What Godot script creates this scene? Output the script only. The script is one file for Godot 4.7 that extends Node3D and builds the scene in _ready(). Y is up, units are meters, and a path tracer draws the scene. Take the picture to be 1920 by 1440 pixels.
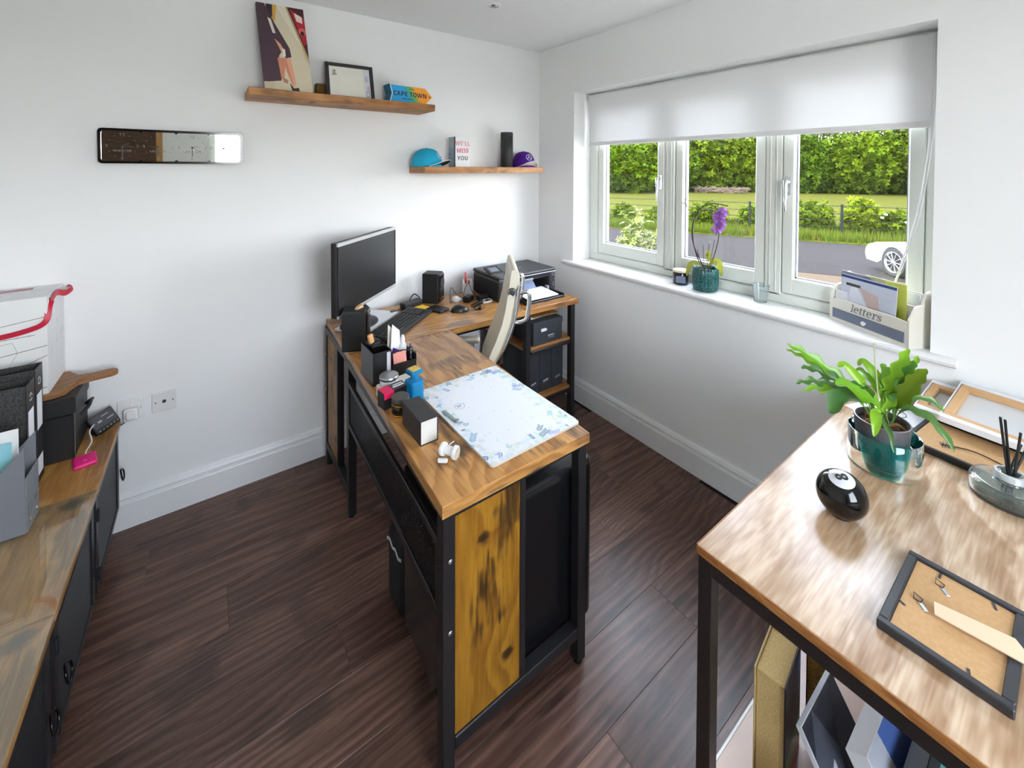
extends Node3D

var M := {}
var used := {}
var rng := RandomNumberGenerator.new()


func _ready() -> void:
	rng.seed = 7
	setup_camera_and_light()
	make_materials()
	build_room()
	build_window()
	build_outside()
	build_desk()
	build_under_desk()
	build_table()
	build_lockers()
	build_wall_things()
	build_desk_things()
	build_table_things()
	build_sill_things()


# camera, sky, sun, exposure
func setup_camera_and_light() -> void:
	var cam := Camera3D.new()
	cam.name = "camera"
	cam.near = 0.05
	cam.far = 400.0
	cam.projection = Camera3D.PROJECTION_FRUSTUM
	cam.size = 0.05 * 1440.0 / 789.6
	cam.frustum_offset = Vector2(0, -388.4 / 789.6 * 0.05)
	cam.position = Vector3(-1.997, 1.548, 2.413)
	cam.basis = Basis.from_euler(Vector3(deg_to_rad(-1.18), deg_to_rad(-35.95), deg_to_rad(0.207)))
	add_child(cam)
	cam.current = true
	var env := Environment.new()
	env.background_mode = Environment.BG_SKY
	var sky := Sky.new()
	var sm := ProceduralSkyMaterial.new()
	sm.sky_top_color = Color(0.8, 0.85, 0.92)
	sm.sky_horizon_color = Color(0.94, 0.95, 0.96)
	sm.sky_curve = 0.18
	sm.ground_bottom_color = Color(0.42, 0.42, 0.36)
	sm.ground_horizon_color = Color(0.75, 0.78, 0.76)
	sm.energy_multiplier = 17.0
	sky.sky_material = sm
	env.sky = sky
	env.tonemap_mode = Environment.TONE_MAPPER_LINEAR
	env.tonemap_exposure = 1.38
	env.sdfgi_enabled = true
	env.ssao_enabled = true
	env.ssil_enabled = true
	var we := WorldEnvironment.new()
	we.name = "world_environment"
	we.environment = env
	add_child(we)
	# afternoon sun from behind the house, over the roof
	var sun := DirectionalLight3D.new()
	sun.name = "sun"
	sun.light_color = Color(1.0, 0.95, 0.86)
	sun.light_energy = 3.0
	sun.light_angular_distance = 0.6
	sun.shadow_enabled = true
	sun.sky_mode = DirectionalLight3D.SKY_MODE_LIGHT_ONLY
	add_child(sun)
	sun.look_at_from_position(Vector3(-6, 9, -1.2), Vector3.ZERO)


# ---------------------------------------------------------------- naming
func numbered(n: String) -> String:
	if not used.has(n):
		used[n] = 0
		return n
	used[n] += 1
	return "%s_%03d" % [n, used[n]]


func tag(o: Node, label: String, category: String, group := "", kind := "") -> void:
	if label: o.set_meta("label", label)
	if category: o.set_meta("category", category)
	if group: o.set_meta("group", group)
	if kind: o.set_meta("kind", kind)


func thing(called: String, label: String, category: String, at := Vector3.ZERO, turn := 0.0, group := "") -> Node3D:
	var o := Node3D.new()
	o.name = numbered(called)
	add_child(o)
	o.position = at
	o.rotation_degrees.y = turn
	tag(o, label, category, group)
	return o


func single(called: String, label: String, category: String, mesh: Mesh, mat: Material, at := Vector3.ZERO, turn := 0.0, group := "") -> MeshInstance3D:
	var o := MeshInstance3D.new()
	o.name = numbered(called)
	o.mesh = mesh
	o.material_override = mat
	add_child(o)
	o.position = at
	o.rotation_degrees.y = turn
	tag(o, label, category, group)
	return o


func structure(called: String, mesh: Mesh, mat: Material, at := Vector3.ZERO) -> MeshInstance3D:
	var o := MeshInstance3D.new()
	o.name = called
	o.mesh = mesh
	o.material_override = mat
	add_child(o)
	o.position = at
	o.set_meta("kind", "structure")
	return o


func part(parent: Node, called: String, mesh: Mesh, mat: Material, at := Vector3.ZERO, rot := Vector3.ZERO, label := "") -> MeshInstance3D:
	var o := MeshInstance3D.new()
	o.name = called
	o.mesh = mesh
	o.material_override = mat
	parent.add_child(o, true)
	o.position = at
	o.rotation_degrees = rot
	if label: o.set_meta("label", label)
	return o


func sub(parent: Node, called: String, at := Vector3.ZERO, rot := Vector3.ZERO) -> Node3D:
	var o := Node3D.new()
	o.name = called
	parent.add_child(o, true)
	o.position = at
	o.rotation_degrees = rot
	return o


# ---------------------------------------------------------------- meshes
func begin() -> SurfaceTool:
	var st := SurfaceTool.new()
	st.begin(Mesh.PRIMITIVE_TRIANGLES)
	return st


func tri(st: SurfaceTool, a: Vector3, b: Vector3, c: Vector3, out: Vector3) -> void:
	var n := (c - a).cross(b - a)
	if n.length_squared() < 1e-18: return
	n = n.normalized()
	if n.dot(out) < 0:
		n = -n
		var t := b; b = c; c = t
	st.set_normal(n); st.add_vertex(a)
	st.set_normal(n); st.add_vertex(b)
	st.set_normal(n); st.add_vertex(c)


func quad(st: SurfaceTool, a: Vector3, b: Vector3, c: Vector3, d: Vector3, out: Vector3) -> void:
	tri(st, a, b, c, out)
	tri(st, a, c, d, out)


# smooth triangle: three points with three normals
func trin(st: SurfaceTool, a: Vector3, b: Vector3, c: Vector3, na: Vector3, nb: Vector3, nc: Vector3) -> void:
	if (c - a).cross(b - a).dot(na + nb + nc) < 0:
		var t := b; b = c; c = t
		t = nb; nb = nc; nc = t
	st.set_normal(na); st.add_vertex(a)
	st.set_normal(nb); st.add_vertex(b)
	st.set_normal(nc); st.add_vertex(c)


# a box with chamfered edges, appended to st
func add_box(st: SurfaceTool, c: Vector3, s: Vector3, b := 0.0, xf := Transform3D.IDENTITY) -> void:
	var h := s * 0.5
	b = minf(b, minf(h.x, minf(h.y, h.z)) * 0.9)
	var t := func(v: Vector3) -> Vector3: return xf * (c + v)
	var ax := [Vector3.RIGHT, Vector3.UP, Vector3.BACK]
	for k in 3:
		var u: Vector3 = ax[(k + 1) % 3]
		var w: Vector3 = ax[(k + 2) % 3]
		var n: Vector3 = ax[k]
		var hu := h.dot(u) - b
		var hw := h.dot(w) - b
		var hn := h.dot(n)
		for sg in [-1.0, 1.0]:
			var o: Vector3 = n * hn * sg
			quad(st, t.call(o - u * hu - w * hw), t.call(o + u * hu - w * hw), t.call(o + u * hu + w * hw), t.call(o - u * hu + w * hw), xf.basis * (n * sg))
		if b > 0:
			for s1 in [-1.0, 1.0]:
				for s2 in [-1.0, 1.0]:
					var e1: Vector3 = u * s1 * h.dot(u) + w * s2 * hw
					var e2: Vector3 = u * s1 * hu + w * s2 * h.dot(w)
					var ln: Vector3 = n * (hn - b)
					quad(st, t.call(e1 - ln), t.call(e1 + ln), t.call(e2 + ln), t.call(e2 - ln), xf.basis * (u * s1 + w * s2))
	if b > 0:
		for sx in [-1.0, 1.0]:
			for sy in [-1.0, 1.0]:
				for sz in [-1.0, 1.0]:
					var q := Vector3(sx, sy, sz)
					var a1 := Vector3(h.x * sx, (h.y - b) * sy, (h.z - b) * sz)
					var a2 := Vector3((h.x - b) * sx, h.y * sy, (h.z - b) * sz)
					var a3 := Vector3((h.x - b) * sx, (h.y - b) * sy, h.z * sz)
					tri(st, t.call(a1), t.call(a2), t.call(a3), xf.basis * q)


func box(s: Vector3, b := 0.002) -> ArrayMesh:
	var st := begin()
	add_box(st, Vector3.ZERO, s, b)
	return st.commit()


func box3(x: float, y: float, z: float, b := 0.002) -> ArrayMesh:
	return box(Vector3(x, y, z), b)


# several boxes [center, size] in one mesh
func boxes(list: Array, b := 0.0) -> ArrayMesh:
	var st := begin()
	for e in list: add_box(st, e[0], e[1], b)
	return st.commit()


# a bar of square section between two points
func add_bar(st: SurfaceTool, a: Vector3, c: Vector3, w: float, h: float, b := 0.001) -> void:
	var d := c - a
	var z := d.normalized()
	var x := Vector3.UP.cross(z)
	if x.length() < 0.01: x = Vector3.RIGHT
	x = x.normalized()
	add_box(st, Vector3.ZERO, Vector3(w, h, d.length()), b, Transform3D(Basis(x, z.cross(x), z), (a + c) * 0.5))


func bar(a: Vector3, c: Vector3, w: float, h: float, b := 0.001) -> ArrayMesh:
	var st := begin()
	add_bar(st, a, c, w, h, b)
	return st.commit()


# a box with rounded edges of radius r
func add_rbox(st: SurfaceTool, s: Vector3, r: float, n := 3) -> void:
	var h := s * 0.5
	var ax := [Vector3.RIGHT, Vector3.UP, Vector3.BACK]
	var coords := func(half: float) -> Array:
		var l := []
		for i in n + 1: l.append(-half + r * (1.0 - cos(PI / 2 * i / n)) if false else -half + r * i / float(n))
		for i in n + 1: l.append(half - r + r * i / float(n))
		return l
	var core := h - Vector3(r, r, r)
	for k in 3:
		var nn: Vector3 = ax[k]
		var u: Vector3 = ax[(k + 1) % 3]
		var w: Vector3 = ax[(k + 2) % 3]
		var cu: Array = coords.call(h.dot(u))
		var cw: Array = coords.call(h.dot(w))
		for sg in [-1.0, 1.0]:
			var pts := []
			for i in cu.size():
				for j in cw.size():
					var p: Vector3 = nn * sg * h.dot(nn) + u * cu[i] + w * cw[j]
					var q := p.clamp(-core, core)
					var d := (p - q).normalized()
					pts.append([q + d * r, d])
			for i in cu.size() - 1:
				for j in cw.size() - 1:
					var a = pts[i * cw.size() + j]
					var b = pts[(i + 1) * cw.size() + j]
					var c = pts[(i + 1) * cw.size() + j + 1]
					var e = pts[i * cw.size() + j + 1]
					trin(st, a[0], b[0], c[0], a[1], b[1], c[1])
					trin(st, a[0], c[0], e[0], a[1], c[1], e[1])


func rbox(x: float, y: float, z: float, r: float, n := 3) -> ArrayMesh:
	var st := begin()
	add_rbox(st, Vector3(x, y, z), minf(r, minf(x, minf(y, z)) * 0.499), n)
	return st.commit()


# surface of revolution round y; profile of Vector2(radius, height)
func add_lathe(st: SurfaceTool, prof: Array, segs := 24, xf := Transform3D.IDENTITY, sx := 1.0, flute := 0, depth := 0.0) -> void:
	var ns := []
	for i in prof.size() - 1:
		var d: Vector2 = prof[i + 1] - prof[i]
		ns.append(Vector2(d.y, -d.x).normalized())
	var area := 0.0
	for i in prof.size() - 1:
		if ns[i].is_zero_approx(): continue
	for i in prof.size() - 1:
		var p0: Vector2 = prof[i]
		var p1: Vector2 = prof[i + 1]
		if p0.distance_to(p1) < 1e-7: continue
		var n0: Vector2 = ns[i]
		var n1: Vector2 = ns[i]
		if i > 0 and ns[i - 1].dot(ns[i]) > 0.7: n0 = (ns[i - 1] + ns[i]).normalized()
		if i < ns.size() - 1 and ns[i + 1].dot(ns[i]) > 0.7: n1 = (ns[i + 1] + ns[i]).normalized()
		for s in segs:
			var a0 := TAU * s / segs
			var a1 := TAU * (s + 1) / segs
			var f := func(a: float) -> float: return 1.0 + depth * cos(a * flute)
			var q := [Vector3(cos(a0) * p0.x * sx * f.call(a0), p0.y, sin(a0) * p0.x * f.call(a0)), Vector3(cos(a1) * p0.x * sx * f.call(a1), p0.y, sin(a1) * p0.x * f.call(a1)), Vector3(cos(a1) * p1.x * sx * f.call(a1), p1.y, sin(a1) * p1.x * f.call(a1)), Vector3(cos(a0) * p1.x * sx * f.call(a0), p1.y, sin(a0) * p1.x * f.call(a0))]
			var g := func(a: float, n: Vector2) -> Vector3:
				var v := Vector3(cos(a) * n.x / sx, n.y, sin(a) * n.x)
				if flute > 0:
					v += Vector3(-sin(a), 0, cos(a)) * depth * flute * sin(a * flute) * absf(n.x)
				return (xf.basis * v).normalized()
			for k in 4: q[k] = xf * q[k]
			if p0.x > 1e-6: trin(st, q[0], q[1], q[2], g.call(a0, n0), g.call(a1, n0), g.call(a1, n1))
			if p1.x > 1e-6: trin(st, q[0], q[2], q[3], g.call(a0, n0), g.call(a1, n1), g.call(a0, n1))


func lathe(prof: Array, segs := 24, sx := 1.0, flute := 0, depth := 0.0) -> ArrayMesh:
	var st := begin()
	add_lathe(st, prof, segs, Transform3D.IDENTITY, sx, flute, depth)
	return st.commit()


func V(x: float, y: float) -> Vector2:
	return Vector2(x, y)


# solid cylinder standing on y = 0 with a small chamfer
func can(r: float, h: float, b := 0.001, segs := 24) -> ArrayMesh:
	return lathe([V(0, 0), V(r - b, 0), V(r, b), V(r, h - b), V(r - b, h), V(0, h)], segs)


# tube along a path; r is a number or one per point
func add_tube(st: SurfaceTool, pts: Array, r, segs := 8) -> void:
	var n := pts.size()
	var t0: Vector3 = (pts[1] - pts[0]).normalized()
	var x := t0.cross(Vector3.UP if absf(t0.y) < 0.9 else Vector3.RIGHT).normalized()
	var rings := []
	for i in n:
		var t: Vector3 = (pts[mini(i + 1, n - 1)] - pts[maxi(i - 1, 0)]).normalized()
		x = (x - t * x.dot(t)).normalized()
		var y := t.cross(x)
		var ring := []
		var ri: float = r[i] if r is Array else r
		for s in segs:
			var d := x * cos(TAU * s / segs) + y * sin(TAU * s / segs)
			ring.append([pts[i] + d * ri, d])
		rings.append(ring)
	for i in n - 1:
		for s in segs:
			var a = rings[i][s]
			var b = rings[i][(s + 1) % segs]
			var c = rings[i + 1][(s + 1) % segs]
			var d = rings[i + 1][s]
			trin(st, a[0], b[0], c[0], a[1], b[1], c[1])
			trin(st, a[0], c[0], d[0], a[1], c[1], d[1])
	for e in [0, n - 1]:
		var out: Vector3 = (pts[0] - pts[1]) if e == 0 else (pts[n - 1] - pts[n - 2])
		for s in segs:
			tri(st, pts[e], rings[e][s][0], rings[e][(s + 1) % segs][0], out)


func tube(pts: Array, r, segs := 8) -> ArrayMesh:
	var st := begin()
	add_tube(st, pts, r, segs)
	return st.commit()


# a smooth path through points
func curve(pts: Array, per := 6) -> Array:
	var out := []
	for i in pts.size() - 1:
		var p0: Vector3 = pts[maxi(i - 1, 0)]
		var p1: Vector3 = pts[i]
		var p2: Vector3 = pts[i + 1]
		var p3: Vector3 = pts[mini(i + 2, pts.size() - 1)]
		for k in per: out.append(p1.cubic_interpolate(p2, p0, p3, k / float(per)))
	out.append(pts[-1])
	return out


# polygon in the xy plane pushed from z = 0 to z = d
func add_prism(st: SurfaceTool, poly: PackedVector2Array, d: float, xf := Transform3D.IDENTITY, smooth := false) -> void:
	var idx := Geometry2D.triangulate_polygon(poly)
	for k in range(0, idx.size(), 3):
		for z in [0.0, d]:
			var a := poly[idx[k]]
			var b := poly[idx[k + 1]]
			var c := poly[idx[k + 2]]
			tri(st, xf * Vector3(a.x, a.y, z), xf * Vector3(b.x, b.y, z), xf * Vector3(c.x, c.y, z), xf.basis * (Vector3.BACK if (z == d) == (d > 0) else Vector3.FORWARD))
	var sgn := -1.0 if Geometry2D.is_polygon_clockwise(poly) else 1.0
	for i in poly.size():
		var a := poly[i]
		var b := poly[(i + 1) % poly.size()]
		var o := Vector3(b.y - a.y, a.x - b.x, 0) * sgn
		if smooth:
			var p := poly[(i - 1 + poly.size()) % poly.size()]
			var q := poly[(i + 2) % poly.size()]
			var na := Vector3(b.y - p.y, p.x - b.x, 0) * sgn
			var nb := Vector3(q.y - a.y, a.x - q.x, 0) * sgn
			na = (xf.basis * na).normalized()
			nb = (xf.basis * nb).normalized()
			var A := xf * Vector3(a.x, a.y, 0)
			var B := xf * Vector3(b.x, b.y, 0)
			var C := xf * Vector3(b.x, b.y, d)
			var D := xf * Vector3(a.x, a.y, d)
			trin(st, A, B, C, na, nb, nb)
			trin(st, A, C, D, na, nb, na)
		else:
			quad(st, xf * Vector3(a.x, a.y, 0), xf * Vector3(b.x, b.y, 0), xf * Vector3(b.x, b.y, d), xf * Vector3(a.x, a.y, d), xf.basis * o)


func prism(poly: PackedVector2Array, d: float, smooth := false) -> ArrayMesh:
	var st := begin()
	add_prism(st, poly, d, Transform3D.IDENTITY, smooth)
	return st.commit()


# polygon in the xz plane, from y0 up to y1; with a chamfer at the top edge
func slab(poly: PackedVector2Array, y0: float, y1: float, b := 0.0015) -> ArrayMesh:
	var st := begin()
	var inner := poly
	if b > 0:
		var offs := Geometry2D.offset_polygon(poly, -b, Geometry2D.JOIN_MITER)
		if offs.size() == 1 and offs[0].size() == poly.size(): inner = offs[0]
	var xf := Transform3D(Basis(Vector3.RIGHT, Vector3.BACK, Vector3.UP), Vector3(0, y0, 0))
	var y2 := y1 - b if inner != poly else y1
	add_prism(st, poly, y2 - y0, xf)
	if inner != poly:
		# match the rings by nearest start
		var s := 0
		for i in inner.size():
			if inner[i].distance_to(poly[0]) < inner[s].distance_to(poly[0]): s = i
		var idx := Geometry2D.triangulate_polygon(inner)
		for k in range(0, idx.size(), 3):
			tri(st, Vector3(inner[idx[k]].x, y1, inner[idx[k]].y), Vector3(inner[idx[k + 1]].x, y1, inner[idx[k + 1]].y), Vector3(inner[idx[k + 2]].x, y1, inner[idx[k + 2]].y), Vector3.UP)
		var m := poly.size()
		var dirn := 1 if Geometry2D.is_polygon_clockwise(poly) == Geometry2D.is_polygon_clockwise(inner) else -1
		for i in m:
			var a := poly[i]
			var c := poly[(i + 1) % m]
			var a2 := inner[posmod(s + dirn * i, m)]
			var c2 := inner[posmod(s + dirn * (i + 1), m)]
			var mid := (a + c) * 0.5
			var o := (mid - (a2 + c2) * 0.5)
			quad(st, Vector3(a.x, y2, a.y), Vector3(c.x, y2, c.y), Vector3(c2.x, y1, c2.y), Vector3(a2.x, y1, a2.y), Vector3(o.x, b, o.y))
	return st.commit()


func poly(l: Array) -> PackedVector2Array:
	var p := PackedVector2Array()
	for i in range(0, l.size(), 2): p.append(Vector2(l[i], l[i + 1]))
	return p


func rrect(w: float, h: float, r: float, n := 5) -> PackedVector2Array:
	var p := PackedVector2Array()
	for c in 4:
		var cx: float = [1, -1, -1, 1][c] * (w / 2 - r)
		var cy: float = [1, 1, -1, -1][c] * (h / 2 - r)
		for i in n + 1:
			var a := PI / 2 * (c + i / float(n))
			p.append(Vector2(cx + cos(a) * r, cy + sin(a) * r))
	return p


# a flat printed sheet w by h in its xy plane, facing +z
func sheet(w: float, h: float) -> QuadMesh:
	var q := QuadMesh.new()
	q.size = Vector2(w, h)
	return q


# a sheet from a grid of points with two sides
func grid_mesh(rows: Array, uv := false) -> ArrayMesh:
	var st := begin()
	var nr := rows.size()
	var nc: int = rows[0].size()
	var nrm := []
	for i in nr:
		var line := []
		for j in nc:
			var du: Vector3 = rows[i][mini(j + 1, nc - 1)] - rows[i][maxi(j - 1, 0)]
			var dv: Vector3 = rows[mini(i + 1, nr - 1)][j] - rows[maxi(i - 1, 0)][j]
			line.append(du.cross(dv).normalized())
		nrm.append(line)
	for i in nr - 1:
		for j in nc - 1:
			var ids := [[i, j], [i, j + 1], [i + 1, j + 1], [i, j], [i + 1, j + 1], [i + 1, j]]
			for e in [0, 3]:
				var order := [e, e + 1, e + 2]
				var a: Vector3 = rows[ids[e][0]][ids[e][1]]
				var b: Vector3 = rows[ids[e + 1][0]][ids[e + 1][1]]
				var c: Vector3 = rows[ids[e + 2][0]][ids[e + 2][1]]
				if (c - a).cross(b - a).dot(nrm[i][j]) < 0: order = [e, e + 2, e + 1]
				for o in order:
					var q = ids[o]
					st.set_normal(nrm[q[0]][q[1]])
					if uv: st.set_uv(Vector2(q[1] / float(nc - 1), q[0] / float(nr - 1)))
					st.add_vertex(rows[q[0]][q[1]])
	return st.commit()


func text_mesh(s: String, size: float, depth: float, bold := false, font := "Droid Sans", italic := false) -> TextMesh:
	var t := TextMesh.new()
	var f := SystemFont.new()
	f.font_names = PackedStringArray([font])
	if bold: f.font_weight = 700
	f.font_italic = italic
	t.font = f
	t.text = s
	t.font_size = 32
	t.pixel_size = size / 32.0
	t.depth = depth
	t.curve_step = 2.0
	return t


# ---------------------------------------------------------------- materials
func std(c: Color, rough := 0.5, metal := 0.0, spec := 0.5) -> StandardMaterial3D:
	var m := StandardMaterial3D.new()
	m.albedo_color = c
	m.roughness = rough
	m.metallic = metal
	m.metallic_specular = spec
	m.cull_mode = BaseMaterial3D.CULL_DISABLED
	return m


func glassy(c: Color, alpha := 0.1) -> StandardMaterial3D:
	var m := std(Color(c.r, c.g, c.b, alpha), 0.0)
	m.transparency = BaseMaterial3D.TRANSPARENCY_ALPHA
	return m


func solid_glass(c: Color, ior := 0.05) -> StandardMaterial3D:
	var m := std(Color(c.r, c.g, c.b, 0.03), 0.0)
	m.refraction_enabled = true
	m.refraction_scale = ior
	m.transparency = BaseMaterial3D.TRANSPARENCY_ALPHA
	return m


func printed(t: Texture2D, rough := 0.5) -> StandardMaterial3D:
	var m := std(Color.WHITE, rough)
	m.albedo_texture = t
	m.texture_repeat = false
	return m


func tri_mat(t: Texture2D, tile: float, rough: float, off := Vector3(0.5, 0.5, 0.5), spec := 0.5) -> StandardMaterial3D:
	var m := std(Color.WHITE, rough, 0.0, spec)
	m.albedo_texture = t
	m.uv1_triplanar = true
	m.uv1_triplanar_sharpness = 8.0
	m.uv1_scale = Vector3.ONE / tile
	m.uv1_offset = off
	return m


func noise(sd: int, freq := 1.0, oct := 3) -> FastNoiseLite:
	var n := FastNoiseLite.new()
	n.seed = sd
	n.frequency = freq
	n.noise_type = FastNoiseLite.TYPE_SIMPLEX_SMOOTH
	n.fractal_octaves = oct
	return n


# wood boards with the grain along u; tile is the length in metres that the picture covers
func wood(w: int, h: int, tile: float, sd: int, light: Color, mid: Color, dark: Color, rings: float, stain: float, knots: Array, fine := 0.35, board := 0.0, wave := 1.0, along := 1.0) -> ImageTexture:
	var im := Image.create(w, h, false, Image.FORMAT_RGB8)
	var warp := noise(sd, 1.0, 3)
	var streak := noise(sd + 1, 1.0, 2)
	var blot := noise(sd + 2, 1.0, 4)
	var ht := tile * h / w
	for j in h:
		var y := ht * j / h
		var shift := 0.0
		var tone := 0.0
		var yc := ht * 0.45
		if board > 0:
			var bi := floorf(y / board)
			shift = bi * 7.31
			tone = fposmod(bi * 0.618, 1.0) - 0.5
			yc = (bi + 0.25 + 0.5 * fposmod(bi * 0.377, 1.0)) * board
		for i in w:
			var x := tile * i / w + shift
			var wp := warp.get_noise_2d(x * 1.4, y * 4.0)
			var yy := y - yc + 0.05 * wave * wp + 0.004 * wave * warp.get_noise_2d(x * 9.0, y * 40.0)
			var ph := absf(yy) * (1.0 + 2.2 * absf(yy)) + 0.05 * x
			var kd := 0.0
			for k in knots:
				var dx: float = (x - shift - k.x) * 0.55
				var dy: float = y - k.y
				var d2 := dx * dx + dy * dy
				if d2 > k.z * k.z * 40.0: continue
				var wob := 1.0 + 0.5 * warp.get_noise_2d(x * 40.0, y * 40.0)
				ph += k.z * 1.2 * exp(-d2 / (k.z * k.z * 4.0))
				kd = maxf(kd, 1.0 - smoothstep(k.z * 0.15, k.z * 0.7 * wob, sqrt(d2)))
			var saw := fposmod(ph * rings + 0.5 * wp, 1.0)
			var ring := smoothstep(0.1, 0.85, saw) * (1.0 - smoothstep(0.88, 1.0, saw))
			var s := streak.get_noise_2d(x * 5.0 * along, y * 380.0)
			var s2 := streak.get_noise_2d(x * 7.0 * along + 31.0, y * 120.0)
			var b := blot.get_noise_2d(x * 3.0, y * 8.0) + 0.25 * s2
			b = smoothstep(0.1, 0.5, b)
			var f := clampf(0.55 * ring + fine * (0.35 + 0.5 * s + 0.5 * s2) + tone * 0.4, 0.0, 1.0)
			var c := light.lerp(mid, f)
			c = c.lerp(dark, clampf(b * stain * (0.75 + 0.5 * s) + kd * 0.9, 0.0, 1.0))
			im.set_pixel(i, j, c)
	return ImageTexture.create_from_image(im)


func rough_tex(sd: int, lo: float, hi: float, freq: float, size := 256) -> ImageTexture:
	var im := Image.create(size, size, false, Image.FORMAT_L8)
	var n := noise(sd, freq, 4)
	for j in size:
		for i in size:
			var v := 0.5 + 0.5 * n.get_noise_2d(i, j)
			im.set_pixel(i, j, Color.from_hsv(0, 0, lerpf(lo, hi, v)))
	return ImageTexture.create_from_image(im)


# two colours mottled together
func mottle(sd: int, a: Color, b: Color, freq: float, size := 256, c := Color(0, 0, 0, 0), cf := 0.0) -> ImageTexture:
	var im := Image.create(size, size, false, Image.FORMAT_RGB8)
	var n := noise(sd, freq, 4)
	n.domain_warp_enabled = false
	var base := n.get_seamless_image(size, size)
	var n2 := noise(sd + 9, maxf(cf, 0.001), 3)
	var second := n2.get_seamless_image(size, size)
	for j in size:
		for i in size:
			var v := base.get_pixel(i, j).r
			var col := a.lerp(b, smoothstep(0.25, 0.75, v))
			if c.a > 0: col = col.lerp(c, c.a * smoothstep(0.5, 0.8, second.get_pixel(i, j).r))
			im.set_pixel(i, j, col)
	return ImageTexture.create_from_image(im)


func canvas_image(w: int, h: int, c: Color) -> Image:
	var im := Image.create(w, h, false, Image.FORMAT_RGB8)
	im.fill(c)
	return im


# fills a polygon given in 0..1 coordinates
func paint(im: Image, pts: Array, c: Color) -> void:
	var p := poly(pts)
	var w := im.get_width()
	var h := im.get_height()
	var lo := Vector2(1e9, 1e9)
	var hi := -lo
	for i in p.size():
		p[i] *= Vector2(w, h)
		lo = lo.min(p[i])
		hi = hi.max(p[i])
	for j in range(maxi(0, int(lo.y)), mini(h, int(hi.y) + 2)):
		for i in range(maxi(0, int(lo.x)), mini(w, int(hi.x) + 2)):
			if Geometry2D.is_point_in_polygon(Vector2(i + 0.5, j + 0.5), p): im.set_pixel(i, j, im.get_pixel(i, j).lerp(c, c.a))


func dab(im: Image, x: float, y: float, rx: float, ry: float, c: Color, ang := 0.0) -> void:
	var w := im.get_width()
	var h := im.get_height()
	var r := maxf(rx * w, ry * h) + 1.0
	var ca := cos(ang)
	var sa := sin(ang)
	for j in range(maxi(0, int(y * h - r)), mini(h, int(y * h + r) + 1)):
		for i in range(maxi(0, int(x * w - r)), mini(w, int(x * w + r) + 1)):
			var dx := i + 0.5 - x * w
			var dy := j + 0.5 - y * h
			var u := (dx * ca + dy * sa) / (rx * w)
			var v := (-dx * sa + dy * ca) / (ry * w)
			if u * u + v * v < 1.0: im.set_pixel(i, j, im.get_pixel(i, j).lerp(c, c.a))


func tex(im: Image) -> ImageTexture:
	return ImageTexture.create_from_image(im)


# lines of tiny unreadable print
func print_lines(im: Image, x0: float, y0: float, x1: float, y1: float, n: int, c: Color, sd := 3) -> void:
	var r := RandomNumberGenerator.new()
	r.seed = sd
	var w := im.get_width()
	var h := im.get_height()
	for k in n:
		var y := int((y0 + (y1 - y0) * k / float(n)) * h)
		var x := x0
		while x < x1 - 0.01:
			var l := minf(r.randf_range(0.015, 0.06), x1 - x)
			im.fill_rect(Rect2i(int(x * w), y, maxi(1, int(l * w)), maxi(1, int(h * 0.006))), c)
			x += l + 0.012
		if r.randf() < 0.2: continue


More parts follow.
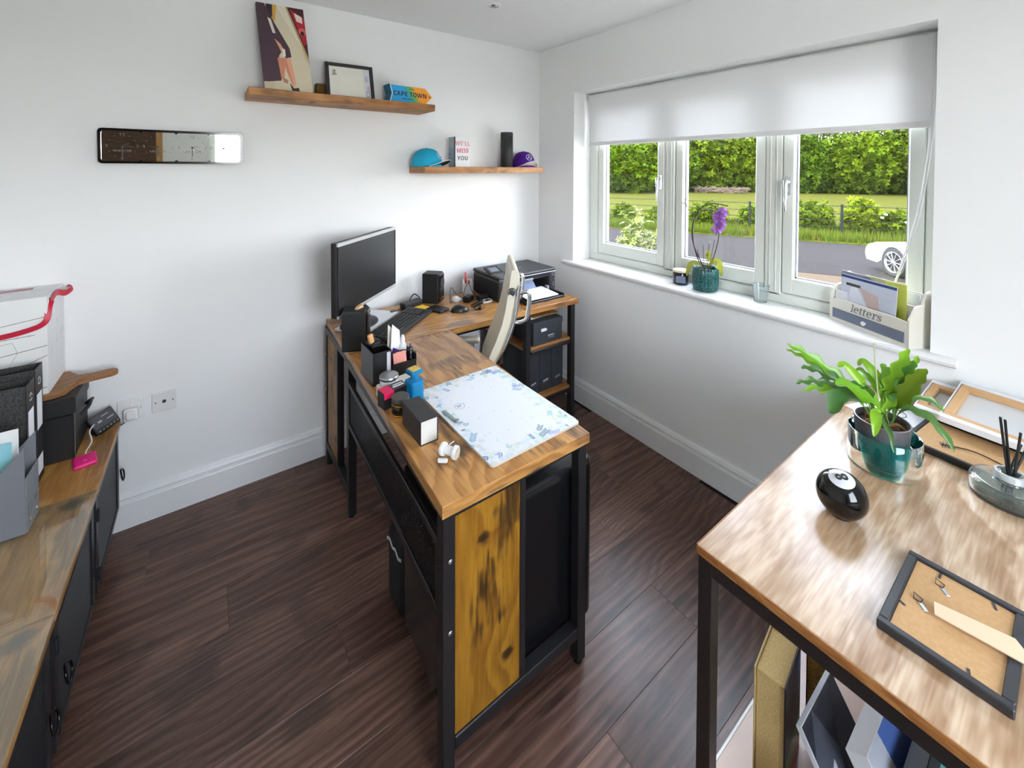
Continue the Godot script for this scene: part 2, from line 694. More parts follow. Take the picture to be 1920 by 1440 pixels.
func make_materials() -> void:
	M.wall = std(Color(0.945, 0.945, 0.94), 0.75, 0.0, 0.3)
	M.ceiling = std(Color(0.955, 0.955, 0.955), 0.85, 0.0, 0.25)
	M.gloss_white = std(Color(0.93, 0.93, 0.925), 0.32)
	M.sage = std(Color(0.845, 0.855, 0.82), 0.35)
	M.pane = glassy(Color(0.9, 0.95, 0.93), 0.004)
	M.pane.metallic_specular = 0.3
	M.chrome = std(Color(0.86, 0.87, 0.88), 0.12, 1.0)
	M.steel = std(Color(0.7, 0.71, 0.72), 0.3, 1.0)
	M.black_metal = std(Color(0.115, 0.112, 0.118), 0.42)
	M.black = std(Color(0.07, 0.07, 0.075), 0.45)
	M.black_gloss = std(Color(0.055, 0.052, 0.055), 0.12)
	M.dark_grey = std(Color(0.2, 0.2, 0.215), 0.5)
	M.rubber = std(Color(0.05, 0.05, 0.052), 0.8)
	M.white_plastic = std(Color(0.9, 0.9, 0.89), 0.3)
	M.paper = std(Color(0.92, 0.92, 0.93), 0.85, 0.0, 0.3)
	M.card = std(Color(0.72, 0.55, 0.36), 0.85, 0.0, 0.3)
	M.hardboard = tri_mat(mottle(41, Color(0.755, 0.59, 0.4), Color(0.775, 0.615, 0.425), 0.08, 128), 0.12, 0.8)
	M.blind = std(Color(0.96, 0.96, 0.96), 0.85, 0.0, 0.2)
	M.blind.backlight_enabled = true
	M.blind.backlight = Color(0.62, 0.62, 0.62)
	# floor: dark smoked oak planks, five cuts of the same timber
	var fl := wood(1024, 512, 2.6, 11, Color(0.53, 0.4, 0.34), Color(0.33, 0.235, 0.2), Color(0.18, 0.13, 0.115), 30.0, 0.55, [Vector3(0.5, 0.3, 0.02), Vector3(1.7, 0.85, 0.028), Vector3(2.2, 0.2, 0.018), Vector3(1.1, 1.1, 0.022)], 0.9, 0.0, 0.35, 0.3)
	M.floor = []
	for k in 6:
		var m := tri_mat(fl, 2.6, 0.36, Vector3(0.13 * k + 0.2, 0.5, 0.17 * k + 0.1), 0.45)
		m.albedo_color = Color.WHITE.lerp(Color(0.82, 0.8, 0.8), fposmod(k * 0.618, 1.0))
		m.roughness_texture = rough_tex(5, 0.8, 1.0, 0.05) if k == 0 else M.floor[0].roughness_texture
		M.floor.append(m)
	M.floor_base = std(Color(0.1, 0.08, 0.07), 0.9)
	# rustic desk boards, orange brown with smoky stains
	var rw := wood(1024, 512, 1.7, 23, Color(0.79, 0.59, 0.35), Color(0.6, 0.4, 0.2), Color(0.3, 0.215, 0.15), 22.0, 0.8, [Vector3(0.35, 0.3, 0.03), Vector3(1.25, 0.5, 0.035), Vector3(0.8, 0.68, 0.025)], 0.5)
	M.rustic = tri_mat(rw, 1.7, 0.3, Vector3(0.5, 0.5, 0.5))
	M.rustic2 = tri_mat(rw, 1.7, 0.3, Vector3(0.2, 0.3, 0.75))
	M.rustic_dark = tri_mat(rw, 1.7, 0.3, Vector3(0.65, 0.2, 0.2))
	M.rustic_dark.albedo_color = Color(0.9, 0.86, 0.84)
	# amber front board with black knots
	var am := wood(1024, 512, 1.2, 37, Color(0.66, 0.47, 0.13), Color(0.5, 0.32, 0.07), Color(0.16, 0.1, 0.05), 26.0, 0.95, [Vector3(0.78, 0.29, 0.018), Vector3(0.42, 0.33, 0.02), Vector3(0.95, 0.25, 0.016), Vector3(0.55, 0.22, 0.012)], 0.6)
	M.amber = tri_mat(am, 1.2, 0.42, Vector3(0.5, 0.5, 0.5))
	# console table: brushed oak with fine grain
	var ow := wood(1024, 512, 1.3, 51, Color(0.82, 0.72, 0.61), Color(0.6, 0.46, 0.33), Color(0.47, 0.33, 0.22), 12.0, 0.35, [], 0.6, 0.0, 1.5, 1.4)
	M.oak = tri_mat(ow, 1.3, 0.24, Vector3(0.4, 0.5, 0.6))
	M.oak.heightmap_enabled = true
	M.oak.heightmap_texture = ow
	M.oak.heightmap_scale = 0.025
	M.oak_edge = tri_mat(ow, 0.5, 0.4, Vector3(0.4, 0.5, 0.6))
	M.oak_edge.albedo_color = Color(0.9, 0.72, 0.5)
	# locker tops: golden plank with darker figure
	var lw := wood(1024, 512, 1.4, 67, Color(0.8, 0.61, 0.35), Color(0.62, 0.42, 0.2), Color(0.33, 0.21, 0.11), 16.0, 0.6, [Vector3(0.5, 0.2, 0.03), Vector3(1.0, 0.45, 0.03)], 0.55, 0.13)
	M.locker_top = tri_mat(lw, 1.4, 0.35, Vector3(0.5, 0.5, 0.4))
	# wall shelf planks: warm scaffold board
	var sw := wood(1024, 256, 1.2, 71, Color(0.74, 0.53, 0.31), Color(0.58, 0.37, 0.18), Color(0.36, 0.22, 0.12), 20.0, 0.6, [Vector3(0.3, 0.1, 0.02), Vector3(0.8, 0.2, 0.02)], 0.6)
	M.shelf = tri_mat(sw, 1.2, 0.5, Vector3(0.4, 0.5, 0.3))
	M.shelf2 = tri_mat(sw, 1.2, 0.5, Vector3(0.9, 0.2, 0.7))
	M.pine = std(Color(0.83, 0.66, 0.47), 0.6)


func build_room() -> void:
	# floor slab with its planks
	var floor_o := structure("floor", boxes([[Vector3(-1.4, -0.08, 1.7), Vector3(3.2, 0.14, 3.7)]]), M.floor_base)
	var pw := 0.182
	var pl := 1.28
	var row := 0
	var z := 0.02
	var r := RandomNumberGenerator.new()
	r.seed = 12
	while z < 3.36:
		var w := minf(pw, 3.38 - z)
		var x: float = -2.93 - [0.0, 0.55, 0.95, 0.3, 0.75][row % 5]
		while x < -0.02:
			var a := maxf(x, -2.93)
			var b := minf(x + pl, -0.015)
			if b - a > 0.03:
				part(floor_o, "plank", box3(b - a - 0.0006, 0.012, w - 0.0006, 0.0005), M.floor[r.randi() % 6], Vector3((a + b) / 2, -0.006, z + w / 2))
			x += pl
		z += pw
		row += 1
	structure("ceiling", boxes([[Vector3(-1.35, 2.5, 1.65), Vector3(3.7, 0.2, 3.9)]]), M.ceiling)
	structure("wall_left", boxes([[Vector3(-1.35, 1.2, -0.1), Vector3(3.7, 2.7, 0.2)]]), M.wall)
	# wall with the window opening z 0.365..2.098, y 0.9..2.055
	structure("wall_right", boxes([
		[Vector3(0.15, 0.385, 1.6), Vector3(0.3, 1.03, 3.6)],
		[Vector3(0.15, 2.2275, 1.6), Vector3(0.3, 0.345, 3.6)],
		[Vector3(0.15, 1.4775, 0.0825), Vector3(0.3, 1.155, 0.565)],
		[Vector3(0.15, 1.4775, 2.749), Vector3(0.3, 1.155, 1.302)]]), M.wall)
	structure("wall_side", boxes([[Vector3(-3.05, 1.2, 1.65), Vector3(0.2, 2.7, 3.9)]]), M.wall)
	# wall behind the camera: a second window and an inner door
	structure("wall_rear", boxes([
		[Vector3(-2.93, 1.2, 3.5), Vector3(0.04, 2.7, 0.2)],
		[Vector3(-2.17, 1.2, 3.5), Vector3(0.4, 2.7, 0.2)],
		[Vector3(-0.485, 1.2, 3.5), Vector3(0.97, 2.7, 0.2)],
		[Vector3(-2.64, 2.27, 3.5), Vector3(0.54, 0.5, 0.2)],
		[Vector3(-1.47, 2.35, 3.5), Vector3(1.0, 0.4, 0.2)],
		[Vector3(-1.47, 0.35, 3.5), Vector3(1.0, 1.0, 0.2)],
		[Vector3(-2.64, -0.06, 3.5), Vector3(0.54, 0.12, 0.2)]]), M.wall)
	var d := Node3D.new()
	d.name = "door_1"
	add_child(d)
	d.set_meta("kind", "structure")
	d.position = Vector3(-2.69, 0, 3.42)
	var dark_door := tri_mat(wood(256, 128, 1.5, 83, Color(0.36, 0.24, 0.15), Color(0.27, 0.17, 0.1), Color(0.2, 0.12, 0.07), 20.0, 0.3, []), 1.5, 0.4)
	part(d, "leaf", box3(0.43, 1.98, 0.04, 0.003), dark_door, Vector3(0.05, 0.995, 0.03))
	var oakf := std(Color(0.76, 0.56, 0.27), 0.5)
	for s in [-1, 1]: part(d, "jamb", box3(0.055, 2.02, 0.12, 0.004), oakf, Vector3(0.05 + s * 0.243, 1.01, 0.06))
	part(d, "head", box3(0.54, 0.05, 0.12, 0.004), oakf, Vector3(0.05, 2.01, 0.06))
	part(d, "handle", tube([Vector3(0.2, 1.0, 0.01), Vector3(0.2, 1.0, -0.04), Vector3(0.1, 1.0, -0.04)], 0.009), M.chrome)
	var g := Node3D.new()
	g.name = "window_2"
	add_child(g)
	g.set_meta("kind", "structure")
	g.position = Vector3(-1.47, 0, 3.5)
	for s in [-1, 1]: part(g, "stile", box3(0.06, 1.3, 0.06, 0.004), M.sage, Vector3(s * 0.47, 1.5, 0))
	part(g, "rail", box3(0.88, 0.06, 0.06, 0.004), M.sage, Vector3(0, 2.12, 0))
	part(g, "rail", box3(0.88, 0.06, 0.06, 0.004), M.sage, Vector3(0, 0.88, 0))
	part(g, "pane", box3(0.88, 1.18, 0.006, 0.0), M.pane, Vector3(0, 1.5, 0))
	# baseboards: torus profile, swept along the walls
	baseboard("baseboard_left", Vector3(-2.95, 0, 0), Vector3(1, 0, 0), Vector3(0, 0, 1), 2.93)
	baseboard("baseboard_right", Vector3(0, 0, 0.0), Vector3(0, 0, 1), Vector3(-1, 0, 0), 3.4)
	baseboard("baseboard_side", Vector3(-2.95, 0, 0.02), Vector3(0, 0, 1), Vector3(1, 0, 0), 3.36)
	# unlit recessed downlight: white bezel, dark lens
	var dl := thing("recessed_downlight", "small round white recessed downlight in the ceiling, switched off", "light", Vector3(-0.774, 2.4, 0.554))
	part(dl, "bezel", lathe([V(0.026, -0.001), V(0.03, -0.006), V(0.041, -0.005), V(0.0425, 0.0), V(0.026, 0.0)], 32), M.gloss_white)
	part(dl, "reflector", lathe([V(0.026, 0.0), V(0.022, 0.03), V(0.0, 0.03)], 24), std(Color(0.62, 0.62, 0.62), 0.3, 0.6), Vector3(0, -0.004, 0))
	part(dl, "lens", lathe([V(0.0, -0.003), V(0.012, -0.003), V(0.013, 0.01), V(0.0, 0.01)], 20), std(Color(0.4, 0.4, 0.41), 0.2))


func baseboard(called: String, at: Vector3, along: Vector3, out: Vector3, length: float) -> void:
	var prof := poly([0, 0, 0.018, 0, 0.018, 0.108, 0.0155, 0.113, 0.0155, 0.117, 0.012, 0.1195, 0.012, 0.123, 0.0165, 0.127, 0.0165, 0.134, 0.013, 0.141, 0.011, 0.147, 0.0055, 0.148, 0.004, 0.152, 0, 0.153])
	var st := begin()
	add_prism(st, prof, length, Transform3D(Basis(out, Vector3.UP, along), at))
	structure(called, st.commit(), M.gloss_white)


func build_window() -> void:
	var w := Node3D.new()
	w.name = "window_1"
	add_child(w)
	w.set_meta("kind", "structure")
	var fx := 0.19
	var z0 := 0.365
	var z1 := 2.098
	# fixed frame
	part(w, "frame_jamb", box3(0.07, 1.13, 0.075, 0.004), M.sage, Vector3(fx, 1.49, z0 + 0.0375))
	part(w, "frame_jamb", box3(0.07, 1.13, 0.045, 0.004), M.sage, Vector3(fx, 1.49, z1 - 0.0225))
	part(w, "frame_head", box3(0.07, 0.05, z1 - z0, 0.004), M.sage, Vector3(fx, 2.03, (z0 + z1) / 2))
	part(w, "frame_foot", box3(0.075, 0.05, z1 - z0, 0.006), M.sage, Vector3(fx, 0.95, (z0 + z1) / 2))
	for m in [[0.957, 1.018], [1.502, 1.572]]:
		part(w, "mullion", box3(0.075, 1.06, m[1] - m[0], 0.004), M.sage, Vector3(fx, 1.49, (m[0] + m[1]) / 2))
		part(w, "bead", boxes([[Vector3(0, 0, -0.013), Vector3(0.006, 1.03, 0.006)], [Vector3(0, 0, 0.013), Vector3(0.006, 1.03, 0.006)]], 0.0015), M.sage, Vector3(fx - 0.0395, 1.49, (m[0] + m[1]) / 2))
	# sashes
	for s in [[0.448, 0.953, 1], [1.022, 1.498, 0], [1.576, 2.05, -1]]:
		var c := sub(w, "sash", Vector3(fx - (0.008 if s[2] != 0 else 0.0), 0, (s[0] + s[1]) / 2))
		var wd: float = s[1] - s[0]
		var sw := 0.046
		var y0 := 0.978
		var y1 := 2.003
		var st := begin()
		add_box(st, Vector3(0, (y0 + y1) / 2, -wd / 2 + sw / 2), Vector3(0.06, y1 - y0, sw), 0.004)
		add_box(st, Vector3(0, (y0 + y1) / 2, wd / 2 - sw / 2), Vector3(0.06, y1 - y0, sw), 0.004)
		add_box(st, Vector3(0, y0 + 0.036, 0), Vector3(0.06, 0.072, wd - 2 * sw + 0.006), 0.004)
		add_box(st, Vector3(0, y1 - 0.027, 0), Vector3(0.06, 0.054, wd - 2 * sw + 0.006), 0.004)
		part(c, "sash_frame", st.commit(), M.sage)
		part(c, "glazing_gasket", boxes([
			[Vector3(0, (y0 + y1) / 2, -wd / 2 + sw + 0.004), Vector3(0.012, y1 - y0 - 0.13, 0.006)],
			[Vector3(0, (y0 + y1) / 2, wd / 2 - sw - 0.004), Vector3(0.012, y1 - y0 - 0.13, 0.006)],
			[Vector3(0, y0 + 0.075, 0), Vector3(0.012, 0.005, wd - 2 * sw)]]), std(Color(0.62, 0.63, 0.66), 0.5))
		part(c, "pane", box3(0.005, y1 - y0 - 0.12, wd - 2 * sw, 0.0), M.pane, Vector3(0.004, (y0 + y1) / 2 + 0.008, 0))
		if s[2] != 0:
			var hz: float = s[2] * (wd / 2 - sw / 2)
			part(c, "handle", monkey_tail(), M.chrome, Vector3(-0.031, 1.46, hz))
	# sill board
	var st2 := begin()
	add_prism(st2, poly([0.157, 0.925, -0.022, 0.925, -0.03, 0.921, -0.0335, 0.913, -0.03, 0.903, -0.022, 0.897, 0.0, 0.895, 0.157, 0.895]), 1.733, Transform3D(Basis.IDENTITY, Vector3(0, 0, 0.365)))
	for e in [[0.283, 0.082], [2.098, 0.066]]:
		add_prism(st2, poly([0.0, 0.925, -0.022, 0.925, -0.03, 0.921, -0.0335, 0.913, -0.03, 0.903, -0.022, 0.897, 0.0, 0.895]), e[1], Transform3D(Basis.IDENTITY, Vector3(0, 0, e[0])))
	part(w, "sill", st2.commit(), M.gloss_white)
	# outer stone sill and the outer lining of the opening
	part(w, "outer_sill", box3(0.12, 0.05, 1.8, 0.006), std(Color(0.76, 0.72, 0.65), 0.8), Vector3(0.285, 0.9, 1.23))
	# roller blind
	var b := thing("roller_blind", "white fabric roller blind drawn a third of the way down the window", "blind", Vector3(0.128, 2.03, 1.235))
	part(b, "roller", tube([Vector3(0, 0, -0.845), Vector3(0, 0, 0.845)], 0.017, 16), M.white_plastic)
	for s in [-1, 1]: part(b, "bracket", rbox(0.03, 0.046, 0.008, 0.003), M.white_plastic, Vector3(0, 0, s * 0.852))
	part(b, "fabric", box3(0.0012, 0.315, 1.67, 0.0), M.blind, Vector3(-0.0165, -0.155, 0))
	part(b, "hem_bar", rbox(0.011, 0.024, 1.672, 0.005, 2), M.white_plastic, Vector3(-0.0165, -0.318, 0))
	for k in 2:
		var o := 0.006 * k
		var cp := curve([Vector3(-0.03, 0.0, 0.847 - o), Vector3(-0.034, -0.2, 0.846 - o), Vector3(-0.034, -0.4, 0.838 - o), Vector3(-0.03, -0.62, 0.815 - o), Vector3(-0.026, -0.8, 0.778 - o), Vector3(-0.024, -0.93, 0.742)], 8)
		part(b, "cord", tube(cp, 0.0024, 6), M.white_plastic)


func monkey_tail() -> ArrayMesh:
	var st := begin()
	add_box(st, Vector3(-0.004, 0.01, 0), Vector3(0.008, 0.085, 0.02), 0.003)
	add_tube(st, [Vector3(-0.004, 0.03, 0), Vector3(-0.03, 0.03, 0)], 0.009, 10)
	var c := curve([Vector3(-0.03, 0.036, 0), Vector3(-0.035, 0.01, 0), Vector3(-0.032, -0.03, 0), Vector3(-0.036, -0.07, 0.0), Vector3(-0.032, -0.1, 0)], 5)
	var rr := []
	for i in c.size(): rr.append(lerpf(0.01, 0.0045, i / float(c.size() - 1)))
	rr[-1] = 0.006
	add_tube(st, c, rr, 10)
	return st.commit()


# ---------------------------------------------------------------- outside
func build_outside() -> void:
	# the drive lies well below the floor of the room
	var gy := -0.85
	var R := Vector2(0.447, 0.894)           # along the road
	var N := Vector2(0.894, -0.447)          # away from the house
	var far0 := Vector2(13.23, -4.94)
	var rd := func(along: float, off: float) -> Vector3:
		var p := far0 + R * along + N * off
		return Vector3(p.x, gy, p.y)
	var strip := func(o0: float, o1: float, a0: float, a1: float, up: float) -> ArrayMesh:
		var st := begin()
		var p: Array = [rd.call(a0, o0), rd.call(a1, o0), rd.call(a1, o1), rd.call(a0, o1)]
		var q := PackedVector2Array()
		for v in p: q.append(Vector2(v.x, v.z))
		add_prism(st, q, 0.1, Transform3D(Basis(Vector3.RIGHT, Vector3.BACK, Vector3.UP), Vector3(0, gy + up - 0.1, 0)))
		return st.commit()
	var asphalt := tri_mat(mottle(91, Color(0.125, 0.118, 0.118), Color(0.15, 0.14, 0.14), 0.09, 256), 1.6, 0.9)
	var gravel := tri_mat(mottle(92, Color(0.2, 0.17, 0.14), Color(0.26, 0.22, 0.18), 0.2, 256), 0.8, 0.95)
	var grass := tri_mat(mottle(93, Color(0.165, 0.205, 0.045), Color(0.22, 0.235, 0.06), 0.06, 256, Color(0.25, 0.22, 0.09, 0.5), 0.02), 3.0, 0.95)
	var meadow := tri_mat(mottle(94, Color(0.18, 0.195, 0.05), Color(0.215, 0.21, 0.07), 0.04, 256, Color(0.22, 0.2, 0.085, 0.5), 0.012), 9.0, 0.95)
	# pale paved terrace behind the house, below the second window
	structure("ground_terrace", boxes([[Vector3(-1.0, gy + 0.6, 9.0), Vector3(14.0, 0.1, 10.6)]]), std(Color(0.76, 0.75, 0.72), 0.9, 0.0, 0.2))
	structure("ground_gravel", boxes([[Vector3(5.3, gy - 0.06, -2.5), Vector3(10.0, 0.1, 24)]]), gravel)
	for m in [asphalt, gravel, grass, meadow]: m.metallic_specular = 0.1
	structure("ground_road", strip.call(-5.1, 0.0, -32.0, 42.0, 0.0), asphalt)
	structure("ground_verge", strip.call(0.0, 3.6, -32.0, 42.0, 0.03), grass)
	structure("ground_field", strip.call(3.6, 130.0, -100.0, 115.0, 0.02), meadow)
	var leaf_a := std(Color(0.24, 0.29, 0.05), 0.6, 0.0, 0.1)
	leaf_a.backlight_enabled = true
	leaf_a.backlight = Color(0.36, 0.42, 0.07)
	leaf_a.vertex_color_use_as_albedo = true
	# verge grass tufts
	var blade := begin()
	for k in 7:
		var a := k * 2.4
		var d := Vector3(cos(a), 0, sin(a))
		var b0 := d * 0.02
		var s := Vector3(-d.z, 0, d.x) * 0.006
		tri(blade, b0 - s, b0 + s, b0 + d * 0.04 + Vector3(0, 0.11 + 0.02 * (k % 3), 0), d)
	var grass_m := std(Color(0.25, 0.29, 0.06), 0.8, 0.0, 0.2)
	grass_m.vertex_color_use_as_albedo = true
	var tr := []
	var cl := []
	var r := RandomNumberGenerator.new()
	r.seed = 5
	for i in 9000:
		var p: Vector3 = rd.call(r.randf_range(-12, 12), 0.02 + 3.5 * r.randf())
		var sc := r.randf_range(1.1, 2.6)
		tr.append(Transform3D(Basis(Vector3.UP, r.randf() * TAU).scaled(Vector3(sc, sc * r.randf_range(0.7, 1.3), sc)), p + Vector3(0, 0.03, 0)))
		cl.append(Color(r.randf_range(0.6, 1.05), r.randf_range(0.65, 1.0), r.randf_range(0.4, 0.9)))
	var go := multi("verge_grass", blade.commit(), grass_m, tr, cl)
	add_child(go)
	tag(go, "long tufted grass along the far side of the road", "grass", "", "stuff")
	# estate fence: posts and five thin rails
	var fe := thing("estate_fence", "thin dark iron estate fence running along the far side of the road", "fence", rd.call(0, 1.05))
	var o0: Vector3 = rd.call(0, 1.05)
	for k in range(-8, 9):
		var p: Vector3 = rd.call(k * 2.75 + 0.4, 1.05) - o0
		part(fe, "post", box3(0.05, 1.2, 0.07, 0.003), std_cached("iron"), p + Vector3(0, 0.6, 0), Vector3(0, -26.6, 0))
	for h in [0.2, 0.42, 0.65, 0.88, 1.14]:
		part(fe, "rail", tube([rd.call(-22.0, 1.05) - o0 + Vector3(0, h, 0), rd.call(22.8, 1.05) - o0 + Vector3(0, h, 0)], 0.011, 6), std_cached("iron"))
	# young hedge plants behind the fence
	var hl := ["small bright green hedge plant just left of the orchid", "leafy hedge plant seen behind the purple orchid flower", "dense hedge plant right of the orchid, at the second pane's edge", "broad hedge plant at the left edge of the right-hand pane", "yellowest hedge plant of the row, near the middle of the right-hand pane", "hedge plant with small white blossom beside a fence post", "hedge plant with broad leaves right of the white blossom", "hedge plant at the far right, above the white car", "hedge plant in the left pane beside the handle"]
	var hs := [[-2.05, 1.5, 0.5, 0.42], [-0.75, 1.5, 0.68, 0.5], [0.45, 1.4, 0.62, 0.5], [1.75, 1.5, 0.8, 0.55], [2.75, 1.35, 0.9, 0.42], [3.45, 1.3, 0.62, 0.38], [4.2, 1.45, 0.58, 0.4], [5.1, 1.4, 0.78, 0.42], [-3.2, 1.5, 0.55, 0.36]]
	for i in hs.size():
		for q in 4: hs[i][q] *= 1.41
		var p: Vector3 = rd.call(hs[i][0], hs[i][1])
		var t := thing("hedge_plant", hl[i], "shrub", p, 0.0, "young hedge plants behind the fence")
		var tone := Color(0.95, 0.95, 0.6) if i != 4 else Color(1.25, 1.15, 0.5)
		foliage(t, "leaves", leaf_mesh(0.085), leaf_a, Vector3(0, hs[i][2] * 0.55, 0), Vector3(hs[i][3], hs[i][2] * 0.55, hs[i][3]), 700, 100 + i, tone, 0.2)
		part(t, "stem", tube([Vector3.ZERO, Vector3(0.02, hs[i][2] * 0.6, 0.01)], 0.014, 6), std_cached("bark"))
		if i == 5:
			var rb := RandomNumberGenerator.new()
			rb.seed = 3
			for q in 7:
				part(t, "blossom", lathe([V(0, 0), V(0.042, 0.011), V(0.05, 0.028), V(0.028, 0.036), V(0, 0.034)], 8), M.white_plastic, Vector3(rb.randf_range(-0.62, 0.1), rb.randf_range(0.6, 0.9), rb.randf_range(-0.7, 0.3)), Vector3(20, 0, 30))
	# trees along the far side of the field
	var tl := ["round broad green tree standing alone in the right-hand pane", "dark green tree at the left edge of the right-hand pane", "large yellow-green tree at the right edge of the right-hand pane"]
	var ts := [[35.0, -7.4, 2.7, 4.6], [32.5, -9.9, 1.8, 4.4], [36.2, -2.3, 2.9, 5.4]]
	for i in 3:
		tree(tl[i], ts[i], leaf_a, 200 + i, [Color(0.95, 1.0, 0.6), Color(0.7, 0.85, 0.55), Color(1.0, 0.97, 0.55)][i], 0.5)
	var ml := ["dense hedgerow tree behind the orchid", "bright leafy tree in the upper half of the middle pane", "tree at the right side of the middle pane, above the brush pile", "bushy tree low in the left pane", "rounded shrub-like tree in the left pane by the window handle", "yellowish tree high in the left pane", "tree between the left and middle panes"]
	var ms := [[25.6, -16.2, 2.2, 4.6], [29.0, -14.5, 2.6, 6.0], [30.8, -12.4, 2.2, 5.0], [21.0, -18.2, 2.0, 3.3], [22.5, -16.8, 2.0, 3.6], [21.5, -20.5, 2.4, 6.2], [24.0, -17.5, 2.2, 5.6]]
	for i in ms.size():
		tree(ml[i], ms[i], leaf_a, 300 + i, [Color(0.85, 0.95, 0.6), Color(1.05, 1.05, 0.6), Color(1.0, 1.0, 0.55), Color(0.75, 0.9, 0.5), Color(0.85, 0.95, 0.5), Color(1.05, 1.0, 0.7), Color(0.95, 0.95, 0.6)][i], 0.3)
	var bl := ["tall thin wood behind the round tree, left part", "tall thin tree directly above the round tree", "tall thin tree above the right-hand tree", "tall tree behind the middle pane's greenery", "tall pale tree behind the left pane's bushes", "tall tree at the top left of the right-hand pane", "tall tree behind the orchid's hedgerow", "tall tree at the far end of the wood, left pane", "tall tree at the very right of the view, behind the right-hand tree", "tall tree behind the gap right of the round tree"]
	var bs := [[39.0, -11.5, 2.8, 10.5], [41.0, -8.0, 2.6, 10.8], [42.0, -3.6, 2.8, 10.6], [34.5, -17.0, 3.2, 10.5], [26.5, -22.5, 3.0, 10.0], [37.0, -14.0, 2.6, 10.6], [30.5, -19.5, 3.2, 10.3], [24.0, -25.5, 3.0, 9.5], [43.0, -0.2, 3.0, 10.4], [39.5, -5.4, 2.6, 10.6]]
	for i in bs.size():
		tree(bl[i], bs[i], leaf_a, 400 + i, [Color(0.75, 0.8, 0.55), Color(0.85, 0.85, 0.6), Color(0.75, 0.8, 0.5), Color(0.9, 0.92, 0.55), Color(0.95, 0.88, 0.65), Color(0.7, 0.78, 0.5), Color(0.85, 0.9, 0.55), Color(0.8, 0.8, 0.6), Color(0.8, 0.85, 0.5), Color(0.75, 0.8, 0.55)][i], 0.9)
	# undergrowth along the foot of the wood
	var ul := ["low undergrowth at the foot of the wood, left end of the left pane", "low undergrowth at the foot of the wood, right side of the left pane", "low undergrowth between the left and middle panes", "low undergrowth behind the brushwood, left", "low undergrowth behind the brushwood, right", "low undergrowth at the foot of the wood, right edge of the middle pane", "low dark undergrowth left of the round tree", "low dark undergrowth below the round tree", "low dark undergrowth right of the round tree", "low dark undergrowth at the far right of the view"]
	for i in 10:
		var f := i / 9.0
		var p := Vector2(20.5, -20.5).lerp(Vector2(39.5, -0.5), f) + Vector2(2.5 * sin(PI * f), 0)
		var u := thing("undergrowth", ul[i], "shrub", Vector3((p.x + 1.997) * 1.41 - 1.997 + 1.5, gy, (p.y - 2.413) * 1.41 + 2.413 - 1.5), 0.0, "undergrowth at the foot of the wood")
		foliage(u, "leaves", leaf_mesh(0.25), leaf_a, Vector3(0, 0.9, 0), Vector3(2.6, 1.5, 2.6), 900, 500 + i, Color(0.7, 0.8, 0.55), 0.2)
	# brush pile below the middle pane's trees
	var br := begin()
	var rr := RandomNumberGenerator.new()
	rr.seed = 8
	for k in 240:
		var c := Vector3(rr.randf_range(-0.7, 0.7), rr.randf_range(0.0, 0.5), rr.randf_range(-2.3, 2.3))
		var d := Vector3(rr.randf_range(-0.5, 0.5), rr.randf_range(-0.2, 0.4), rr.randf_range(-0.9, 0.9))
		add_bar(br, c - d * 0.6, c + d * 0.6, 0.035, 0.035, 0.0)
	single("brush_pile", "pale pile of cut brushwood along the edge of the wood", "brushwood", br.commit(), std(Color(0.3, 0.25, 0.2), 0.9), Vector3(39.4, -0.8, -19.2), 26.6)
	# garden shrub close to the left pane
	var gs := thing("garden_shrub", "sparse shrub with pale leaves standing just outside the left pane", "shrub", Vector3(2.44, gy - 0.01, -0.99))
	gs.scale = Vector3.ONE * 1.41
	var st := begin()
	for k in 6:
		var a := k * 1.05
		add_tube(st, curve([Vector3(0, 0, 0), Vector3(cos(a) * 0.06, 0.5, sin(a) * 0.06), Vector3(cos(a) * 0.17, 1.0 + 0.09 * (k % 3), sin(a) * 0.17)], 4), 0.004, 5)
	part(gs, "stems", st.commit(), std_cached("bark"))
	var pale := std(Color(0.3, 0.33, 0.14), 0.5, 0.0, 0.3)
	pale.vertex_color_use_as_albedo = true
	pale.backlight_enabled = true
	pale.backlight = Color(0.3, 0.33, 0.14)
	foliage(gs, "leaves", leaf_mesh(0.032), pale, Vector3(0, 0.98, 0), Vector3(0.19, 0.36, 0.19), 300, 61, Color(1, 1, 0.9), 0.0)
	build_car()


func std_cached(n: String) -> StandardMaterial3D:
	if not M.has(n):
		M[n] = {"iron": std(Color(0.1, 0.115, 0.115), 0.8, 0.0, 0.1), "bark": std(Color(0.2, 0.16, 0.12), 0.9)}[n]
	return M[n]


func multi(called: String, mesh: Mesh, mat: Material, tr: Array, cl: Array) -> MultiMeshInstance3D:
	var mm := MultiMesh.new()
	mm.transform_format = MultiMesh.TRANSFORM_3D
	mm.use_colors = true
	mm.mesh = mesh
	mm.instance_count = tr.size()
	for i in tr.size():
		mm.set_instance_transform(i, tr[i])
		mm.set_instance_color(i, cl[i])
	var o := MultiMeshInstance3D.new()
	o.name = called
	o.multimesh = mm
	o.material_override = mat
	return o


# a spray of five bent leaves
func leaf_mesh(s: float) -> ArrayMesh:
	var st := begin()
	for k in 5:
		var a := k * TAU / 5 + 0.3 * (k % 2)
		var d := Vector3(cos(a), 0.15 * (k % 3) - 0.1, sin(a))
		var w := Vector3(-d.z, 0.2, d.x).normalized() * s * 0.34
		var m := d * s * 0.75 + Vector3(0, s * 0.16, 0)
		var e := d * s * 1.4 + Vector3(0, -s * 0.12, 0)
		tri(st, Vector3.ZERO, m - w, m + w, Vector3.UP)
		tri(st, m - w, e, m + w, Vector3.UP)
	return st.commit()


